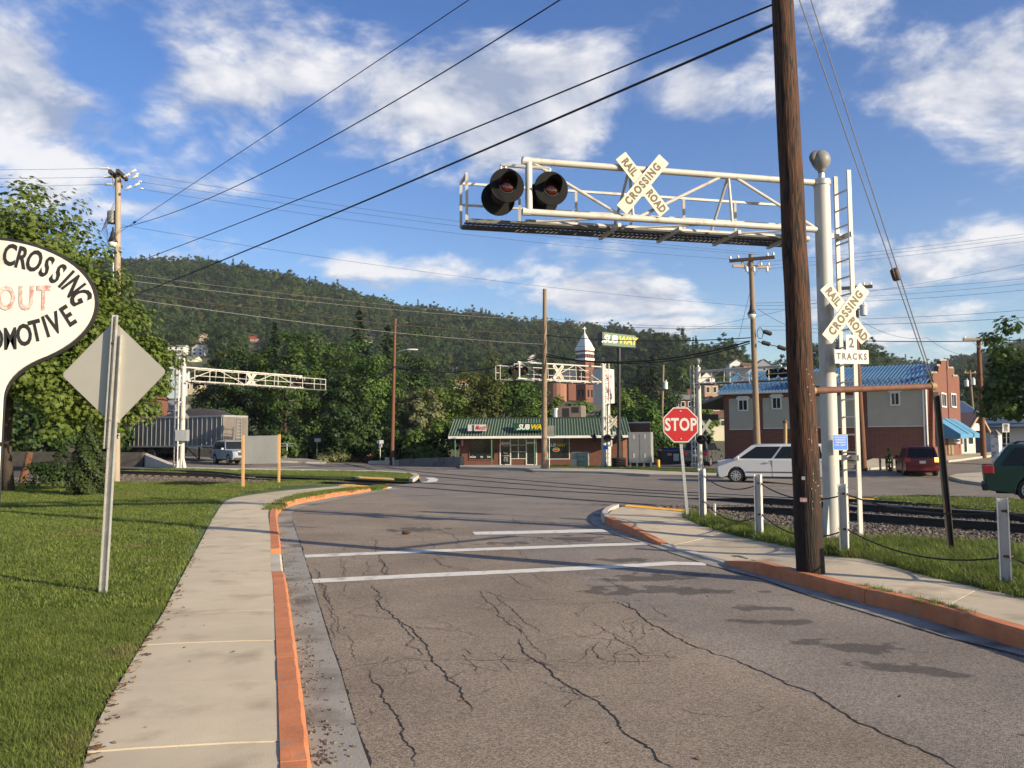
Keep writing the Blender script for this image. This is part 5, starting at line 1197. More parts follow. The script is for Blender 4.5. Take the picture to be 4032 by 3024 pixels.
t.build('raised_lettering', black_ink, root, fix=False)
worn = mat('worn_red_enamel', (.52, .045, .04), .5, scale=26, col2=(.78, .75, .68))
t = MB(); t.add(*text_mesh('OUT', .225, M @ Matrix.Translation((190 * k_, 20 * k_, .0145)), bold=.006, sx=.68, space=1.22, depth=.003)); t.add(*text_mesh('LOOK', .225, M @ Matrix.Translation((-180 * k_, 20 * k_, .0145)), bold=.006, sx=.68, space=1.2, depth=.003)); t.build('worn_lettering', worn, root, fix=False)
MB().prism([M @ Vector((x, y, .0135)) for x, y in ((-125 * k_, -560 * k_), (125 * k_, -560 * k_), (125 * k_, -545 * k_), (-125 * k_, -545 * k_))], (0, -.004, 0)).build('band', black_ink, root)

# ---- board on two timber posts (metal back)
pA = G(957, 1936, .1); pB = G(1098, 1921, .1); pine = mat('fresh_timber', (.42, .235, .09), .8, .18, 5, stretch=(4, 4, .5), col2=(.52, .32, .14), dirt=((.24, .11, .04), 2.5, .68, .78))
root = thing('notice_board', 'back of a metal sheet notice board on two fresh timber posts', 'notice board', pA.lerp(pB, .5))
tA = PY(957, 1714, pA.y); tB = PY(1100, 1710, pB.y)
for a, b in ((pA, tA), (pB, tB)): MB().beam(a - Vector((0, 0, .3)), b, .09, .09, (0, 1, 0)).build('post', pine, root, bevel=.006)
c1 = PY(957, 1717, pA.y + .06); c2 = PY(1100, 1714, pB.y + .06); d1 = PY(958, 1827, pA.y + .06); d2 = PY(1100, 1824, pB.y + .06)
MB().prism([d1, d2, c2, c1], (0, .02, 0)).build('sheet_panel', mat('zinc_sheet', (.32, .34, .34), .35, .1, 1.2, metal=.6), root)
x_ = d1.lerp(d2, .88); y_ = c1.lerp(c2, .88); MB().prism([x_ - Vector((0, .004, 0)), d2 - Vector((.03, .004, 0)), c2 - Vector((.03, .004, 0)), y_ - Vector((0, .004, 0))], (0, .003, 0)).build('sheet_lap', mat('zinc_sheet2', (.26, .29, .32), .3, .1, 1.2, metal=.6), root)

# ---- white steel posts with slung cables
post_w = mat('post_white', (.52, .52, .50), .55, .08, 4, dirt=((.40, .33, .25), 2.5, .6, .8))
PST = [((2768, 2047), (2765, 1846)), ((2990, 2114), (2985, 1868)), ((3326, 2184), (3318, 1905)), ((3962, 2320), (3950, 1962))]
PP = []
labs = ['white steel cable post beside the stop sign', 'white steel cable post between the stop sign and the big brown pole', 'white steel cable post in front of the white cantilever mast', 'white steel cable post at the verge below the green wagon']
for (b0, t0), lb in zip(PST, labs):
    b = G(*b0, .115); tp = PY(*t0, b.y); root = thing('cable_post', lb, 'post', b, 'white cable posts'); h = tp.z - b.z
    A = Vector((.8, -.6, 0)); Bd = Vector((.6, .8, 0)); mb = MB(); w, dp, tk = .15, .10, .012
    for s in (-1, 1): mb.box((-w / 2, s * dp / 2 - tk / 2, -.3), (w / 2, s * dp / 2 + tk / 2, h), Matrix.Translation(b) @ Matrix.Rotation(R(62), 4, 'Z'))
    mb.box((-tk / 2, -dp / 2, -.3), (tk / 2, dp / 2, h), Matrix.Translation(b) @ Matrix.Rotation(R(62), 4, 'Z')); mb.build('post', post_w, root)
    bo = MB()
    for z in (.86, .36): bo.lathe([(.016, -.08), (.016, .08)], Matrix.Translation(b + Vector((0, 0, z * h))) @ Matrix.Rotation(R(90), 4, 'X') @ Matrix.Rotation(R(30), 4, 'Y'), 6)
    bo.build('cable_bolt', rust_pipe, root); PP.append((b, h))
nxt = PP[3][0] + (PP[3][0] - PP[2][0]); PP.append((nxt, PP[3][1]))
cab = {0: 'upper', 1: 'lower'}
for j, z in enumerate((.855, .36)):
    for i in range(4):
        a = PP[i][0] + Vector((.03, -.03, PP[i][1] * z)); c = PP[i + 1][0] + Vector((.03, -.03, PP[i + 1][1] * z))
        o = MB().tube(cat_wire(a, c, (.17, .16, .12, .10)[i] + .06 * j, 18), .011, 6).build('sling_cable', cable_black, smooth='all')
        tag(o, '%s slack black cable from the white post %s' % (cab[j], ('by the stop sign', 'beyond the big pole', 'by the cantilever mast', 'below the green wagon')[i]), 'cable', 'cables slung between the white posts')
# stub post
sbp = G(2814, 2050, .1); stp = MB().tube([sbp - Vector((0, 0, .2)), PY(2813, 1983, sbp.y)], .03, 10).build('stub_post', galv, smooth=True); tag(stp, 'short galvanised pipe stub in the verge near the stop sign', 'post')
# ------------------------------------------------------------------ poles and lines
def creosote(name, c1, c2, dark, zlim):
    m = mat(name, c1, .8, scale=5, col2=c2, stretch=(7, 7, .55), bump=.9, bscale=9); t = m.node_tree; b = t.nodes['Principled BSDF']; L = t.links.new
    base = b.inputs['Base Color'].links[0].from_socket; tcn = [n for n in t.nodes if n.type == 'TEX_COORD'][0]
    mp = t.nodes.new('ShaderNodeMapping'); mp.inputs['Scale'].default_value = (30, 30, 3.2); L(tcn.outputs['Object'], mp.inputs[0])
    vz = t.nodes.new('ShaderNodeTexNoise'); vz.inputs['Scale'].default_value = 1.0; vz.inputs['Detail'].default_value = 3; L(mp.outputs[0], vz.inputs['Vector'])
    r = t.nodes.new('ShaderNodeMapRange'); r.inputs['From Min'].default_value = .53; r.inputs['From Max'].default_value = .59; L(vz.outputs['Fac'], r.inputs[0])
    m1 = t.nodes.new('ShaderNodeMix'); m1.data_type = 'RGBA'; L(r.outputs[0], m1.inputs[0]); L(base, m1.inputs[6]); m1.inputs[7].default_value = (*dark, 1)
    sp = t.nodes.new('ShaderNodeSeparateXYZ'); L(tcn.outputs['Object'], sp.inputs[0]); n2 = t.nodes.new('ShaderNodeTexNoise'); n2.inputs['Scale'].default_value = 6
    mp2 = t.nodes.new('ShaderNodeMapping'); mp2.inputs['Scale'].default_value = (3, 3, .4); L(tcn.outputs['Object'], mp2.inputs[0]); L(mp2.outputs[0], n2.inputs['Vector'])
    a = t.nodes.new('ShaderNodeMath'); a.operation = 'MULTIPLY_ADD'; L(n2.outputs['Fac'], a.inputs[0]); a.inputs[1].default_value = 2.2; L(sp.outputs[2], a.inputs[2])
    r2_ = t.nodes.new('ShaderNodeMapRange'); r2_.inputs['From Min'].default_value = zlim + 1.5; r2_.inputs['From Max'].default_value = zlim + .7; r2_.inputs['To Max'].default_value = .85; L(a.outputs[0], r2_.inputs[0])
    m2 = t.nodes.new('ShaderNodeMix'); m2.data_type = 'RGBA'; L(r2_.outputs[0], m2.inputs[0]); L(m1.outputs[2], m2.inputs[6]); m2.inputs[7].default_value = (*dark, 1); L(m2.outputs[2], b.inputs['Base Color'])
    return m
pole_m = creosote('creosoted_pole', (.028, .011, .005), (.092, .036, .015), (.008, .006, .005), 1.0)
pb = G(3192, 2264, .135); pb = PY(3192, 2264 - 9, pb.y + .2); pb.z = .135; Yp = pb.y; p0 = PY(3080, 0, Yp); ax = (p0 - pb); ax = ax / ax.z
POLE = lambda z: pb + ax * (z - pb.z)
root = thing('utility_pole', 'big dark brown creosoted utility pole standing at the right kerb', 'utility pole', pb, 'utility poles')
mb = MB(); n = 26; zs = [pb.z - .3 + (10.9 - pb.z + .3) * i / n for i in range(n + 1)]; rp = random.Random(4)
mb.tube([POLE(z) + Vector((rp.uniform(-.006, .006), rp.uniform(-.006, .006), 0)) for z in zs], [lerp(.170, .118, i / n) * (1 + rp.uniform(-.012, .012)) for i in range(n + 1)], 28); mb.build('pole', pole_m, root, smooth='all')
st = MB()
for i in range(30):
    z = rp.uniform(.9, 2.6); a = R(rp.uniform(-90, -40)); r = lerp(.168, .13, z / 10); st.box((-.003, -.003, -.007), (.003, .003, .007), Matrix.Translation(POLE(z) + Vector((math.cos(a) * r, math.sin(a) * r, 0))))
tag(st.build('staple', galv, root, fix=False), kind='stuff')
MB().box((-.05, -.004, -.025), (.03, .0, .025), Matrix.Translation(POLE(1.02) + Vector((-.085, -.152, 0))) @ Matrix.Rotation(R(-25), 4, 'Z')).build('paper_tag', mat('red_tag', (.4, .03, .03), .7, scale=30, col2=(.7, .66, .6)), root)
MB().box((-.02, -.004, -.02), (.02, .0, .02), Matrix.Translation(POLE(1.28) + Vector((-.085, -.155, 0))) @ Matrix.Rotation(R(-25), 4, 'Z')).build('pole_tag', sign_white2, root)
mb = MB()
for z in (9.6, 10.3):                                   # crossarm and insulators above the frame
    mb.beam(POLE(z) + Vector((-1.1, -.2, 0)), POLE(z) + Vector((1.1, -.2, 0)), .11, .09)
mb.build('crossarm', wood_old, root)
# strut and guy
s0 = POLE(PY(3205, 1538, Yp).z) + Vector((.12, .03, 0)); s1 = PY(3663, 1521, Yp + 1.5)
gr = thing('guy_strut', 'rusty horizontal pipe strut bracing a guy wire from the big brown pole', 'guy strut', s0)
MB().tube([s0, s1], .042, 14).build('pipe', rust_pipe, gr, smooth=True)
dd = (s1 - s0).normalized(); MB().tube([s1 - dd * .02, s1 + dd * .09], .055, 12).tube([s0 - dd * .03, s0 + dd * .05], .058, 12).build('end_fitting', mat('brass_fitting', (.25, .17, .08), .6, .3, 12), gr, smooth=True)
gw = thing('guy_wire', 'twin guy wires with a strain insulator from the big brown pole down to the verge', 'guy wire', G(3737, 2188, .11))
anc = G(3737, 2188, .11); tipp = s1 + dd * .06
for z, o_ in ((7.75, 0), (8.35, .03)): MB().tube([POLE(z) + Vector((.1, 0, 0)), tipp + Vector((o_, 0, .02))], .008, 6).build('strand', cable_light, gw)
ins = POLE(8.35).lerp(tipp, .74); iv = (tipp - POLE(8.35)).normalized()
MB().tube([ins - iv * .09, ins - iv * .07, ins + iv * .07, ins + iv * .09], [.035, .055, .055, .035], 10).build('strain_insulator', mat('brown_porcelain', (.06, .035, .025), .35, .2, 9), gw, smooth=True)
MB().tube([tipp - Vector((0, 0, .02)), anc - Vector((0, 0, .3))], .007, 6).build('strand', cable_light, gw)
av = (tipp - anc).normalized(); g0 = anc + av * .05
mbg = MB(); mbg.beam(g0 + Vector((.03, 0, 0)), g0 + av * 2.25 + Vector((.03, 0, 0)), .07, .02, (0, 1, 0)); mbg.beam(g0 + Vector((.065, -.02, 0)), g0 + av * 2.2 + Vector((.065, -.02, 0)), .012, .05, (0, 1, 0)); mbg.build('guy_guard', mat('guard_brown', (.035, .028, .022), .7, .3, 8), gw)
MB().tube([g0 - av * .1, g0 + av * .75], .012, 8).build('anchor_rod', rust_pipe, gw)

def insul(mb, p, s=1.0, d=(0, 0, 1)):
    M = frame(p, (1, 0, 0) if abs(d[0]) < .9 else (0, 1, 0), None, d)
    mb.lathe([(.03 * s, 0), (.07 * s, .03 * s), (.04 * s, .06 * s), (.07 * s, .09 * s), (.03 * s, .12 * s), (.05 * s, .15 * s), (.02 * s, .18 * s)], M, 10)
porc = mat('porcelain', (.62, .64, .64), .25, .05, 9)
def upole(label, bpx, tpx, Y, r0, r1, m, off=0.0):
    if Y is None: b = G(*bpx, off); Y = b.y
    else: b = PY(*bpx, Y); b.z = gz(b.x, Y)
    t = PY(*tpx, Y); root = thing('utility_pole', label, 'utility pole', b, 'utility poles')
    MB().tube([b - Vector((0, 0, .3))] + [b.lerp(t, i / 8) for i in range(1, 9)], [lerp(r0, r1, i / 8) for i in range(9)], 12).build('pole', m, root, smooth=True)
    return root, b, t
def teardrop(root, c, s=1.0):
    M = Matrix.Translation(c)
    h = MB().lathe([(.26 * s, 0), (.27 * s, .04 * s), (.2 * s, .16 * s), (.13 * s, .32 * s), (.10 * s, .55 * s), (.05 * s, .62 * s), (.04 * s, .85 * s)], M, 16).build('lamp_housing', black_metal, root, smooth='all')
    MB().lathe([(.06 * s, -.28 * s), (.16 * s, -.22 * s), (.23 * s, -.1 * s), (.25 * s, 0)], M, 16).build('lamp_globe', mat('lamp_glass', (.62, .64, .62), .12, .1, 3, spec=.6), h, smooth='all')
def transformer(root, c, s=1.0):
    tb = MB().lathe([(.2 * s, 0), (.23 * s, .03), (.23 * s, .62 * s), (.26 * s, .64 * s), (.24 * s, .7 * s), (.1 * s, .76 * s)], Matrix.Translation(c), 16).build('transformer', mat('transformer_grey', (.52, .54, .54), .5, .08, 4), root, smooth=True)
    mb = MB(); insul(mb, Vector(c) + Vector((.08 * s, 0, .74 * s)), 1.0 * s); mb.build('bushing', porc, tb, smooth='all')
def crossarm(root, c, d, half, m=wood_old, ins=(), th=.11):
    d = Vector(d).normalized(); a = MB().beam(c - d * half, c + d * half, th, th * 1.2).build('crossarm', m, root); ip = MB(); br = MB()
    for s in ins: insul(ip, c + d * half * s + Vector((0, 0, th * .6)), 1.1)
    if ins: ip.build('insulator', porc, a, smooth='all')
    for s in (-1, 1): br.beam(c + d * half * .5 * s, c - Vector((0, 0, .6)), .03, .03)
    br.build('arm_brace', wood_old, root)
# left pole on the lawn's far side
r_, b, t = upole('weathered pale utility pole with lantern rising behind the sycamore', (457, 1908), (465, 676), None, .16, .115, wood_grey, .05); LP = t; LPb = b; YL = b.y
onL = lambda py: b.lerp(t, (PY(460, py, YL).z - b.z) / (t.z - b.z)) if False else PY(462, py, YL)
crossarm(r_, PY(449, 690, YL - .12), (.12, -1, .02), .55, mat('dark_arm', (.05, .035, .025), .8, .2, 6), (), .13); crossarm(r_, PY(481, 690, YL + .1), (.12, -1, .02), .6, mat('dark_arm', (.05, .035, .025), .8, .2, 6), (), .13)
mb = MB()
for px, py, d in ((395, 663, -1), (408, 697, -1), (412, 726, -1)):
    for k in range(3): insul(mb, PY(px + k * 11, py, YL), .8, (1, 0, 0))
for px, py in ((535, 685), (545, 715), (552, 743)): insul(mb, PY(px, py, YL), .8, (1, 0, 0))
mb.build('insulator', porc, r_, smooth='all')
mb = MB()
for px, py in ((523, 675), (530, 697), (537, 728), (500, 690), (505, 740)):
    mb.lathe([(.03, -.16), (.065, -.13), (.04, -.05), (.075, .0), (.04, .06), (.065, .12), (.03, .16)], Matrix.Translation(PY(px, py, YL - .3)) @ Matrix.Rotation(R(60), 4, 'Y'), 10)
mb.build('cutout', porc, r_, smooth='all')
tb = PY(440, 890, YL); MB().lathe([(.18, 0), (.2, .02), (.2, .5), (.18, .55)], Matrix.Translation(PY(440, 880, YL + .1)), 14).build('switch_can', mat('can_grey', (.24, .26, .25), .6, .15, 5), r_, smooth=True)
teardrop(r_, PY(443, 955, YL - .25), .8)
MB().tube([PY(446, 1000, YL - .1), PY(446, 1900, YL - .1)], .03, 6).build('conduit', galv, r_)
mb = MB()
for k in range(5):
    mb.tube([PY(450, 800 + 14 * k, YL - .2), PY(415 - 4 * k, 870 + 10 * k, YL - .3), PY(425, 920 + 8 * k, YL - .3), PY(450, 905, YL - .2)], .012, 5)
mb.build('jumper', cable_black, r_)
# others
r850, b, t850 = upole('slim reddish-brown pole with curved lamp arm beside the retaining wall', (1543, 1829), (1556, 1255), None, .19, .12, wood_red); Y850 = b.y
a0 = PY(1560, 1392, Y850); MB().tube([a0, PY(1570, 1384, Y850 - .2), PY(1595, 1377, Y850 - .4), PY(1612, 1376, Y850 - .5)], .045, 8).build('lamp_arm', galv, r850, smooth=True)
MB().lathe([(.03, -.5), (.16, -.35), (.19, 0), (.14, .35), (.05, .5)], Matrix.Translation(PY(1622, 1377, Y850 - .5)) @ Matrix.Rotation(R(90), 4, 'Y') @ Matrix.Diagonal((.55, 1, 1.15, 1)), 12).build('lamp_head', sign_white2, r850, smooth='all')
MB().tube([PY(1530, 1462, Y850 - .2), PY(1500, 1480, Y850 - .2)], .14, 8).build('splice_case', cable_black, r850)
r1178, b, t1178 = upole('bare grey wooden pole in front of the green-roofed shop', (2143, 1846), (2145, 1138), None, .2, .13, wood_old, .12); Y1178 = b.y
rM, b, tM = upole('brown utility pole with crossarms and a lantern in front of the blue-roofed building', (2985, 1850), (2956, 1001), 47.5, .2, .13, wood_old); YM = 47.5
crossarm(rM, PY(2960, 1020, YM - .15), (1.0, -.25, .03), 1.25, mat('dark_arm', (.05, .035, .025), .8, .2, 6), (-.95, -.6, .7, .95), .15); crossarm(rM, PY(2960, 1050, YM + .12), (1.0, .15, -.01), 1.15, wood_grey, (-.5, -.2, .5, .9), .13)
mb = MB()
for px in (2940, 2968, 3020): mb.lathe([(.04, -.16), (.08, -.12), (.08, .1), (.05, .16)], Matrix.Translation(PY(px, 1060, YM - .3)), 10)
mb.build('cutout', porc, rM, smooth='all'); teardrop(rM, PY(2960, 1238, YM - .35), .95)
mb = MB(); cc = PY(2993, 1312, YM - .2); mb.tube([cc + Vector((math.cos(a * .4) * .17, 0, math.sin(a * .4) * .32)) for a in range(17)], .02, 6); mb.build('cable_coil', cable_black, rM)
mb = MB()
for px, py, q in ((3022, 1310, -.12), (3016, 1352, -.1), (3078, 1370, -.12)): c = PY(px, py, YM - .3); mb.tube([c + Vector((-.24, 0, -q * .8)), c + Vector((-.2, 0, -q * .6)), c + Vector((.2, 0, q * .6)), c + Vector((.24, 0, q * .8))], [.06, .12, .12, .06], 10)
mb.build('splice_case', cable_black, rM, smooth=True)
rN, b, tN = upole('dark utility pole with a white transformer behind the cantilever ladder', (3400, 1800), (3358, 1120), 52, .2, .14, wood_red); YN = 52
crossarm(rN, PY(3368, 1132, YN - .15), (1.0, -.2, .03), 1.0, mat('dark_arm', (.05, .035, .025), .8, .2, 6), (-.9, .5, .9), .16); transformer(rN, PY(3400, 1243, YN - .3), .95); transformer(rN, PY(3378, 1250, YN + .2), .75)
rE, b, tE = upole('reddish utility pole with a small crossarm beside the little cream shop', (3873, 1797), (3852, 1328), None, .2, .14, wood_red, .1); YE = b.y
crossarm(rE, PY(3852, 1336, YE - .2), (1.0, .1, .02), 1.2, wood_old, (-.9, .9), .14)
rD, b, tD = upole('far utility pole with two grey transformers above the metal roofs', (3840, 1700), (3818, 1458), 125, .2, .14, wood_old)
crossarm(rD, PY(3820, 1468, 125), (1, 0, 0), .9, wood_old, (-.8, .8), .14); transformer(rD, PY(3806, 1522, 124.6), 1.3); transformer(rD, PY(3832, 1516, 124.6), 1.3)
rT, b, tT = upole('thin wooden pole with one white transformer left of the stop sign', (2603, 1790), (2612, 1437), 100, .17, .12, wood_old); transformer(rT, PY(2620, 1533, 99.6), 1.25)
# ---- lines
def wire(label, pts, sag, r, m=cable_black, group='overhead lines'):
    mb = MB()
    for a, b in zip(pts, pts[1:]): mb.tube(cat_wire(a, b, sag, 22), r, 5, cap=False)
    return tag(mb.build('overhead_line', m, smooth='all', fix=False), label, 'overhead line', group)
lp = lambda px, py: PY(px, py, YL)
lines = [('thin line from the pale lantern pole up to the big brown pole top', [lp(470, 915), POLE(10.05)], .02, .010), ('slack twisted service line from the pale lantern pole to the big brown pole', [lp(478, 897), POLE(9.2)], .75, .013),
         ('straight black cable from the pale pole to the big brown pole', [lp(470, 1056), POLE(7.32)], .10, .014), ('thick black cable with a splice case near the sycamore', [lp(470, 1185), POLE(7.06)], .10, .020)]
for l in lines: wire(l[0], l[1], l[2], l[3])
p = lp(470, 1185).lerp(POLE(7.06), .045); q = lp(470, 1185).lerp(POLE(7.06), .075); sc1 = MB().tube([p, p.lerp(q, .15), p.lerp(q, .85), q], [.04, .09, .09, .04], 10).build('splice_case', cable_black, smooth=True); tag(sc1, 'black splice case hung on the thick cable right of the sycamore', 'splice case')
p = lp(470, 915).lerp(POLE(10.05), .075); MBs = MB().tube([p - Vector((.05, 0, .03)), p + Vector((.05, 0, .03))], .045, 8).build('line_splice', cable_black); tag(MBs, 'small dark splice on the thin rising line near the lantern pole', 'splice')
M_ = lambda px, py: PY(px, py, YM); P8 = lambda px, py: PY(px, py, Y1178); P5 = lambda px, py: PY(px, py, Y850)
for i, (a, b) in enumerate((((548, 687), (3010, 997)), ((552, 716), (2990, 1003)), ((556, 745), (2895, 1022)))): wire(('top', 'middle', 'bottom')[i] + ' of three thin high-voltage conductors from the pale pole to the lantern crossarm pole', [lp(*a), M_(*b)], .35, .007)
for i, (a, b) in enumerate((((395, 663), (-900, 655)), ((408, 697), (-900, 690)), ((412, 726), (-900, 728)))): wire(('top', 'middle', 'bottom')[i] + ' of three thin conductors leaving the pale pole above the sycamore', [lp(*a), PY(*b, 34)], .1, .007)
wire('neutral conductor from the pale pole to the lantern crossarm pole', [lp(475, 885), M_(2955, 1205)], .4, .007)
wire('thin conductor leaving the pale pole beside the lantern', [lp(450, 880), PY(-900, 880, 34)], .1, .007)
wire('light grey upper cable across the wooded hill', [lp(470, 1100), P8(2145, 1262), M_(2955, 1292)], .22, .013, cable_light); wire('thick brown lashed cable across the wooded hill', [lp(470, 1145), P8(2145, 1320), M_(2955, 1330)], .28, .030, mat('lashed_cable', (.032, .022, .018), .7, .3, 40)); wire('light grey lower cable across the wooded hill', [lp(470, 1170), P8(2145, 1356), M_(2955, 1342)], .28, .016, cable_light); wire('thin light top line across the wooded hill', [lp(470, 1075), P8(2145, 1252), M_(2955, 1285)], .2, .008, cable_light)
wire('thick black cable drooping from the brown lamp pole past the shop sign', [P5(1545, 1446), P8(2145, 1402), M_(2952, 1344)], .75, .05); wire('black cable below it drooping to the crossarm pole', [P5(1545, 1440), P8(2145, 1392), M_(2952, 1352)], .9, .035)
wire('black cable hanging left from the brown lamp pole into the trees', [P5(1545, 1450), PY(1290, 1500, Y850 + 14)], .6, .045); wire('second black cable hanging left from the brown lamp pole into the trees', [P5(1545, 1452), PY(1330, 1530, Y850 + 12)], .7, .045)
Nn = lambda px, py: PY(px, py, YN)
for i, (a, b) in enumerate((((2985, 1032), (4700, 822)), ((2985, 1048), (4700, 832)), ((3020, 1058), (4700, 850)))): wire(('top', 'middle', 'bottom')[i] + ' of three thin conductors running from the lantern crossarm pole', [M_(*a), PY(*b, 40)], .25, .007)
for i, (a, b, r) in enumerate((((3420, 1148), (4700, 890), .008), ((3420, 1143), (4700, 1012), .008), ((3405, 1167), (4700, 1030), .008), ((3405, 1186), (4700, 1060), .009), ((3390, 1256), (4700, 1150), .010), ((3385, 1278), (4700, 1185), .012), ((3380, 1342), (4700, 1300), .026))): wire(('highest', 'second highest', 'third highest', 'fourth highest', 'fifth highest', 'second lowest', 'lowest and thickest')[i] + ' line running on from the transformer pole behind the ladder', [Nn(*a), PY(*b, 44)], .25, r)
for i, (a, b) in enumerate((((2975, 1193), (3365, 1162)), ((2975, 1203), (3365, 1178)), ((2975, 1217), (3365, 1196)), ((2985, 1284), (3370, 1262)), ((2985, 1300), (3370, 1275)))): wire(('highest', 'second highest', 'middle', 'second lowest', 'lowest')[i] + ' short line between the lantern pole and the transformer pole', [M_(*a), Nn(*b)], .12, .010)
wire('drooping service line from the lantern pole', [M_(2985, 1218), Nn(3380, 1290)], .8, .012); wire('black feeder between the lantern pole and the transformer pole', [M_(2985, 1345), Nn(3375, 1342)], .5, .03); wire('service line dropping from the transformer pole to the blue-roofed building', [Nn(3395, 1268), PY(3650, 1330, 61), PY(3850, 1400, YE)], .4, .012)
wire('thin line crossing to the far right pole', [M_(2600, 1320), PY(3300, 1170, 40)], .1, .007)
wire('thin guy line slanting left from the lantern pole', [M_(2955, 1140), PY(2905, 1345, YM + 4)], .0, .010)
wire('line from the reddish pole to the right', [PY(3880, 1336, YE), PY(4400, 1310, 60)], .3, .012); wire('service line over the right street', [PY(3880, 1345, YE), PY(4300, 1460, 60)], .3, .010)
# ------------------------------------------------------------------ buildings
class Pl:
    """vertical plane through two ground points; pixels are put on it"""
    def __init__(s, a, b): s.a = Vector((a[0], a[1], 0)); s.d = Vector((b[0] - a[0], b[1] - a[1], 0)).normalized(); s.n = Vector((s.d.y, -s.d.x, 0)); s.n = s.n if s.n.dot(CAM - s.a) > 0 else -s.n; s.len = (Vector((b[0], b[1], 0)) - s.a).length
    def at(s, px, py, off=0.0):
        d = pdir(px, py); o = s.a + s.n * off; t = (o - CAM).dot(s.n) / d.dot(s.n); return CAM + d * t
    def rect(s, mb, x0, y0, x1, y1, off, th):
        """axis-aligned panel on the wall from two opposite pixel corners"""
        a = s.at(x0, y1, 0); b = s.at(x1, y0, 0); u0 = (a - s.a).dot(s.d); u1 = (b - s.a).dot(s.d); mid = s.at((x0 + x1) / 2, y0, 0).z; low = s.at((x0 + x1) / 2, y1, 0).z
        return s.uv(mb, u0, low, u1, mid, off, th)
    def uv(s, mb, u0, z0, u1, z1, off, th):
        P = lambda u, z: s.a + s.d * u + Vector((0, 0, z)) + s.n * off
        mb.prism([P(u0, z0), P(u1, z0), P(u1, z1), P(u0, z1)], s.n * th); return (u0, z0, u1, z1)
brick = brickmat('shop_brick', (.125, .040, .024), (.165, .055, .033), (.13, .11, .09)); brick_d = brickmat('dark_brick', (.15, .048, .032), (.20, .066, .042), (.14, .11, .09)); brick_f = brickmat('front_brick', (.15, .046, .026), (.19, .062, .036), (.13, .10, .08))
frame_w = mat('frame_white', (.66, .66, .63), .5, .05, 3); cream = mat('cream_stucco', (.40, .37, .29), .9, .06, 1.5, bump=.1, bscale=40)
green_metal = mat('green_roof', (.028, .058, .038), .5, .15, 2, metal=.2); green_pale = mat('green_rib', (.20, .26, .20), .4, .1, 4, metal=.2); green_post = mat('green_post', (.04, .12, .06), .5, .1, 4)
def window(root, P, x0, y0, x1, y1, off=.02, mull=1, rail=1, fw_=.07, name='window', fm=None, gm=None):
    m0 = MB(); u0, z0, u1, z1 = P.rect(m0, x0, y0, x1, y1, off - .09, .08); w = m0.build(name, gm or glass_dark, root)
    f = MB()
    for (a, b, c, d) in ((u0 - fw_, z0 - fw_, u0, z1 + fw_), (u1, z0 - fw_, u1 + fw_, z1 + fw_), (u0, z0 - fw_, u1, z0), (u0, z1, u1, z1 + fw_)): P.uv(f, a, b, c, d, off - .05, .09)
    for k in range(mull): u = lerp(u0, u1, (k + 1) / (mull + 1)); P.uv(f, u - .025, z0, u + .025, z1, off - .02, .04)
    for k in range(rail): z = lerp(z0, z1, (k + 1) / (rail + 1)); P.uv(f, u0, z - .02, u1, z + .02, off - .021, .039)
    f.build('frame', fm or frame_w, w); return w, (u0, z0, u1, z1)

# ---- the green-roofed shop
fl = G(1810, 1837, .0); frr = PY(2470, 1832, fl.y - 1.6); P = Pl((fl.x, fl.y), (frr.x, frr.y))
root = thing('shop_building', 'low brick shop building with a green ribbed mansard roof', 'building', Vector((fl.x, fl.y, fl.z)))
zf = fl.z - .3; W = P.len; back = -P.n * 13
def u_of(px, off=0.0): return (P.at(px, 1780, off) - P.a).dot(P.d)
z_eave = P.at(2140, 1716).z; z_top = P.at(2140, 1650).z + .05
c = lambda u, z, o=0.0: P.a + P.d * u + Vector((0, 0, z)) + P.n * o
wl = MB(); a_ = [c(0, zf), c(W, zf), c(W, zf) + back, c(0, zf) + back]; wl.prism(a_, (0, 0, z_eave + .55 - zf)); wall = wl.build('wall', brick, root)
# pale pier at the right corner, brown rear wing
MB().prism([c(W - .35, zf, .02), c(W + .02, zf, .02), c(W + .02, zf, -.4), c(W - .35, zf, -.4)], (0, 0, z_eave - zf)).build('corner_pier', brickmat('pale_brick', (.30, .12, .07), (.36, .155, .10), (.22, .18, .14)), root)
wg = PY(2478, 1700, P.a.y + 1.5); wr = PY(2592, 1700, P.a.y - 2.5); zt_ = PY(2540, 1664, P.a.y).z
MB().prism([Vector((wg.x - 3, wg.y + 4, zf)), Vector((wr.x, wr.y + 4, zf)), Vector((wr.x + 1.5, wr.y + 13, zf)), Vector((wg.x - 2, wg.y + 12, zf))], (0, 0, zt_ - zf)).build('rear_wing', mat('brown_wall', (.17, .085, .055), .9, .12, 1), root)
MB().prism([Vector((wg.x - 3, wg.y + 3.95, zt_)), Vector((wr.x + .05, wr.y + 3.95, zt_)), Vector((wr.x + .05, wr.y + 4.2, zt_)), Vector((wg.x - 3, wg.y + 4.2, zt_))], (0, 0, .12)).build('coping', frame_w, root)
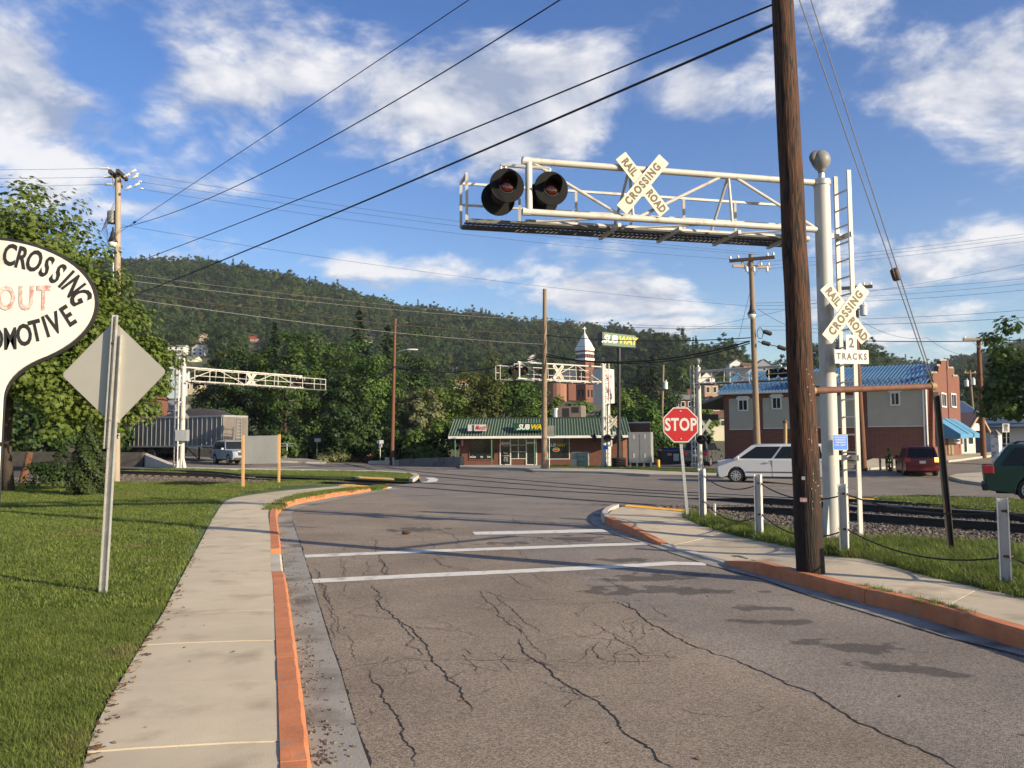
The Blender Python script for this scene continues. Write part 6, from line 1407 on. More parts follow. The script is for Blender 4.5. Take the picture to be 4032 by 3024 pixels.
# mansard: sloped ribbed skirt round the front and sides
E0, E1 = u_of(1766, 1.5), u_of(2485, 1.5); T0, T1 = E0 + .35, E1 - .35; zl = z_eave; ov = 1.5
sk = MB(); sk.add([c(E0, zl, ov), c(E1, zl, ov), c(T1, z_top, .55), c(T0, z_top, .55), c(E0, zl, -13), c(E1, zl, -13), c(T1, z_top, -12.5), c(T0, z_top, -12.5)], [(0, 1, 2, 3), (4, 0, 3, 7), (1, 5, 6, 2), (3, 2, 6, 7), (0, 4, 5, 1)])
roof = sk.build('roof', green_metal, root)
nrib = 64
for i in range(nrib + 1):
    f = i / nrib; a = c(lerp(E0, E1, f), zl, ov); b = c(lerp(T0, T1, f), z_top, .55)
    MB().beam(a, b, .06, .07, P.n).build('rib', green_pale, roof)
MB().beam(c(E0 - .02, zl - .10, ov - .02), c(E1 + .02, zl - .10, ov - .02), .06, .2).beam(c(E1 + .02, zl - .10, ov - .05), c(E1 + .02, zl - .1, -13), .06, .2).build('fascia', frame_w, root)
MB().beam(c(T0 - .05, z_top + .03, .55), c(T1 + .05, z_top + .03, .55), .12, .1).build('ridge_cap', green_metal, roof)
for px in (1791, 1935, 2104):
    u = u_of(px, 1.4); MB().tube([c(u, zf, 1.35), c(u, zl, 1.35)], .055, 8).build('porch_post', green_post, root)
# shopfronts
def sw(*a, **k): return window(root, P, *a, **k)
sw(1850, 1733, 1946, 1808, mull=0, rail=0, fw_=.05, name='shop_window', fm=brick_d)
d1, _ = sw(1972, 1750, 2008, 1828, mull=0, rail=0, fw_=.09, name='door'); sw(1972, 1726, 2008, 1741, mull=0, rail=0, fw_=.05, name='transom')
sw(2012, 1726, 2070, 1805, mull=1, rail=2, fw_=.05, name='shop_window'); d2, _ = sw(2075, 1747, 2110, 1828, mull=0, rail=0, fw_=.09, name='door'); sw(2075, 1726, 2110, 1740, mull=0, rail=0, fw_=.05, name='transom')
sw(2158, 1722, 2240, 1806, mull=0, rail=0, fw_=.05, name='shop_window')
mb = MB(); P.rect(mb, 2095, 1738, 2099, 1838, .02, .03); 
decal = mat('door_decal', (.5, .44, .4), .6, scale=20, col2=(.35, .06, .05))
t = MB(); M = facing(P.at(1991, 1793, .03), P.d); t.add(*text_mesh('Murphs', .2, facing(P.at(1990, 1755, .03), P.d), sx=.8, bold=.01)); t.add(*text_mesh('Barber', .18, facing(P.at(1990, 1783, .03), P.d), sx=.8, bold=.01)); t.build('door_lettering', decal, d1, fix=False)
t = MB()
for k, s in enumerate(('Barber Shop', 'Hours', '9-5  9-5', '9-5  9-2')): t.add(*text_mesh(s, .16, facing(P.at(1991, 1794 + k * 7, .03), P.d), sx=.8, bold=.004))
t.build('hours_lettering', sign_white2, d1, fix=False)
mbx = MB(); P.rect(mbx, 1949, 1770, 1961, 1782, .02, .12); mbx.build('mailbox', black_metal, root)
pl_ = MB(); P.rect(pl_, 1820, 1731, 1825, 1756, .2, .1); pl_.build('barber_pole', mat('barber_stripes', (.5, .1, .1), .4, scale=8, col2=(.6, .6, .65), stretch=(.2, .2, 3)), root)
t = MB()
for s, x, y in (('Hot Shave', 1861, 1799), ('Hair', 1897, 1799), ('Color', 1925, 1799)): t.add(*text_mesh(s, .22, facing(P.at(x, y, .03), P.d), sx=.6, bold=.006))
t.build('window_lettering', frame_w, root, fix=False)
neon_r = mat('neon_red', (.5, .02, .02), .4, .1, 3, emit=((1, .05, .03), 1.2)); neon_g = mat('neon_green', (.02, .4, .1), .4, .1, 3, emit=((.05, .8, .25), .35))
cn = P.at(2190, 1771, .05); M = facing(cn, P.d); MB().tube([M @ Vector((.28 * math.cos(a * .3142), .16 * math.sin(a * .3142), 0)) for a in range(21)], .02, 5).build('neon_ring', neon_g, root); t = MB(); t.add(*text_mesh('OPEN', .17, M, bold=.004)); t.build('neon_open', neon_r, root, fix=False)
sub_y = mat('lettering_yellow', (.62, .45, .02), .5, .05, 3); sub_w = mat('lettering_white', (.70, .72, .70), .5, .05, 3); sub_g = mat('panel_green', (.012, .065, .035), .4, .1, 3)
def sub_letters(par, c_, right, size, offz, nrm):
    M = facing(c_, right); k = size * 2.02
    t = MB(); t.add(*text_mesh('SUB', size, M @ Matrix.Translation((-k * .52, 0, offz)), bold=size * .035, sx=.95, shear=.25, space=.95)); 
    t.add([M @ Vector(v) for v in ((-k * 1.02, -size * .30, offz), (-k * .93, -size * .16, offz), (-k * .93, -size * .44, offz))], [(0, 1, 2)]); t.build('lettering_white', sub_w, par, fix=False)
    t = MB(); t.add(*text_mesh('WAY', size, M @ Matrix.Translation((k * .46, 0, offz)), bold=size * .035, sx=.95, shear=.25, space=.92)); 
    t.add([M @ Vector(v) for v in ((k * 1.02, size * .36, offz), (k * .93, size * .5, offz), (k * .93, size * .22, offz))], [(0, 1, 2)]); t.build('lettering_yellow', sub_y, par, fix=False)
sub_letters(root, P.at(2192, 1753, .04), P.d, .36, 0, None)
# roof boards
def board(x0, y0, x1, y1, m, name, off=1.45):
    m0 = MB(); u0, z0, u1, z1 = P.rect(m0, x0, y0, x1, y1, off, .22); return m0.build(name, m, root)
bs = board(2033, 1667, 2150, 1697, sub_g, 'shop_sign_board'); sub_letters(bs, P.at(2091, 1682, 1.70), P.d, .58, 0, None)
bm = board(1855, 1673, 1924, 1698, sign_white2, 'barber_sign_board'); script = mat('script_red', (.45, .03, .05), .5, .1, 3)
t = MB(); t.add(*text_mesh("Murph's", .52, facing(P.at(1897, 1684, 1.70), P.d), sx=.62, shear=.35, bold=.004)); t.build('script_lettering', script, bm, fix=False)
t = MB(); pm = facing(P.at(1864, 1685, 1.70), P.d); t.box((-.05, -.2, 0), (.05, .2, .01), pm); t.box((-.09, .2, 0), (.09, .24, .01), pm); t.box((-.09, -.24, 0), (.09, -.2, .01), pm); t.build('barber_pole_mark', black_ink, bm)
for xa, xb in ((1855, 1925), (2033, 2150)): pass
# gable wing slab left of the shop and rooftop plant
ac = c(u_of(2248), z_top + .1, -3.5); acu = thing('rooftop_unit', 'tan rooftop air-conditioning unit on the green-roofed shop', 'rooftop unit', ac); Ma = frame(ac, P.d, None)
tan = mat('unit_tan', (.30, .255, .21), .6, .08, 3); MB().box((-1.35, -.6, 0), (.75, .6, 1.02), Ma).build('casing', mat('unit_brown', (.13, .10, .085), .6, .1, 3), acu); MB().box((.75, -.63, 0), (1.15, .63, 1.06), Ma).build('end_panel', tan, acu); MB().box((-.8, -.63, .1), (-.25, -.6, .85), Ma).box((.0, -.63, .45), (.6, -.6, .95), Ma).build('louver', black_metal, acu)
MB().lathe([(.22, 0), (.22, .8), (.3, .82), (.3, .95)], Matrix.Translation(c(u_of(2178), z_top, -3)), 10).build('vent_pipe', galv, root)
# the back of a small street sign standing before the shop
sg = G(2163, 1842, .12); r_ = thing('street_sign', 'grey back of a rectangular street sign before the shop window', 'road sign', sg); MB().tube([sg - Vector((0, 0, .2)), PY(2162, 1680, sg.y)], .03, 6).build('post', galv, r_)
MB().prism([PY(2157, 1718, sg.y - .05), PY(2183, 1718, sg.y - .05), PY(2183, 1676, sg.y - .05), PY(2157, 1676, sg.y - .05)], (0, .01, 0)).build('sign_panel', mat('sign_back', (.16, .17, .16), .6, .1, 3), r_)
# pylon sign
pg = G(2437, 1842, .12); pt = PY(2437, 1370, pg.y); r_ = thing('pylon_sign', 'tall black pylon carrying a tilted green sandwich shop sign', 'shop sign', pg)
MB().tube([pg, pt], .13, 12).build('pylon', black_metal, r_, smooth=True); tb = MB()
for k in range(4): tb.lathe([(.42, 0), (.52, .05), (.52, .13), (.42, .18)], Matrix.Translation(pg + Vector((0, 0, .17 * k))), 18)
tb.build('tyre_guard', mat('tyre_black', (.012, .012, .012), .8, .2, 6), r_, smooth=True)
sq = [PY(2372, 1359, pg.y - .6), PY(2503, 1371, pg.y + .6), PY(2503, 1322, pg.y + .6), PY(2372, 1307, pg.y - .6)]
nrm = (sq[1] - sq[0]).cross(sq[3] - sq[0]).normalized(); nrm = nrm if nrm.y < 0 else -nrm
bb = MB().prism(sq, -nrm * .55).build('sign_box', black_metal, r_); ins_ = [v.lerp(sum(sq, Vector()) / 4, .06) + nrm * .004 for v in sq]; sg2 = MB().prism(ins_, nrm * .01).build('sign_face', mat('face_green', (.006, .085, .035), .35, .08, 3), bb)
cq = sum(sq, Vector()) / 4 + nrm * .03; sub_letters(bb, cq, sq[1] - sq[0], .70, 0, None)
# barber pylon panel
bp_ = [PY(2372, 1590, pg.y + 3), PY(2420, 1588, pg.y + 4.2), PY(2418, 1455, pg.y + 4.2), PY(2371, 1450, pg.y + 3)]; bpb = PY(2395, 1800, pg.y + 3.5); r_ = thing('barber_pylon', 'tall white barber shop pylon panel behind the crossing mast', 'shop sign', Vector((bpb.x, bpb.y, gz(bpb.x, bpb.y))))
n_ = (bp_[1] - bp_[0]).cross(bp_[3] - bp_[0]).normalized(); n_ = n_ if n_.y < 0 else -n_
bx = MB().prism(bp_, -n_ * .8).build('sign_box', sign_white2, r_); MB().tube([Vector((bpb.x, bpb.y, gz(bpb.x, bpb.y))), PY(2395, 1589, bpb.y)], .12, 8).build('post', galv, r_)
cc_ = lambda u, v: bp_[0].lerp(bp_[1], u).lerp(bp_[3].lerp(bp_[2], u), v) + n_ * .02
t = MB(); t.add(*text_mesh("Murph's", .5, facing(cc_(.5, .78), bp_[1] - bp_[0]), sx=.55, shear=.35)); t.add(*text_mesh('Barbershop', .3, facing(cc_(.5, .15), bp_[1] - bp_[0]), sx=.6, shear=.3)); t.build('script_lettering', script, bx, fix=False)
t = MB(); pm = facing(cc_(.55, .46), bp_[1] - bp_[0]); t.box((-.13, -.5, 0), (-.09, .5, .01), pm); t.box((.09, -.5, 0), (.13, .5, .01), pm); t.box((-.2, .5, 0), (.2, .58, .01), pm); t.box((-.2, -.58, 0), (.2, -.5, .01), pm)
for k in range(4): t.beam(pm @ Vector((-.1, -.4 + k * .25, .005)), pm @ Vector((.1, -.25 + k * .25, .005)), .05, .01)
t.build('barber_pole_mark', mat('mark_red', (.35, .05, .06), .5, .1, 3), bx)

# ---- street cabinets before the shop
def cabinet(label, q, th, legs, m, name='utility_cabinet'):
    b = G(*q[0], .12); Y = b.y; r_ = thing(name, label, 'utility cabinet', b); x0, x1, y0, y1 = q[1]
    a = PY(x0, y1, Y); d = PY(x1, y1, Y - .5); h0 = PY(x0, y0, Y).z - a.z; bd = Vector((d.x - a.x, d.y - a.y, 0)).normalized(); nb_ = Vector((-bd.y, bd.x, 0)); L = (d - a).length
    bx_ = MB().prism([a, a + bd * L, a + bd * L + nb_ * th, a + nb_ * th], (0, 0, h0)).build('casing', m, r_, bevel=.02)
    return r_, a, bd, nb_, L, h0
cab_g = mat('cabinet_grey', (.24, .245, .24), .55, .08, 2)
r_, a, bd, nb_, L, h0 = cabinet('big grey two-door utility cabinet on legs beside the shop', ((2520, 1842), (2475, 2565, 1702, 1822)), .9, 4, cab_g)
dr = MB(); 
for k in (0, 1):
    o = a + bd * (L * (.03 + .485 * k)) - nb_ * .025; dp = MB().prism([o, o + bd * L * .455, o + bd * L * .455 + nb_ * .02, o + nb_ * .02], (0, 0, h0 * .95)).build('door', cab_g, r_)
    v = MB()
    for zz in (.78, .16):
        for q in (.42, .52): p = o + bd * L * .455 * q + Vector((0, 0, h0 * zz)) - nb_ * .006; v.beam(p, p + Vector((0, 0, .3)), .035, .01, nb_)
    v.build('vent', frame_w, dp)
lg = MB()
for k in range(4): p = a + bd * L * (.05 + .3 * k) + nb_ * .2; lg.beam(p - Vector((0, 0, .5)), p, .12, .12)
lg.build('leg', galv, r_)
r_, a, bd, nb_, L, h0 = cabinet('small pale green pad-mounted cabinet with a cream box before the shop', ((2275, 1838), (2250, 2304, 1780, 1836)), .8, 0, mat('cabinet_green', (.22, .27, .24), .6, .1, 2), 'pad_cabinet')
o = a - nb_ * .3 + bd * .08; MB().prism([o, o + bd * L * .38, o + bd * L * .38 + nb_ * .28, o + nb_ * .28], (0, 0, h0 * .5)).build('cream_box', mat('cream_box', (.48, .44, .33), .6, .1, 2), r_)
ln = MB()
for k in (1, 2): ln.beam(a + bd * L * .42 - nb_ * .004 + Vector((0, 0, h0 * k / 3)), a + bd * L - nb_ * .004 + Vector((0, 0, h0 * k / 3)), .02, .03)
ln.beam(a + bd * L * .42 - nb_ * .004, a + bd * L * .42 - nb_ * .004 + Vector((0, 0, h0)), .01, .04, nb_); ln.build('seam', black_metal, r_)
yb = G(2593, 1842, .1); r_ = MB().tube([yb - Vector((0, 0, .2)), PY(2592, 1810, yb.y)], .11, 12).build('bollard', mat('safety_yellow', (.62, .34, .02), .6, .08, 4), smooth=True); tag(r_, 'yellow steel bollard beside the grey utility cabinet', 'bollard')
# dumpsters
db_ = PY(2655, 1826, 70); db_.z = gz(db_.x, 70); r_ = thing('dumpster', 'dark grey dumpster with paper notices beside the shop wing', 'dumpster', db_); dark_g = mat('dumpster_grey', (.055, .055, .058), .6, .2, 3)
MB().prism([db_ + Vector((-1.05, 0, .1)), db_ + Vector((1.0, 0, .1)), db_ + Vector((1.1, -.25, 1.1)), db_ + Vector((-1.1, -.25, 1.1))], (0, 1.5, 0)).build('bin', dark_g, r_); MB().box((-1.15, -.3, 1.1), (1.15, 1.6, 1.2), Matrix.Translation(db_)).build('lid', black_metal, r_); 
nt_ = MB(); nt_.box((-.1, -.22, .35), (.35, -.2, .95), Matrix.Translation(db_ + Vector((0, -.02, 0)))); nt_.build('notice', sign_white2, r_); MB().box((-.6, -.24, .8), (-.25, -.22, 1.0), Matrix.Translation(db_)).build('pink_notice', mat('pink_paper', (.5, .25, .22), .8, .1, 4), r_); MB().box((.5, -.24, .82), (.85, -.22, 1.0), Matrix.Translation(db_)).build('yellow_notice', mat('yellow_paper', (.55, .36, .06), .8, .1, 4), r_)
d2_ = db_ + Vector((.9, 4.2, 0)); r_ = thing('dumpster', 'blue recycling dumpster behind the dark grey dumpster', 'dumpster', d2_); MB().box((-1, 0, .1), (1, 1.3, 1.3), Matrix.Translation(d2_)).build('bin', mat('bin_blue', (.02, .09, .35), .5, .1, 3), r_, bevel=.03); MB().box((-1.05, -.05, 1.3), (1.05, 1.35, 1.4), Matrix.Translation(d2_)).build('lid', mat('bin_blue_dark', (.02, .05, .2), .5, .1, 3), r_)
# pale wall behind dumpsters
pw = PY(2590, 1780, 80); pw2 = PY(2760, 1780, 84); o = MB().prism([Vector((pw.x, pw.y, -1)), Vector((pw2.x, pw2.y, -1)), Vector((pw2.x, pw2.y + .3, -1)), Vector((pw.x, pw.y + .3, -1))], (0, 0, 1.9)).build('yard_wall', concrete_wall); tag(o, 'low concrete wall behind the dumpsters', 'wall')

# ---- blue-roofed building
q0 = PY(2854, 1790, 66); q1 = PY(3652, 1780, 58.5); B = Pl((q0.x, q0.y), (q1.x, q1.y)); fd = Vector((.62, .785, 0)).normalized()
root = thing('brick_building', 'long two-storey brick and cream building with a blue metal roof', 'building', Vector((q0.x, q0.y, gz(q0.x, q0.y)))); zb0 = -.6; zE = B.at(3250, 1533).z
cB = lambda u, z, o=0.0, w=0.0: B.a + B.d * u + Vector((0, 0, z)) + B.n * o + fd * w
Wd = 10.4
MB().prism([cB(0, zb0), cB(B.len, zb0), cB(B.len, zb0, 0, Wd), cB(0, zb0, 0, Wd)], (0, 0, zE - zb0)).build('wall', brick_d, root)
for x0, y0, x1, y1 in ((2873, 1561, 2963, 1689), (3006, 1553, 3387, 1683), (3418, 1528, 3641, 1677)):
    mb = MB(); B.rect(mb, x0, y0 + 8, x1, y1, .002, .05); p_ = mb.build('stucco_panel', cream, root)
    tr2 = MB(); u0 = (B.at(x0, y1) - B.a).dot(B.d); u1 = (B.at(x1, y1) - B.a).dot(B.d); z0 = B.at((x0 + x1) / 2, y1).z; B.uv(tr2, u0, z0 - .06, u1, z0, .0, .09); tr2.build('panel_sill', frame_w, p_)
for x0, y0, x1, y1 in ((2912, 1577, 2942, 1614), (3045, 1568, 3073, 1607), (3512, 1549, 3538, 1592)):
    w, (u0, z0, u1, z1) = window(root, B, x0, y0, x1, y1, off=.09, mull=1, rail=0, fw_=.10)
    hd = MB(); B.uv(hd, u0 - .22, z1 + .10, u1 + .22, z1 + .24, .0, .14); B.uv(hd, u0 - .12, z1 + .24, u1 + .12, z1 + .34, .0, .12); hd.build('window_head', frame_w, w)
R0 = PY(2912, 1481, 69.4); R1 = cB(B.len, 0, 0, Wd * .5); R1.z = PY(3677, 1432, R1.y).z; R0.z = R1.z
e0 = cB(-.35, zE, .45); e1 = cB(B.len, zE, .45); k0 = cB(-.35, zE, 0, Wd + .45); k1 = cB(B.len, zE, 0, Wd + .45)
roof_b = mat('blue_metal_roof', (.065, .20, .36), .28, .1, 1.5, metal=.35); rib_b = mat('blue_roof_rib', (.16, .34, .50), .25, .1, 3, metal=.4)
rf = MB().add([e0, e1, R1, R0, k0, k1], [(0, 1, 2, 3), (4, 3, 2, 5), (0, 3, 4), (0, 4, 5, 1)]).build('roof', roof_b, root)
nv = (e1 - e0).cross(R0 - e0).normalized(); nv = nv if nv.z > 0 else -nv
for i in range(62):
    f = i / 61; MB().beam(e0.lerp(e1, f) + nv * .02, R0.lerp(R1, f) + nv * .02, .05, .05, nv).build('rib', rib_b, rf)
sn = MB()
for j, f2 in enumerate((.14, .22, .30)):
    for i in range(40): p = e0.lerp(e1, (i + .5 * (j % 2)) / 40).lerp(R0.lerp(R1, (i + .5 * (j % 2)) / 40), f2) + nv * .05; sn.box((-.05, -.05, 0), (.05, .05, .12), Matrix.Translation(p))
tag(sn.build('snow_guard', mat('snow_guard', (.03, .07, .14), .5, .1, 5), rf, fix=False), kind='stuff')
MB().beam(e0 + Vector((0, 0, -.06)), e1 + Vector((0, 0, -.06)), .14, .14).build('rain_gutter', frame_w, root); MB().beam(cB(-.3, zE - .14, .2), cB(B.len, zE - .14, .2), .5, .05).build('soffit', frame_w, root)
dsp = MB()
for px in (3641, 3652): u = (B.at(px, 1700) - B.a).dot(B.d); dsp.beam(cB(u, zb0, .08), cB(u, zE - .1, .08), .1, .08)
dsp.build('downspout', frame_w, root)
# dormer block near the middle of the roof, porch roof on the left
MB().prism([cB(6.2, zE + .25, .3), cB(7.8, zE + .25, .3), cB(7.8, zE + .25, 0, 3), cB(6.2, zE + .25, 0, 3)], (0, 0, 1.05)).build('dormer', cream, root)
pr = MB(); a0 = cB(-.05, zE - .35, .3); a1 = cB(-.05, zE - .35, 0, 6); b0 = cB(-2.6, zE - 1.15, .3); b1 = cB(-2.6, zE - 1.15, 0, 6); pr.prism([a0, b0, b1, a1], (0, 0, .22)); pr.build('porch_roof', mat('porch_grey', (.16, .17, .18), .6, .1, 3), root); MB().beam(b0 + Vector((0, 0, -.02)) + B.d * .15, Vector((b0.x, b0.y, zb0)) + B.d * .15, .14, .14).build('porch_post', mat('porch_grey', (.16, .17, .18), .6, .1, 3), root)
MB().beam(cB(-1.7, zE - 1.9, .2), cB(-.4, zE - 1.9, .2), .05, .45).build('hanging_sign', black_metal, root)
# brick front with stepped parapet
Fp = Pl((q1.x, q1.y), (q1.x + fd.x * Wd, q1.y + fd.y * Wd))
prof = [(3654, 1800), (3656, 1467), (3677, 1467), (3678, 1438), (3688, 1438), (3689, 1417), (3718, 1419), (3719, 1448), (3740, 1448), (3741, 1479), (3760, 1484), (3771, 1800)]
fz = MB().prism([Fp.at(*p, .0) for p in prof], Fp.n * .3 + Vector((0, 0, 0))).build('front_wall', brick_f, root)
cpg = MB()
for (xa, ya, xb, yb_) in ((3655, 1467, 3678, 1467), (3677, 1438, 3690, 1438), (3688, 1418, 3719, 1418), (3718, 1448, 3742, 1448), (3740, 1479, 3761, 1480)): cpg.beam(Fp.at(xa, ya, .15), Fp.at(xb, yb_, .15), .42, .14)
cpg.build('coping', concrete_dark, root)
for x0, y0, x1, y1 in ((3687, 1553, 3702, 1599), (3726, 1555, 3742, 1600)): window(root, Fp, x0, y0, x1, y1, off=.36, mull=1, rail=0, fw_=.10)
for x0, y0, x1, y1 in ((3679, 1716, 3688, 1744), (3739, 1713, 3756, 1740)): window(root, Fp, x0, y0, x1, y1, off=.36, mull=1, rail=2, fw_=.12)
mb = MB(); Fp.rect(mb, 3714, 1706, 3732, 1790, .32, .05); mb.build('door', mat('front_door', (.20, .16, .10), .7, .1, 3), root)
awn = mat('awning_blue', (.07, .215, .36), .8, .05, 2); 
for (xa, xb) in ((3682, 3716), (3716, 3764)):
    ua = (Fp.at(xa, 1680, .3) - Fp.a).dot(Fp.d); ub = (Fp.at(xb, 1680, .3) - Fp.a).dot(Fp.d); zt1 = Fp.at((xa + xb) / 2, 1648, .3).z; zb1 = zt1 - 1.15; Pq = lambda u, z, o: Fp.a + Fp.d * u + Vector((0, 0, z)) + Fp.n * o
    mb = MB().add([Pq(ua, zt1, .31), Pq(ub, zt1, .31), Pq(ub, zb1, 1.9), Pq(ua, zb1, 1.9), Pq(ua, zb1 - .3, 1.9), Pq(ub, zb1 - .3, 1.9), Pq(ua, zb1 - .3, .31), Pq(ub, zb1 - .3, .31)], [(0, 3, 2, 1), (3, 4, 5, 2), (0, 6, 4, 3), (1, 2, 5, 7)]); mb.build('awning', awn, root)
# bollards and plants by its long wall
for px, py0, py1, lb in ((3092, 1795, 1650, 'yellowed gas standpipe with a rusty cap before the brick wall'),):
    p = PY(px, 1800, 57); p.z = gz(p.x, 57); tp = PY(px, 1665, 57); o = thing('standpipe', lb, 'standpipe', p); MB().tube([p, tp], .12, 12).build('pipe', mat('pipe_yellow', (.34, .24, .11), .6, .2, 4), o, smooth=True); MB().lathe([(.19, 0), (.17, .1), (.02, .26)], Matrix.Translation(tp), 12).build('cap', rust_pipe, o, smooth=True)
for k, px in enumerate((3465, 3490, 3512, 3537)):
    p = PY(px, 1800, 52.5); p.z = gz(p.x, p.y); o = MB().beam(p, p + Vector((0, 0, .9)), .1, .1).build('bollard', black_metal); tag(o, ('first', 'second', 'third', 'fourth')[3 - k] + ' short dark post along the brick wall counted from the white downspout', 'bollard', 'dark posts along the brick wall')

# ---- little cream shop with gable, grey shed and white house at the right
K0 = PY(3772, 1783, 81); K1 = PY(3842, 1783, 85.5); Kp = Pl((K0.x, K0.y), (K1.x, K1.y)); zg = gz(K0.x, 83) - .3
root = thing('small_shop', 'little cream shop with a gabled brown roof and white sign board', 'building', Vector((K0.x, K0.y, zg))); cK = lambda u, z, o=0.0: Kp.a + Kp.d * u + Vector((0, 0, z)) + Kp.n * o
zw = Kp.at(3805, 1696).z; zap = Kp.at(3805, 1640).z; L = Kp.len; um = (Kp.at(3807, 1640) - Kp.a).dot(Kp.d)
cw = mat('cream_paint', (.52, .49, .36), .7, .05, 2); MB().prism([cK(0, zg), cK(L, zg), cK(L, zg, -6), cK(0, zg, -6)], (0, 0, zw - zg)).build('wall', cw, root)
brn = mat('gable_brown', (.13, .085, .065), .8, .15, 3); MB().prism([cK(-.3, zw, .02), cK(L + .5, zw, .02), cK(um, zap, .02)], Kp.n * -.2).build('gable', brn, root)
for (ua, ub) in ((-.6, um), (L + .9, um)):
    MB().prism([cK(ua, zw - .2, 1.2), cK(ub, zap + .25, 1.2), cK(ub, zap + .25, -6.2), cK(ua, zw - .2, -6.2)], (0, 0, .14)).build('roof_slope', mat('brown_metal_roof', (.11, .065, .055), .5, .1, 2), root)
    MB().beam(cK(ua, zw - .14, 1.22), cK(ub, zap + .31, 1.22), .05, .22).build('bargeboard', mat('tan_board', (.34, .24, .15), .7, .1, 3), root)
d_, _ = window(root, Kp, 3795, 1707, 3803, 1780, mull=0, rail=0, fw_=.06, name='door'); window(root, Kp, 3812, 1709, 3829, 1748, mull=0, rail=0, fw_=.1); window(root, Kp, 3771, 1710, 3787, 1750, mull=0, rail=0, fw_=.06)
mb = MB(); Kp.rect(mb, 3787, 1667, 3826, 1696, .6, .1); sb_ = mb.build('sign_board', sign_white2, root); t = MB(); t.box((-.35, -.25, 0), (.05, .3, .01), facing(Kp.at(3795, 1680, .72), Kp.d)); t.build('sign_mark', mat('mark_blue', (.03, .1, .4), .5, .1, 3), sb_)
# metal-roofed building behind
S0 = PY(3765, 1700, 104); S1 = PY(3858, 1700, 100); root = thing('metal_roofed_building', 'grey building with a pale ribbed metal roof behind the little cream shop', 'building', Vector((S0.x, S0.y, gz(S0.x, S0.y)))); zr0 = PY(3800, 1632, 102).z; zr1 = PY(3800, 1586, 107).z
gm = mat('grey_siding', (.12, .125, .13), .8, .1, 2); dx = Vector((S1.x - S0.x, S1.y - S0.y, 0)); bkv = Vector((2, 11, 0)); a = Vector((S0.x, S0.y, -1)); MB().prism([a, a + dx, a + dx + bkv, a + bkv], (0, 0, zr0 + 1)).build('wall', gm, root)
T_ = lambda v, z: Vector((v.x, v.y, z)); mrf = mat('pale_metal_roof', (.42, .43, .42), .4, .1, 2, metal=.3)
ro = MB().prism([T_(a - dx * .04, zr0), T_(a + dx * 1.02, zr0), T_(a + dx * 1.02 + bkv * .5, zr1), T_(a - dx * .04 + bkv * .5, zr1)], (0, 0, .1)).build('roof', mrf, root)
for i in range(20): f = i / 19; MB().beam(T_(a + dx * (-.04 + 1.06 * f), zr0 + .13), T_(a + dx * (-.04 + 1.06 * f) + bkv * .5, zr1 + .13), .08, .08).build('rib', mat('pale_rib', (.5, .51, .5), .4, .1, 3, metal=.3), ro)
MB().prism([T_(a + dx, zr0), T_(a + dx + bkv, zr0), T_(a + dx + bkv * .5, zr1)], dx.normalized() * .1).build('gable', gm, root)
W0 = PY(3885, 1790, 92); W1 = PY(4090, 1790, 88); Wp = Pl((W0.x, W0.y), (W1.x, W1.y)); zg = gz(W0.x, 92) - .4; root = thing('white_house', 'white sided house with a low porch half hidden by the maple', 'house', Vector((W0.x, W0.y, zg)))
zw = Wp.at(3980, 1592).z; cW = lambda u, z, o=0.0: Wp.a + Wp.d * u + Vector((0, 0, z)) + Wp.n * o; MB().prism([cW(0, zg), cW(Wp.len, zg), cW(Wp.len, zg, -8), cW(0, zg, -8)], (0, 0, zw - zg)).build('wall', mat('house_white', (.56, .57, .58), .8, .05, 2), root)
MB().add([cW(-.4, zw, .4), cW(Wp.len + .4, zw, .4), cW(Wp.len + .4, zw + 2.3, -4), cW(-.4, zw + 2.3, -4), cW(-.4, zw, -8.4), cW(Wp.len + .4, zw, -8.4)], [(0, 1, 2, 3), (3, 2, 5, 4), (0, 3, 4), (1, 5, 2), (0, 4, 5, 1)]).build('roof', mat('roof_slate', (.10, .105, .115), .8, .1, 1), root)
MB().prism([cW(-.2, zw - 2.6, 1.6), cW(Wp.len, zw - 2.6, 1.6), cW(Wp.len, zw - 2.2, 0), cW(-.2, zw - 2.2, 0)], (0, 0, .2)).build('porch_roof', mat('porch_blue', (.10, .13, .17), .7, .1, 2), root)
for x0, y0, x1, y1 in ((3905, 1620, 3925, 1655), (3960, 1615, 3980, 1650), (3905, 1700, 3925, 1740), (3950, 1700, 3975, 1745)): window(root, Wp, x0, y0, x1, y1, off=.05, mull=0, rail=1, fw_=.1)

# ---- bridge parapets, retaining wall, markers
def wallpx(name, label, cat, a, b, ya, yb, th=.35, m=concrete_wall, Ya=None, Yb=None):
    A = G(*a) if Ya is None else PY(*a, Ya); Bq = G(*b) if Yb is None else PY(*b, Yb); ta = PY(a[0], ya, A.y); tb_ = PY(b[0], yb, Bq.y); d = Vector((Bq.x - A.x, Bq.y - A.y, 0)).normalized(); n = Vector((-d.y, d.x, 0)) * th
    lo = Vector((0, 0, .5)); mb = MB().add([A - lo, Bq - lo, tb_, ta, A - lo + n, Bq - lo + n, tb_ + n, ta + n], [(0, 1, 2, 3), (5, 4, 7, 6), (3, 2, 6, 7), (0, 4, 5, 1), (0, 3, 7, 4), (1, 5, 6, 2)])
    return tag(mb.build(name, m), label, cat)
wallpx('ramp_wall', 'sloping concrete wall descending towards the left cantilever foot', 'wall', (549, 1836), (694, 1850), 1782, 1840, .4, concrete)
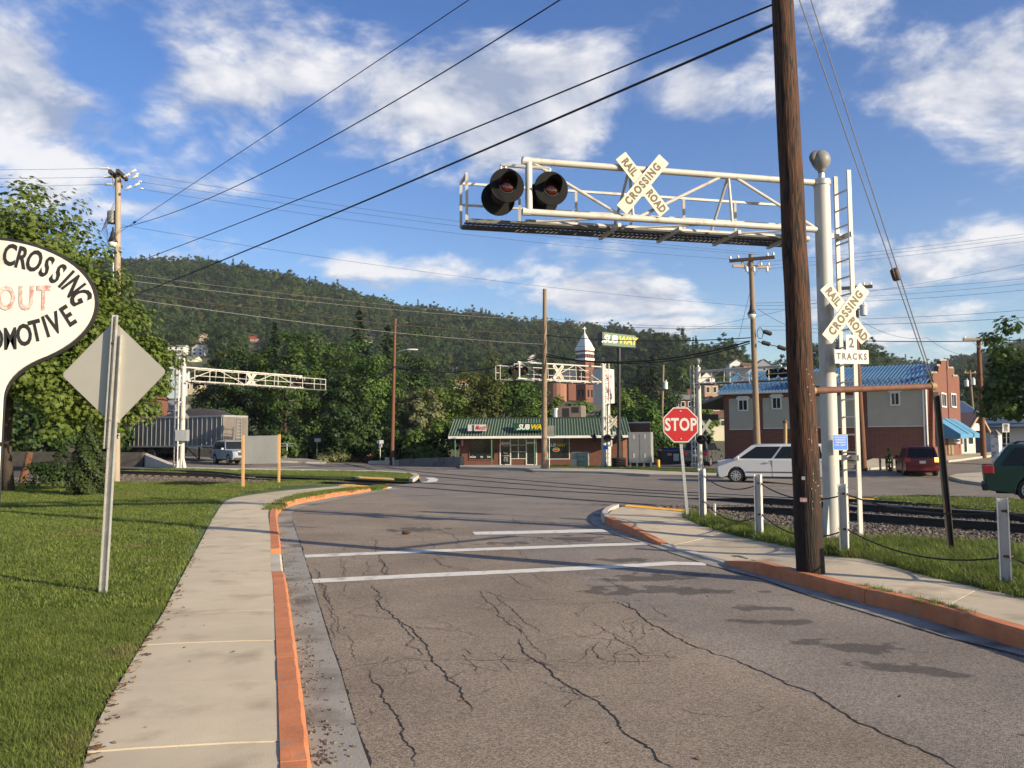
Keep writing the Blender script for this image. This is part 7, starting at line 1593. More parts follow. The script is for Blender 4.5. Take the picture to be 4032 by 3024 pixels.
wallpx('bridge_parapet', 'concrete bridge parapet behind the notice board', 'wall', (1000, 1810), (1160, 1806), 1775, 1772, .35); wallpx('bridge_parapet', 'concrete parapet end block with a sloped top beside the hazard marker', 'wall', (1150, 1806), (1212, 1806), 1742, 1762, .5); wallpx('bridge_parapet', 'long concrete parapet behind the silver vehicle and trailer', 'wall', (690, 1795), (1000, 1808), 1762, 1774, .35)
rl = thing('bridge_railing', 'thin steel railing on top of the bridge parapet', 'railing', PY(1105, 1760, 76)); mb = MB()
for py in (1746, 1756): mb.tube([PY(1000, py + 2, 77), PY(1155, py, 76)], .04, 6)
mb.build('rail', galv, rl); mb = MB()
for px in (1010, 1050, 1090, 1130): mb.tube([PY(px, 1775, 76.5), PY(px, 1746, 76.5)], .04, 6)
mb.build('post', galv, rl)
wallpx('retaining_wall', 'low concrete retaining wall left of the shop', 'wall', (1570, 1831), (1812, 1838), 1808, 1798, .4); wallpx('retaining_wall', 'short pale concrete block at the foot of the brown lamp pole', 'wall', (1450, 1826), (1578, 1829), 1816, 1810, .3, concrete)
for px, lb in ((1520, 'white bollard left of the brown lamp pole'), (1528, 'second white bollard left of the brown lamp pole'), (1549, 'white bollard right of the brown lamp pole')):
    p = G(px, 1830); o = MB().tube([p - Vector((0, 0, .2)), PY(px, 1801, p.y)], .1, 10).build('bollard', sign_white, smooth=True); tag(o, lb, 'bollard')
# plank-sided railway bridge: each board its own piece
bA = G(1215, 1806); bB = PY(1480, 1822, bA.y + 3); root = thing('railway_bridge', 'dark plank-sided railway bridge beyond the street', 'bridge', Vector((bA.x, bA.y, gz(bA.x, bA.y)))); plank = mat('dark_plank', (.035, .03, .026), .95, .4, 3, col2=(.10, .09, .08), objvar=.4)
for k in range(26):
    f = k / 26; px0 = lerp(1215, 1470, f); px1 = lerp(1215, 1470, f + 1 / 26); yt = lerp(1800, 1752, f) if f < .75 else lerp(1764, 1790, (f - .75) / .25); Y = bA.y + 2 + 8 * f
    a = PY(px0, 1826, Y); b2 = PY(px1 - .5, 1826, Y + .25); MB().prism([a, b2, PY(px1 - .5, yt, Y + .25), PY(px0, yt + rp.uniform(-2, 2), Y)], (.02, .09, 0)).build('plank', plank, root)
MB().beam(PY(1215, 1799, bA.y + 1.8), PY(1405, 1762, bA.y + 7.8), .12, .16).build('top_rail', plank, root)
rb = thing('bridge_girder', 'rusty curved guard timbers at the bridge mouth', 'girder', G(1380, 1820)); mb = MB()
for (x0, y0, x1, y1, x2, y2) in ((1340, 1815, 1380, 1806, 1440, 1786), (1385, 1818, 1420, 1806, 1470, 1790), (1430, 1820, 1450, 1806, 1490, 1795)): Y = bA.y - .5; mb.tube([PY(x0, y0, Y), PY(x1, y1, Y + 1.5), PY(x2, y2, Y + 4)], .22, 6)
mb.build('guard_timber', rust_pipe, rb)
# white flowering clump
tree('flowering_shrub', 'low clump of pale flowers by the bridge mouth', G(1300, 1815), .75, 1.7, 7, 18, 1400, .16, QUAD, 55, cz=.5, rzf=.6, cat='shrub', r0=.03, clr=.4)
# hazard marker with stripes
hb = G(1207, 1808); root = thing('hazard_marker', 'yellow and black diagonally striped hazard marker at the parapet end', 'road sign', hb); Y = hb.y; MB().tube([hb, PY(1207, 1775, Y)], .04, 6).build('post', galv, root)
hp = MB().prism([PY(1201, 1776, Y - .1), PY(1213, 1776, Y - .1), PY(1213, 1731, Y - .1), PY(1201, 1731, Y - .1)], (0, .02, 0)).build('panel', mat('hazard_yellow', (.65, .36, .03), .5, .05, 3), root); mb = MB()
for k in range(4): y = 1738 + k * 11; mb.prism([PY(1201, y, Y - .105), PY(1213, y + 7, Y - .105), PY(1213, min(1776, y + 12), Y - .105), PY(1201, y + 5, Y - .105)], (0, .004, 0))
mb.build('stripe', black_ink, hp)
def small_sign(label, fpx, fpy, boxes, m=sign_white2, txt=()):
    f = G(fpx, fpy); root = thing('small_sign', label, 'road sign', f); Y = f.y; top = min(b[1] for b in boxes); MB().tube([f - Vector((0, 0, .2)), PY(fpx, top, Y)], .035, 6).build('post', galv, root)
    for b in boxes: MB().prism([PY(b[0], b[3], Y - .06), PY(b[2], b[3], Y - .06), PY(b[2], b[1], Y - .06), PY(b[0], b[1], Y - .06)], (0, .015, 0)).build('panel', m, root)
    t = MB()
    for (s, px, py, sz) in txt: t.add(*text_mesh(s, sz * Y / F, facing(PY(px, py, Y - .08), (1, 0, 0)), bold=.006 * Y / 60, sx=.85))
    if txt: t.build('lettering', black_ink, root, fix=False)
    return root
small_sign('white rectangular sign on a green post by the bridge mouth', 1248, 1812, [(1238, 1726, 1263, 1740)]); small_sign('paired white rectangular signs left of the brown lamp pole', 1497, 1826, [(1484, 1733, 1510, 1747), (1491, 1749, 1505, 1761)], txt=[('7L', 1498, 1755, 12)])
small_sign('white speed limit 25 sign beyond the green wagon', 3962, 1797, [(3947, 1668, 3975, 1702)], txt=[('SPEED', 3961, 1674, 8), ('LIMIT', 3961, 1681, 8), ('25', 3961, 1692, 18)])
small_sign('white notice on the shop wall beside the crossing mast', 2404, 1838, [(2396, 1733, 2411, 1758)])
# stone pillar at the right street
sp = G(3927, 1830); root = thing('stone_pillar', 'old white stone pillar with a pointed top beside the street', 'monument', sp); Y = sp.y; w_ = SZ(38, Y); hgt = PY(3927, 1712, Y).z - sp.z; st_w = mat('pillar_white', (.62, .62, .58), .8, .08, 3, dirt=((.15, .14, .11), 2.5, .5, .66)); Ms = Matrix.Translation(sp) @ Matrix.Rotation(R(38), 4, 'Z'); h_ = w_ * .40
MB().box((-h_, -h_, -.3), (h_, h_, hgt), Ms).build('shaft', st_w, root, bevel=.03); MB().add([Ms @ Vector(v) for v in ((-h_ * 1.1, -h_ * 1.1, hgt), (h_ * 1.1, -h_ * 1.1, hgt), (h_ * 1.1, h_ * 1.1, hgt), (-h_ * 1.1, h_ * 1.1, hgt), (0, 0, hgt + w_ * .55))], [(0, 1, 4), (1, 2, 4), (2, 3, 4), (3, 0, 4), (3, 2, 1, 0)]).build('cap_stone', concrete_dark, root)
# buried post and logs behind the sycamore
for bpx, tpx, lb in (((85, 1895), (118, 1780), 'leaning old wooden post behind the sycamore trunk'),):
    p = G(*bpx, .02); o = MB().tube([p - Vector((0, 0, .2)), PY(*tpx, p.y)], [.17, .15], 10).build('wooden_post', wood_red, smooth=True); tag(o, lb, 'post')
# small bottle dropped on the street
bt = G(1585, 2104); o = MB().lathe([(.03, 0), (.035, .01), (.035, .10), (.014, .14), (.014, .17)], Matrix.Translation(bt + Vector((0, 0, .036))) @ Matrix.Rotation(R(90), 4, 'Y') @ Matrix.Rotation(R(20), 4, 'X'), 10).build('bottle', mat('brown_glass', (.10, .05, .02), .2, .2, 9), smooth=True); tag(o, 'small brown bottle lying on the cracked street', 'bottle')
# ------------------------------------------------------------------ vehicles
tyre_m = mat('tyre', (.016, .016, .017), .85, .2, 9); rim_m = mat('alloy', (.50, .51, .52), .3, .1, 9, metal=.7); trim_m = mat('car_trim', (.02, .02, .022), .6, .15, 6); lampw = mat('headlamp', (.62, .62, .60), .15, .1, 9, spec=.6); lampr = mat('tail_lamp', (.35, .015, .02), .2, .1, 9, spec=.6); lampo = mat('lit_turn_lamp', (.6, .25, .05), .3, .1, 9, emit=((1, .45, .08), 3.0)); plate_m = mat('number_plate', (.55, .56, .55), .5, .1, 9); chrome = mat('chrome', (.6, .6, .6), .15, .05, 9, metal=.9)
car_glass = mat('car_glass', (.012, .015, .018), .12, .1, 2, spec=.22)
def wheel(root, x, y, r, w=.22, spokes=7):
    s = 1 if y > 0 else -1; M = Matrix.Translation((x, y, r)) @ Matrix.Rotation(R(-90 * s), 4, 'X')
    t = MB().lathe([(r * .62, -w / 2), (r * .93, -w / 2), (r, -w * .3), (r, w * .3), (r * .93, w / 2), (r * .62, w / 2)], M, 24).build('wheel', tyre_m, root, smooth=True, local=True)
    mb = MB(); mb.lathe([(r * .66, w * .44), (r * .66, w * .51), (r * .58, w * .51)], M, 24, False)
    for k in range(spokes): a = 2 * math.pi * k / spokes; d = Vector((math.cos(a), math.sin(a), 0)); mb.beam(M @ (d * r * .1 + Vector((0, 0, w * .505))), M @ (d * r * .62 + Vector((0, 0, w * .505))), r * .15, .02, M.to_3x3() @ Vector((0, 0, 1)))
    mb.lathe([(r * .15, w * .46), (r * .13, w * .53)], M, 12); mb.build('rim', rim_m, t, local=True)
def car(name, label, cat, loc, head, L, W, H, color, belt, clear, wb, wr, hood, cowl, roof0, roof1, tail, nose_z, tail_z, fro, rails=False, low_trim=None, plate=True, turn=False, group=None, spokes=7, sills=None, pillars=(), minrear=0, metallic=.0, cladding=None):
    """x forward; hood = (x,z) at its rear edge ... lower body loft plus glasshouse"""
    root = bpy.data.objects.new(name, None); link(root); root.location = loc; root.rotation_euler = (0, 0, math.atan2(head[1], head[0])); tag(root, label, cat, group); ORG[root] = Vector((0, 0, 0))
    paint = mat('paint_' + name + '_' + '%.2f' % color[0] + '%.2f' % color[2], color, .32, .04, 1.0, metal=metallic, spec=.4)
    xf, xr = L / 2, -L / 2; fx = xf - fro; rx = fx - wb
    ar = wr * 1.18
    # side outline of lower body, wheel arches cut out
    def arch(cx): return [(cx + ar * math.cos(R(a)), clear + .02 + max(0, wr - clear - .02 + ar * math.sin(R(a)))) for a in range(0, 181, 20)]
    out = [(xr + .03, clear + .12), (xr, tail_z * .62), (xr + .02, tail_z), (tail, belt), (cowl, belt), (hood[0], hood[1]), (xf - .35, nose_z + .1), (xf - .08, nose_z), (xf, nose_z * .72), (xf - .05, clear + .08)]
    low = [(xf - .18, clear)] + [(x, z) for x, z in arch(fx)] + [(fx - ar, clear)] + [(rx + ar, clear)] + [(x, z) for x, z in arch(rx)] + [(rx - ar, clear + .02)]
    prof = out + low
    mb = MB(); n = len(prof)
    rings = []
    for yy, ins in ((-W / 2 + .0, .05), (-W / 2 + .10, 0), (W / 2 - .10, 0), (W / 2, .05)):
        ring = []
        for (x, z) in prof:
            sgn = 1 if x > 0 else -1; sh = ins; bul = 0.0
            ring.append(Vector((x - sgn * sh * (1 if abs(x) > L * .3 else 0), yy * (1 - .05 * max(0, abs(x) / (L / 2) - .7) / .3), z - (ins * .6 if z > belt - .08 else 0))))
        rings.append(ring)
    for r_ in rings: mb.v += r_
    for k in range(3):
        for i in range(n): j = (i + 1) % n; mb.f.append((k * n + i, k * n + j, (k + 1) * n + j, (k + 1) * n + i))
    mb.f.append(tuple(range(n))); mb.f.append(tuple(range(3 * n, 4 * n))[::-1])
    mb.build('body', paint, root, smooth=True, local=True, bevel=.02)
    # glasshouse
    tw = W * .5 - .20; bw = W * .5 - .045; bz2 = belt - .03
    g = MB(); bot = [(cowl, -bw), (tail, -bw), (tail, bw), (cowl, bw)]; top = [(roof0, -tw), (roof1, -tw), (roof1, tw), (roof0, tw)]; zt2 = H - .05; zr = H
    V = [Vector((x, y, bz2)) for x, y in bot] + [Vector((x, y, zt2)) for x, y in top]; cxm = (roof0 + roof1) / 2; V += [Vector((roof0 - .12 * (roof0 - cxm), -tw * .8, zr)), Vector((roof1 - .08 * (roof1 - cxm), -tw * .8, zr)), Vector((roof1 - .08 * (roof1 - cxm), tw * .8, zr)), Vector((roof0 - .12 * (roof0 - cxm), tw * .8, zr))]
    g.add(V, [(0, 1, 5, 4), (1, 2, 6, 5), (2, 3, 7, 6), (3, 0, 4, 7), (4, 5, 9, 8), (5, 6, 10, 9), (6, 7, 11, 10), (7, 4, 8, 11), (8, 9, 10, 11)]); g.build('cabin', paint, root, smooth=True, local=True, bevel=.03)
    # side windows
    for s in (-1, 1):
        def sp_(u, v):
            xb = lerp(cowl, tail, u); xt = lerp(roof0, roof1, u); return Vector((lerp(xb, xt, v), s * (lerp(bw, tw, v) + .012), lerp(bz2, zt2, v)))
        cuts = [.05] + list(pillars) + [.94]
        for a, b in zip(cuts, cuts[1:]):
            q = [sp_(a + .012, .10), sp_(b - .012, .10), sp_(b - .012 - (.02 if b > .9 else 0), .90), sp_(a + .012 + (.03 if a < .06 else 0), .90)]
            MB().prism(q, (0, s * .004, 0)).build('side_window', car_glass, root, local=True)
        # door seams, handles, sills, mirror
        sm = MB(); dk = MB()
        for u in pillars:
            x = lerp(cowl, tail, u); sm.box((x - .008, s * (W / 2 - .02), clear + .08), (x + .008, s * (W / 2 + .003), belt - .03)); dk.box((x + .10, s * (W / 2 - .01), belt - .17), (x + .30, s * (W / 2 + .03), belt - .13))
        sm.build('door_seam', trim_m, root, local=True); dk.build('door_handle', chrome if not minrear else paint, root, local=True)
        mi = MB(); mi.box((cowl - .35, s * (W / 2 - .02), belt - .02), (cowl - .22, s * (W / 2 + .18), belt + .14)); mi.build('mirror', paint, root, local=True, bevel=.03)
        MB().box((rx + ar * 1.02, s * (W / 2 - .05), clear - .01), (fx - ar * 1.02, s * (W / 2 + .012), clear + .09)).build('sill', low_trim or trim_m, root, local=True)
        if minrear: MB().box((rx + ar * 1.1, s * (W / 2), .52), (fx - ar * 1.1, s * (W / 2 + .015), .56)).build('side_moulding', trim_m, root, local=True)
        if cladding:
            for cx in (fx, rx):
                c2 = MB(); k = 12
                for j in range(k):
                    a0 = R(180 * j / k); a1 = R(180 * (j + 1) / k); P0 = lambda a, r_: Vector((cx + r_ * math.cos(a), s * (W / 2 + .012), wr + r_ * math.sin(a))); c2.quad(P0(a0, ar), P0(a0, ar + .09), P0(a1, ar + .09), P0(a1, ar))
                c2.build('arch_trim', cladding, root, local=True)
    # windscreen and rear window
    def fr(x0, z0, x1, z1, y0, y1, nm):
        d = Vector((x1 - x0, 0, z1 - z0)); nn = Vector((d.z, 0, -d.x)).normalized(); nn = nn if (nn.x > 0) == (x0 > 0) else -nn
        MB().prism([Vector((x0, -y0, z0)) + nn * .012, Vector((x0, y0, z0)) + nn * .012, Vector((x1, y1, z1)) + nn * .012, Vector((x1, -y1, z1)) + nn * .012], nn * .004).build(nm, car_glass, root, local=True)
    fr(lerp(cowl, roof0, .08), lerp(bz2, zt2, .08), lerp(cowl, roof0, .93), lerp(bz2, zt2, .93), bw - .07, tw - .04, 'windscreen'); fr(lerp(tail, roof1, .12), lerp(bz2, zt2, .12), lerp(tail, roof1, .9), lerp(bz2, zt2, .9), bw - .12, tw - .06, 'rear_window')
    # lamps, grille, bumpers, plate
    for s in (-1, 1):
        MB().box((xf - .30, s * (W / 2 - .42) - .2 * (s > 0) + (.0 if s > 0 else -.0), nose_z - .12), (xf - .02, s * (W / 2 - .42) + .2, nose_z + .03)).build('headlamp', lampw, root, local=True, bevel=.03)
        y0, y1 = sorted((s * (W / 2 - .28), s * (W / 2 + .008))); MB().box((xr - .012, y0, tail_z * .80), (xr + .26, y1, tail_z * .80 + .24)).build('tail_lamp', lampo if (turn and s < 0) else lampr, root, local=True, bevel=.02)
    MB().box((xf - .12, -W * .27, nose_z * .70), (xf + .012, W * .27, nose_z - .04)).build('grille', trim_m, root, local=True); MB().box((xf - .1, -W * .42, clear + .06), (xf + .02, W * .42, clear + .2)).build('front_bumper', trim_m, root, local=True)
    MB().box((xr - .05, -W * .47, clear + .10), (xr + .1, W * .47, clear + .30)).build('rear_bumper', low_trim or paint, root, local=True, bevel=.03)
    if plate: MB().box((xr - .022, -.16, tail_z * .72), (xr + .02, .16, tail_z * .72 + .15)).build('number_plate', plate_m, root, local=True)
    MB().box((xr + .3, -W / 2 + .2, clear + .02), (xf - .3, W / 2 - .2, clear + .2)).build('underbody', trim_m, root, local=True)
    if rails:
        rl = MB()
        for s in (-1, 1): rl.tube([(roof0 - .15, s * tw * .93, zr - .01), (roof0 - .3, s * tw * .93, zr + .05), (roof1 + .3, s * tw * .93, zr + .05), (roof1 + .15, s * tw * .93, zr - .01)], .02, 6)
        rl.build('roof_rail', trim_m, root, smooth='all', local=True)
    for x in (fx, rx):
        for y in (-W / 2 + .13, W / 2 - .13): wheel(root, x, y, wr, .23, spokes)
    # wheel wells
    ww = MB()
    for x in (fx, rx):
        for s in (-1, 1): ww.box((x - ar * .95, s * (W / 2 - .32) - .12, wr * .6), (x + ar * .95, s * (W / 2 - .32) + .12, wr + ar * .75))
    ww.build('wheel_well', trim_m, root, local=True)
    return root
def ground_at(px, py, off=0.0): return G(px, py, off)
p = ground_at(868, 1829); h = Vector((.63, -.78)).normalized(); c_ = Vector((p.x, p.y, p.z)) + Vector((-h.y, h.x, 0)) * .9
car('offroad_car', 'silver four-door off-road car waiting on the street behind the notice board', 'car', c_ + Vector((h.x, h.y, 0)) * .12, h, 4.83, 1.9, 1.80, (.25, .28, .33), 1.12, .34, 2.79, .39, (1.15, 1.10), .85, .35, -1.75, -2.12, .98, 1.0, .9, rails=True, pillars=(.36, .68), metallic=.15, spokes=6, cladding=None)
p1 = ground_at(2905, 1898); p2 = ground_at(3134, 1908); h = Vector((p1.x - p2.x, p1.y - p2.y)).normalized(); h = Vector((-.925, .38)); n_ = Vector((h.y, -h.x)); n_ = n_ if n_.y > 0 else -n_
c_ = p1 - Vector((h.x, h.y, 0)) * 1.60 + Vector((n_.x, n_.y, 0)) * .95; c_.z = gz(c_.x, c_.y)
car('minivan', 'white minivan passing behind the big brown pole', 'car', c_, h, 5.15, 2.0, 1.84, (.52, .53, .54), 1.14, .25, 3.08, .36, (2.08, 1.10), 1.86, .95, -2.38, -2.50, 1.02, 1.14, .90, pillars=(.42, .74), minrear=1, spokes=9)
p = ground_at(2800, 1836); h = Vector((.5, .866)); c_ = p + Vector((h.x, h.y, 0)) * 1.3 + Vector((-.866, .5, 0)) * .9
car('parked_car', 'grey boxy parked car beside the blue-roofed building, rear towards the street', 'car', c_, h, 4.4, 1.85, 1.78, (.10, .105, .11), 1.12, .28, 2.65, .36, (1.15, 1.08), .85, .45, -1.8, -2.05, .85, 1.0, .92, rails=True, pillars=(.36, .68), metallic=.4, spokes=6)
p = ground_at(3632, 1876); h = Vector((.30, .954)).normalized(); c_ = p + Vector((h.x, h.y, 0)) * 2.0
car('hatchback_car', 'dark red car driving away with its right turn lamp lit', 'car', c_, h, 4.55, 1.80, 1.68, (.13, .012, .015), 1.02, .22, 2.64, .34, (1.10, 1.0), .80, .25, -1.85, -2.15, .88, 1.02, .92, rails=True, pillars=(.36, .68), turn=True, spokes=5)
p = G(4046, 1978); h = Vector((.88, -.475)).normalized(); n_ = Vector((-h.y, h.x)); c_ = p + Vector((h.x, h.y, 0)) * 1.35 + Vector((n_.x, n_.y, 0)) * .88; c_.z = gz(c_.x, c_.y)
car('station_wagon', 'dark green station wagon at the right beyond the tracks', 'car', c_, h, 4.78, 1.82, 1.66, (.018, .045, .035), 1.02, .22, 2.74, .345, (1.25, .98), .95, .35, -1.75, -2.18, .95, 1.0, .9, rails=True, pillars=(.34, .64), spokes=6, low_trim=trim_m, metallic=.3)
p = PY(3985, 1755, 92); p.z = gz(p.x, 92); car('pickup_truck', 'white pickup parked far down the right street', 'car', p, (-.8, -.6), 5.4, 1.95, 1.85, (.62, .63, .64), 1.15, .32, 3.5, .38, (1.3, 1.12), 1.0, .5, -.75, -1.1, .95, 1.05, .98, pillars=(.5,), spokes=6)
# ---- the chip trailer
C0 = PY(877, 1700, 66); ed = Vector((1.2, 2.3, 0)).normalized(); sd = Vector((-2.3, 1.2, 0)).normalized(); zt_ = PY(877, 1635, 66).z; zb_ = PY(877, 1757, 66).z; zg = gz(C0.x - 5, 69)
o = Vector((C0.x, C0.y, 0)); root = thing('chip_trailer', 'long grey ribbed chip trailer with a ladder on its end wall', 'trailer', Vector((o.x, o.y, gz(o.x, o.y)))); side_m = mat('trailer_side', (.16, .165, .17), .55, .15, .6, metal=.2, dirt=((.07, .065, .06), .8, .5, .75)); Lt = 13.0
T = lambda a, b, z: o + sd * a + ed * b + Vector((0, 0, z))
MB().prism([T(0, 0, zb_), T(Lt, 0, zb_), T(Lt, 2.6, zb_), T(0, 2.6, zb_)], (0, 0, zt_ - zb_)).build('box_body', side_m, root)
rib = mat('trailer_rib', (.30, .31, .31), .5, .1, 3, metal=.3); en = -sd; sn_ = -ed
for k in range(24): f = .12 + k * (Lt - .2) / 24; MB().beam(T(f, -.03, zb_), T(f, -.03, zt_), .05, .07, ed).build('side_rib', rib, root)
MB().beam(T(0, -.04, zt_ - .05), T(Lt, -.04, zt_ - .05), .08, .14).beam(T(0, -.04, zb_), T(Lt, -.04, zb_), .08, .14).beam(T(-.04, 0, zt_ - .06), T(-.04, 2.6, zt_ - .06), .06, .16).beam(T(-.04, .03, zb_), T(-.04, .03, zt_), .07, .07).beam(T(-.04, 2.57, zb_), T(-.04, 2.57, zt_), .07, .07).build('frame_rail', rib, root)
MB().prism([T(-.02, .05, zb_), T(-.02, 2.55, zb_), T(-.02, 2.55, zt_ - .1), T(-.02, .05, zt_ - .1)], en * .02).build('end_panel', mat('end_panel', (.13, .115, .10), .6, .15, 1), root)
ld = MB()
for b in (1.35, 1.85): ld.beam(T(-.1, b, zb_), T(-.1, b, zt_ - .3), .05, .05)
for k in range(9): ld.beam(T(-.1, 1.35, zb_ + .15 + k * .26), T(-.1, 1.85, zb_ + .15 + k * .26), .035, .035)
for b in (.62, 1.22): ld.beam(T(-.06, b, zb_), T(-.06, b, zt_ - .2), .04, .04)
ld.build('ladder', rib, root)
mbm = MB(); nq = 14
for i in range(nq + 1):
    for j in range(6): f = i / nq; mbm.v.append(T(.1 + (Lt - .2) * f, .1 + 2.4 * j / 5, zt_ - .05 + .75 * math.sin(math.pi * min(1, f * 1.6)) ** .7 * math.sin(math.pi * j / 5) + .04 * rp.uniform(-1, 1) if f < .62 else zt_ - .05 + .08 * math.sin(math.pi * j / 5)))
mbm.f += [(i * 6 + j, i * 6 + j + 1, i * 6 + j + 7, i * 6 + j + 6) for i in range(nq) for j in range(5)]; mbm.build('tarp_mound', mat('dark_tarp', (.045, .04, .038), .8, .2, 2), root, smooth='all')
for a in (8.2, 9.5):
    for b in (.12, 2.35):
        Mw = Matrix.Translation(T(a, b + .1, zg + .5)) @ Matrix.Rotation(math.atan2(ed.y, ed.x), 4, 'Z') @ Matrix.Rotation(R(90), 4, 'Y'); w_ = MB().lathe([(.3, -.25), (.47, -.25), (.5, -.15), (.5, .15), (.47, .25), (.3, .25)], Mw, 18).build('wheel', tyre_m, root, smooth=True); MB().lathe([(.28, -.22), (.12, -.14), (.1, -.2)], Mw, 14).build('rim', rim_m, w_)
MB().prism([T(6.6, .3, zg + .55), T(11, .3, zg + .55), T(11, 2.3, zg + .55), T(6.6, 2.3, zg + .55)], (0, 0, zb_ - zg - .55)).build('bogie', trim_m, root); MB().beam(T(3.0, .4, zb_), T(3.0, .4, zg + .05), .12, .12).beam(T(3.0, 2.2, zb_), T(3.0, 2.2, zg + .05), .12, .12).beam(T(3.0, .4, zg + .05), T(4.6, .4, zb_), .06, .06).build('landing_leg', trim_m, root)
chip = MB(); 
for k in range(160): p = T(-.06, rp.uniform(.05, 2.5), zb_ + .02 + .5 * rp.random() ** 1.6 * (1.2 - .5 * abs(math.sin(k)))); leaf(chip, p, en + Vector((0, 0, .3)), rp.uniform(.12, .3), rp, QUAD)
tag(chip.build('wood_chips', mat('wood_chip', (.36, .24, .14), .9, .2, 5), root, fix=False), kind='stuff')
# ------------------------------------------------------------------ hillside town
roofs = {'grey': mat('roof_grey', (.17, .18, .175), .85, .12, 1), 'dark': mat('roof_dark', (.045, .045, .05), .85, .15, 1), 'green': mat('roof_green', (.15, .18, .15), .85, .1, 1), 'red': mat('roof_red', (.30, .045, .04), .7, .1, 1), 'brown': mat('roof_brown', (.15, .085, .055), .85, .1, 1), 'orange': mat('roof_orange', (.36, .19, .08), .85, .1, 1)}
walls = {'white': mat('siding_white', (.62, .62, .58), .8, .05, 1), 'beige': mat('siding_beige', (.44, .35, .24), .85, .06, 1), 'brick': brick_f, 'cream': mat('siding_cream', (.56, .52, .38), .8, .05, 1), 'blue': mat('siding_blue', (.36, .42, .47), .8, .06, 1), 'tan': mat('siding_tan', (.40, .26, .16), .85, .06, 1), 'grey': mat('siding_grey', (.22, .24, .27), .85, .06, 1), 'dred': brick_d}
def house(label, px, pb_, wpx, hpx, rpx, roof, wall, style='side', Y=None, rot=0.0, depth=None, nw=3, storeys=2, chimney=None, porch=False):
    """px,pb_: foot centre; wpx/hpx/rpx: width, wall height, roof rise in photo pixels"""
    g = G(px, pb_) if Y is None else PY(px, pb_, Y); Y = g.y; w = SZ(wpx, Y); h = SZ(hpx, Y); rr_ = SZ(rpx, Y); d = depth or max(6, w * .75)
    zt0 = gz(g.x, Y); fnd = min(g.z, zt0) - 1.5
    root = thing('house', label, 'house', g, 'hillside houses'); M = Matrix.Translation(g) @ Matrix.Rotation(rot, 4, 'Z'); ov = .35
    W2 = w / 2
    MB().box((-W2, 0, fnd - g.z), (W2, d, h), M).build('wall', walls[wall], root)
    if style == 'side':
        v = [(-W2 - ov, -ov, h), (W2 + ov, -ov, h), (W2 + ov, d / 2, h + rr_), (-W2 - ov, d / 2, h + rr_), (-W2 - ov, d + ov, h), (W2 + ov, d + ov, h)]
        MB().add([M @ Vector(q) for q in v], [(0, 1, 2, 3), (3, 2, 5, 4), (0, 4, 5, 1)]).build('roof', roofs[roof], root); MB().prism([M @ Vector(q) for q in ((-W2, 0, h), (-W2, d, h), (-W2, d / 2, h + rr_))], (M.to_3x3() @ Vector((.1, 0, 0)))).prism([M @ Vector(q) for q in ((W2 - .1, 0, h), (W2 - .1, d, h), (W2 - .1, d / 2, h + rr_))], (M.to_3x3() @ Vector((.1, 0, 0)))).build('gable', walls[wall], root)
    elif style == 'front':
        for s in (-1, 1): MB().prism([M @ Vector(q) for q in ((s * (W2 + ov), -ov, h - ov * rr_ / W2), (0, -ov, h + rr_), (0, d + ov, h + rr_), (s * (W2 + ov), d + ov, h - ov * rr_ / W2))], (0, 0, .18)).build('roof', roofs[roof], root)
        MB().prism([M @ Vector(q) for q in ((-W2, 0, h), (W2, 0, h), (0, 0, h + rr_ - .05))], M.to_3x3() @ Vector((0, .2, 0))).build('gable', walls[wall], root)
    else: MB().box((-W2 - ov, -ov, h), (W2 + ov, d + ov, h + .25), M).build('roof', roofs[roof], root)
    for st in range(storeys):
        for k in range(nw):
            x = lerp(-W2, W2, (k + .5) / nw); z0 = h * (st + .32) / storeys; z1 = h * (st + .78) / storeys; ww = min(.55, w / nw * .22)
            wn = MB().box((x - ww, -.06, z0), (x + ww, -.03, z1), M).build('window', glass_dark, root); MB().box((x - ww - .12, -.04, z0 - .12), (x + ww + .12, .02, z1 + .12), M).build('frame', frame_w, wn)
    if chimney: MB().box((W2 * chimney - .35, d / 2 - .35, h), (W2 * chimney + .35, d / 2 + .35, h + rr_ + 1.1), M).build('chimney', brick_f, root)
    if porch:
        MB().box((-W2 * .9, -2.2, h * .42), (W2 * .9, 0, h * .42 + .3), M).build('porch_roof', roofs[roof], root); mb = MB()
        for k in range(4): x = lerp(-W2 * .86, W2 * .86, k / 3); mb.box((x - .1, -2.1, fnd - g.z), (x + .1, -1.9, h * .42), M)
        mb.build('porch_post', frame_w, root); MB().box((-W2 * .9, -2.2, fnd - g.z), (W2 * .9, -.0, 0.1), M).build('porch_floor', walls[wall], root)
    CLEAR.append((g.x, Y, w)); return root
house('white two-storey house with a grey-green roof and porch on the slope', 693, 1397, 66, 33, 9, 'green', 'white', nw=3, storeys=2, porch=True)
house('white gabled house beside the white porch house', 777, 1400, 46, 30, 15, 'grey', 'white', 'front', nw=2)
house('beige gabled house highest on the slope', 795, 1352, 30, 30, 12, 'brown', 'beige', 'front', nw=1); house('beige flat-topped wing of the highest gabled house', 818, 1352, 20, 36, 3, 'grey', 'beige', 'flat', nw=1)
house('long low cream house with a grey-green roof and brick chimney', 706, 1424, 120, 10, 16, 'green', 'cream', nw=4, storeys=1, chimney=-.98)
house('pale blue house with a dark roof and porch posts behind the signal mast', 662, 1538, 84, 84, 26, 'dark', 'blue', 'side', Y=215, nw=4, storeys=2, porch=True, rot=-.1); house('pale blue gabled wing facing the street behind the signal mast', 680, 1500, 42, 56, 28, 'dark', 'blue', 'front', Y=200, nw=2, storeys=1)
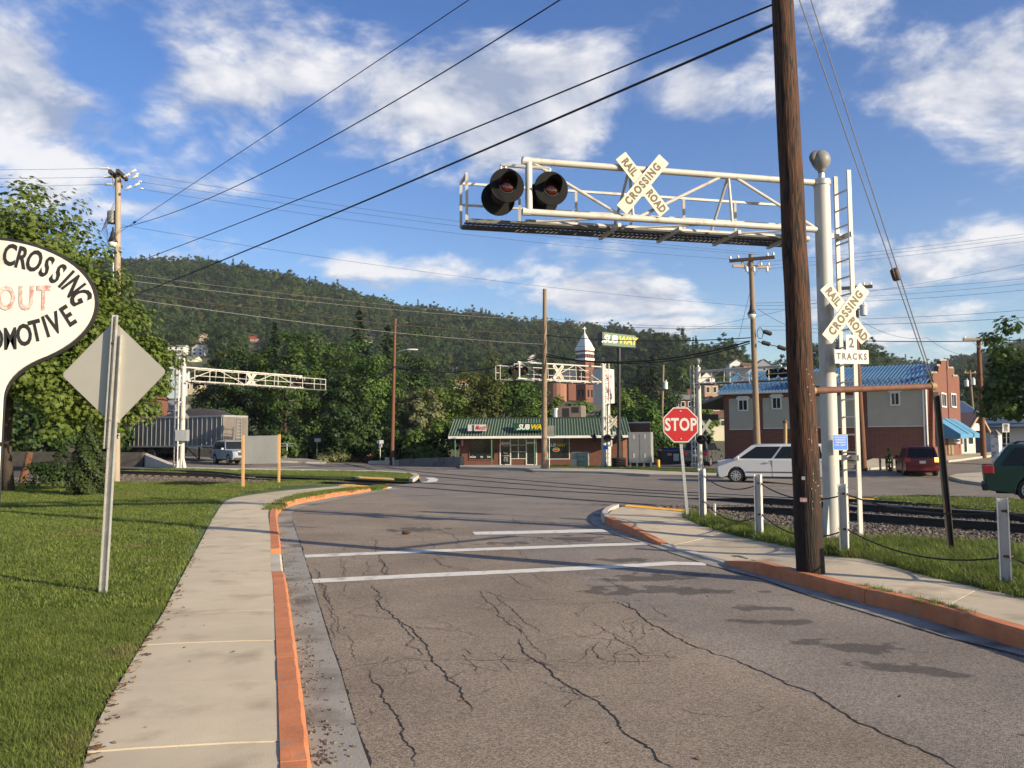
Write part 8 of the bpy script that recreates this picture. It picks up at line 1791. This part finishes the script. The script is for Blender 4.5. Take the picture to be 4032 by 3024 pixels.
house('brick cottage with white porch trim half hidden by the sycamore', 565, 1640, 66, 72, 22, 'grey', 'brick', 'side', Y=128, nw=2, storeys=1, porch=False); house('grey-roofed annex right of the brick cottage', 632, 1640, 76, 22, 46, 'grey', 'grey', 'side', Y=134, nw=1, storeys=1)
house('small tan house behind the left cantilever arm', 752, 1545, 50, 42, 6, 'brown', 'beige', 'flat', Y=210, nw=2, storeys=1)
house('house with a bright red roof among the trees', 1003, 1345, 64, 12, 13, 'red', 'tan', nw=3, storeys=1); house('tiny white house between the dark spruces', 1287, 1364, 22, 15, 4, 'grey', 'white', 'flat', nw=1, storeys=1); house('white house roof glimpsed between spruce tops', 1449, 1348, 30, 6, 6, 'grey', 'white', nw=1, storeys=1)
house('white gabled house on the slope above the tan-roofed house', 1790, 1474, 28, 26, 14, 'grey', 'white', 'front', nw=1, storeys=1); house('cream house with an orange-tan roof above the shop', 1812, 1532, 56, 24, 16, 'orange', 'cream', 'side', nw=2, storeys=1, chimney=.8)
house('white gabled house left of the bare grey pole', 2100, 1426, 46, 14, 18, 'grey', 'white', 'front', nw=2, storeys=1, chimney=.4); house('cream house glimpsed through leaves above the shop', 1998, 1520, 36, 18, 8, 'grey', 'cream', nw=2, storeys=1); house('white house hidden behind the bright trees', 2068, 1512, 44, 18, 10, 'grey', 'cream', nw=2, storeys=1)
house('white gambrel-topped house with dark shutters on the right hill', 2905, 1492, 62, 58, 20, 'grey', 'white', 'front', Y=330, nw=2, storeys=2); house('grey gabled house on the right hill beside the brown pole', 3010, 1470, 62, 34, 22, 'grey', 'grey', 'front', Y=335, nw=1, storeys=1); house('brick-fronted house on the right hill', 2945, 1492, 30, 52, 14, 'brown', 'tan', 'side', Y=325, nw=2, storeys=2)
house('white gabled house behind the right signal arm', 2788, 1512, 56, 26, 24, 'brown', 'white', 'front', Y=240, nw=1, storeys=1); house('beige flat-roofed house below the white gable', 2802, 1560, 54, 46, 4, 'brown', 'tan', 'flat', Y=205, nw=2, storeys=1); house('brick house with a grey roof behind the stop sign', 2718, 1612, 84, 38, 24, 'grey', 'brick', 'side', Y=165, nw=3, storeys=1, chimney=.2); house('dark red house with a hipped roof behind the crossing mast', 2800, 1630, 84, 46, 22, 'dark', 'dred', 'front', Y=155, nw=2, storeys=1); house('cream house behind the porch post', 2830, 1690, 70, 44, 10, 'brown', 'cream', 'side', Y=140, nw=2, storeys=1)
house('tan house glimpsed right of the shop pylon', 2595, 1560, 36, 26, 12, 'brown', 'tan', 'side', Y=215, nw=2, storeys=1)

# ---- church
Yc = 280; cc_ = PY(2305, 1590, Yc); cz0 = gz(cc_.x, Yc) - 1; root = thing('church', 'brick church with a white pointed steeple and cross', 'church', Vector((cc_.x, Yc, cz0)))
s = SZ(41, Yc) * 1.25; M = Matrix.Translation((cc_.x, Yc, 0)) @ Matrix.Rotation(R(43), 4, 'Z'); h = s / 2; z1 = PY(2305, 1376, Yc).z; za = PY(2305, 1306, Yc).z; zbelt0 = PY(2305, 1412, Yc).z; zbelt1 = PY(2305, 1421, Yc).z
tw_ = MB().box((-h, -h, cz0), (h, h, z1), M).build('tower', brick_f, root)
MB().add([M @ Vector(v) for v in ((-h * 1.1, -h * 1.1, z1), (h * 1.1, -h * 1.1, z1), (h * 1.1, h * 1.1, z1), (-h * 1.1, h * 1.1, z1), (0, 0, za))], [(0, 1, 4), (1, 2, 4), (2, 3, 4), (3, 0, 4), (3, 2, 1, 0)]).build('steeple', mat('steeple_white', (.62, .63, .62), .6, .04, 1), root)
tr_ = MB().box((-h * 1.05, -h * 1.05, zbelt1), (h * 1.05, h * 1.05, zbelt0), M).box((-h * 1.06, -h * 1.06, z1 - .5), (h * 1.06, h * 1.06, z1 + .1), M); zq = PY(2305, 1396, Yc).z; tr_.box((-h * 1.03, -h * 1.03, zq), (h * 1.03, h * 1.03, zq + .5), M).build('white_band', frame_w, root)
cr2 = MB(); zx = za; cr2.box((-.14, -.14, zx - .5), (.14, .14, zx + 1.7), M).box((-.62, -.62 * .0 - .14, zx + .95), (.62, .14, zx + 1.25), Matrix.Translation((cc_.x, Yc, 0))).build('cross', frame_w, root)
zo0 = PY(2305, 1409, Yc).z; zo1 = PY(2305, 1393, Yc).z
for face in range(2):
    Mf = M @ Matrix.Rotation(R(0 if face == 0 else -90), 4, 'Z')
    for k in (-1, 0, 1):
        x = k * h * .5; o_ = MB().box((x - h * .13, -h - .06, zo0), (x + h * .13, -h - .02, zo1), Mf).lathe([(h * .13, 0), (h * .13, .04)], Mf @ Matrix.Translation((x, -h - .02, zo1)) @ Matrix.Rotation(R(90), 4, 'X'), 12).build('belfry_opening', glass_dark, tw_); MB().lathe([(h * .2, 0), (h * .2, .05)], Mf @ Matrix.Translation((x, -h - .0, zo1)) @ Matrix.Rotation(R(90), 4, 'X'), 14).build('arch_trim', frame_w, tw_)
    for zz in (1440, 1475, 1500): z = PY(2305, zz, Yc).z; MB().box((-h * .14, -h - .05, z - .8), (h * .14, -h - .01, z + .8), Mf).build('tower_window', glass_dark, tw_)
    for k in (-1, 1): z = PY(2305, 1550, Yc).z; MB().box((k * h * .4 - h * .2, -h - .05, z - 1.2), (k * h * .4 + h * .2, -h - .01, z + 1.2), Mf).build('tower_window', glass_dark, tw_)
na = PY(2165, 1560, Yc + 6); nb = PY(2275, 1560, Yc + 9); zn = PY(2210, 1500, Yc).z; zr2 = PY(2225, 1442, Yc).z
MB().prism([Vector((na.x, na.y, cz0 - 2)), Vector((nb.x, nb.y, cz0 - 2)), Vector((nb.x, nb.y + 14, cz0 - 2)), Vector((na.x, na.y + 14, cz0 - 2))], (0, 0, zn - cz0 + 2)).build('nave_wall', brick_d, root)
MB().add([Vector((na.x - .4, na.y - .5, zn)), Vector((nb.x, nb.y - .5, zn)), Vector((nb.x, nb.y + 7, zr2)), Vector((na.x + 2.5, na.y + 7, zr2)), Vector((na.x - .4, na.y + 14.5, zn)), Vector((nb.x, nb.y + 14.5, zn))], [(0, 1, 2, 3), (3, 2, 5, 4), (0, 3, 4), (0, 4, 5, 1)]).build('nave_roof', mat('church_roof', (.05, .055, .07), .7, .1, 1), root)
ap = PY(2200, 1560, Yc - 1); MB().lathe([(SZ(42, Yc), cz0 - 2), (SZ(42, Yc), zn - .3), (SZ(44, Yc), zn - .2), (SZ(44, Yc), zn + .3), (.2, zn + 2.0)], Matrix.Translation((ap.x, Yc + 3, 0)), 18).build('apse', brickmat('apse_brick', (.26, .11, .07), (.32, .14, .09), (.22, .17, .13)), root); CLEAR.append((cc_.x, Yc, 22)); CLEAR.append((ap.x, Yc, 16))
# ---- the wooded hills themselves
scatter('hillside_wood', wood_points(CLEAR), wood_src(), .85, 1.15, .06, 'dense wooded hillside behind the town', 'woods')
# ---- tree belt and dark abutment behind the sycamore
for i, (px, py, Y, w, kd, lab) in enumerate([(120, 1560, 62, 330, 2, 'dark bank tree seen through the sycamore boughs'), (-250, 1500, 60, 420, 0, 'broad bank tree left of the sycamore'), (380, 1600, 70, 260, 2, 'dark bank bush behind the juniper'), (520, 1690, 74, 200, 0, 'bank bush left of the trailer'), (-700, 1450, 70, 500, 2, 'tall bank tree far left behind the oval sign')]):
    b = PY(px, 1800, Y); zb = gz(b.x, Y); H = PY(px, py, Y).z - zb; tree('broadleaf_tree', lab, (b.x, Y, zb), H, SZ(w, Y) / 2, kd, 40, 3600, .36, seed=700 + i, group='trees behind the street', cz=.5, rzf=.58, irr=.45, clr=.38)
wallpx('abutment_wall', 'dark stone railway abutment behind the sycamore trunk', 'wall', (-400, 1840), (560, 1838), 1775, 1782, .5, mat('dark_stone', (.06, .055, .05), .95, .3, 2, bump=.5, bscale=6))
# ---- the air: thin morning haze
hz = MB().box((-1900, -90, -4), (1900, 2000, 330)).build('haze', mat('haze_shell', (.8, .85, .9)), fix=False); tag(hz, 'thin morning haze in the valley', 'haze', kind='stuff')
hm_ = bpy.data.materials.new('haze_air'); hm_.use_nodes = True; t = hm_.node_tree; t.nodes.clear(); ov = t.nodes.new('ShaderNodeOutputMaterial'); pv = t.nodes.new('ShaderNodeVolumePrincipled')
pv.inputs['Color'].default_value = (.80, .88, 1.0, 1); pv.inputs['Density'].default_value = .00011; pv.inputs['Anisotropy'].default_value = .2; t.links.new(pv.outputs[0], ov.inputs['Volume']); hz.data.materials.clear(); hz.data.materials.append(hm_)
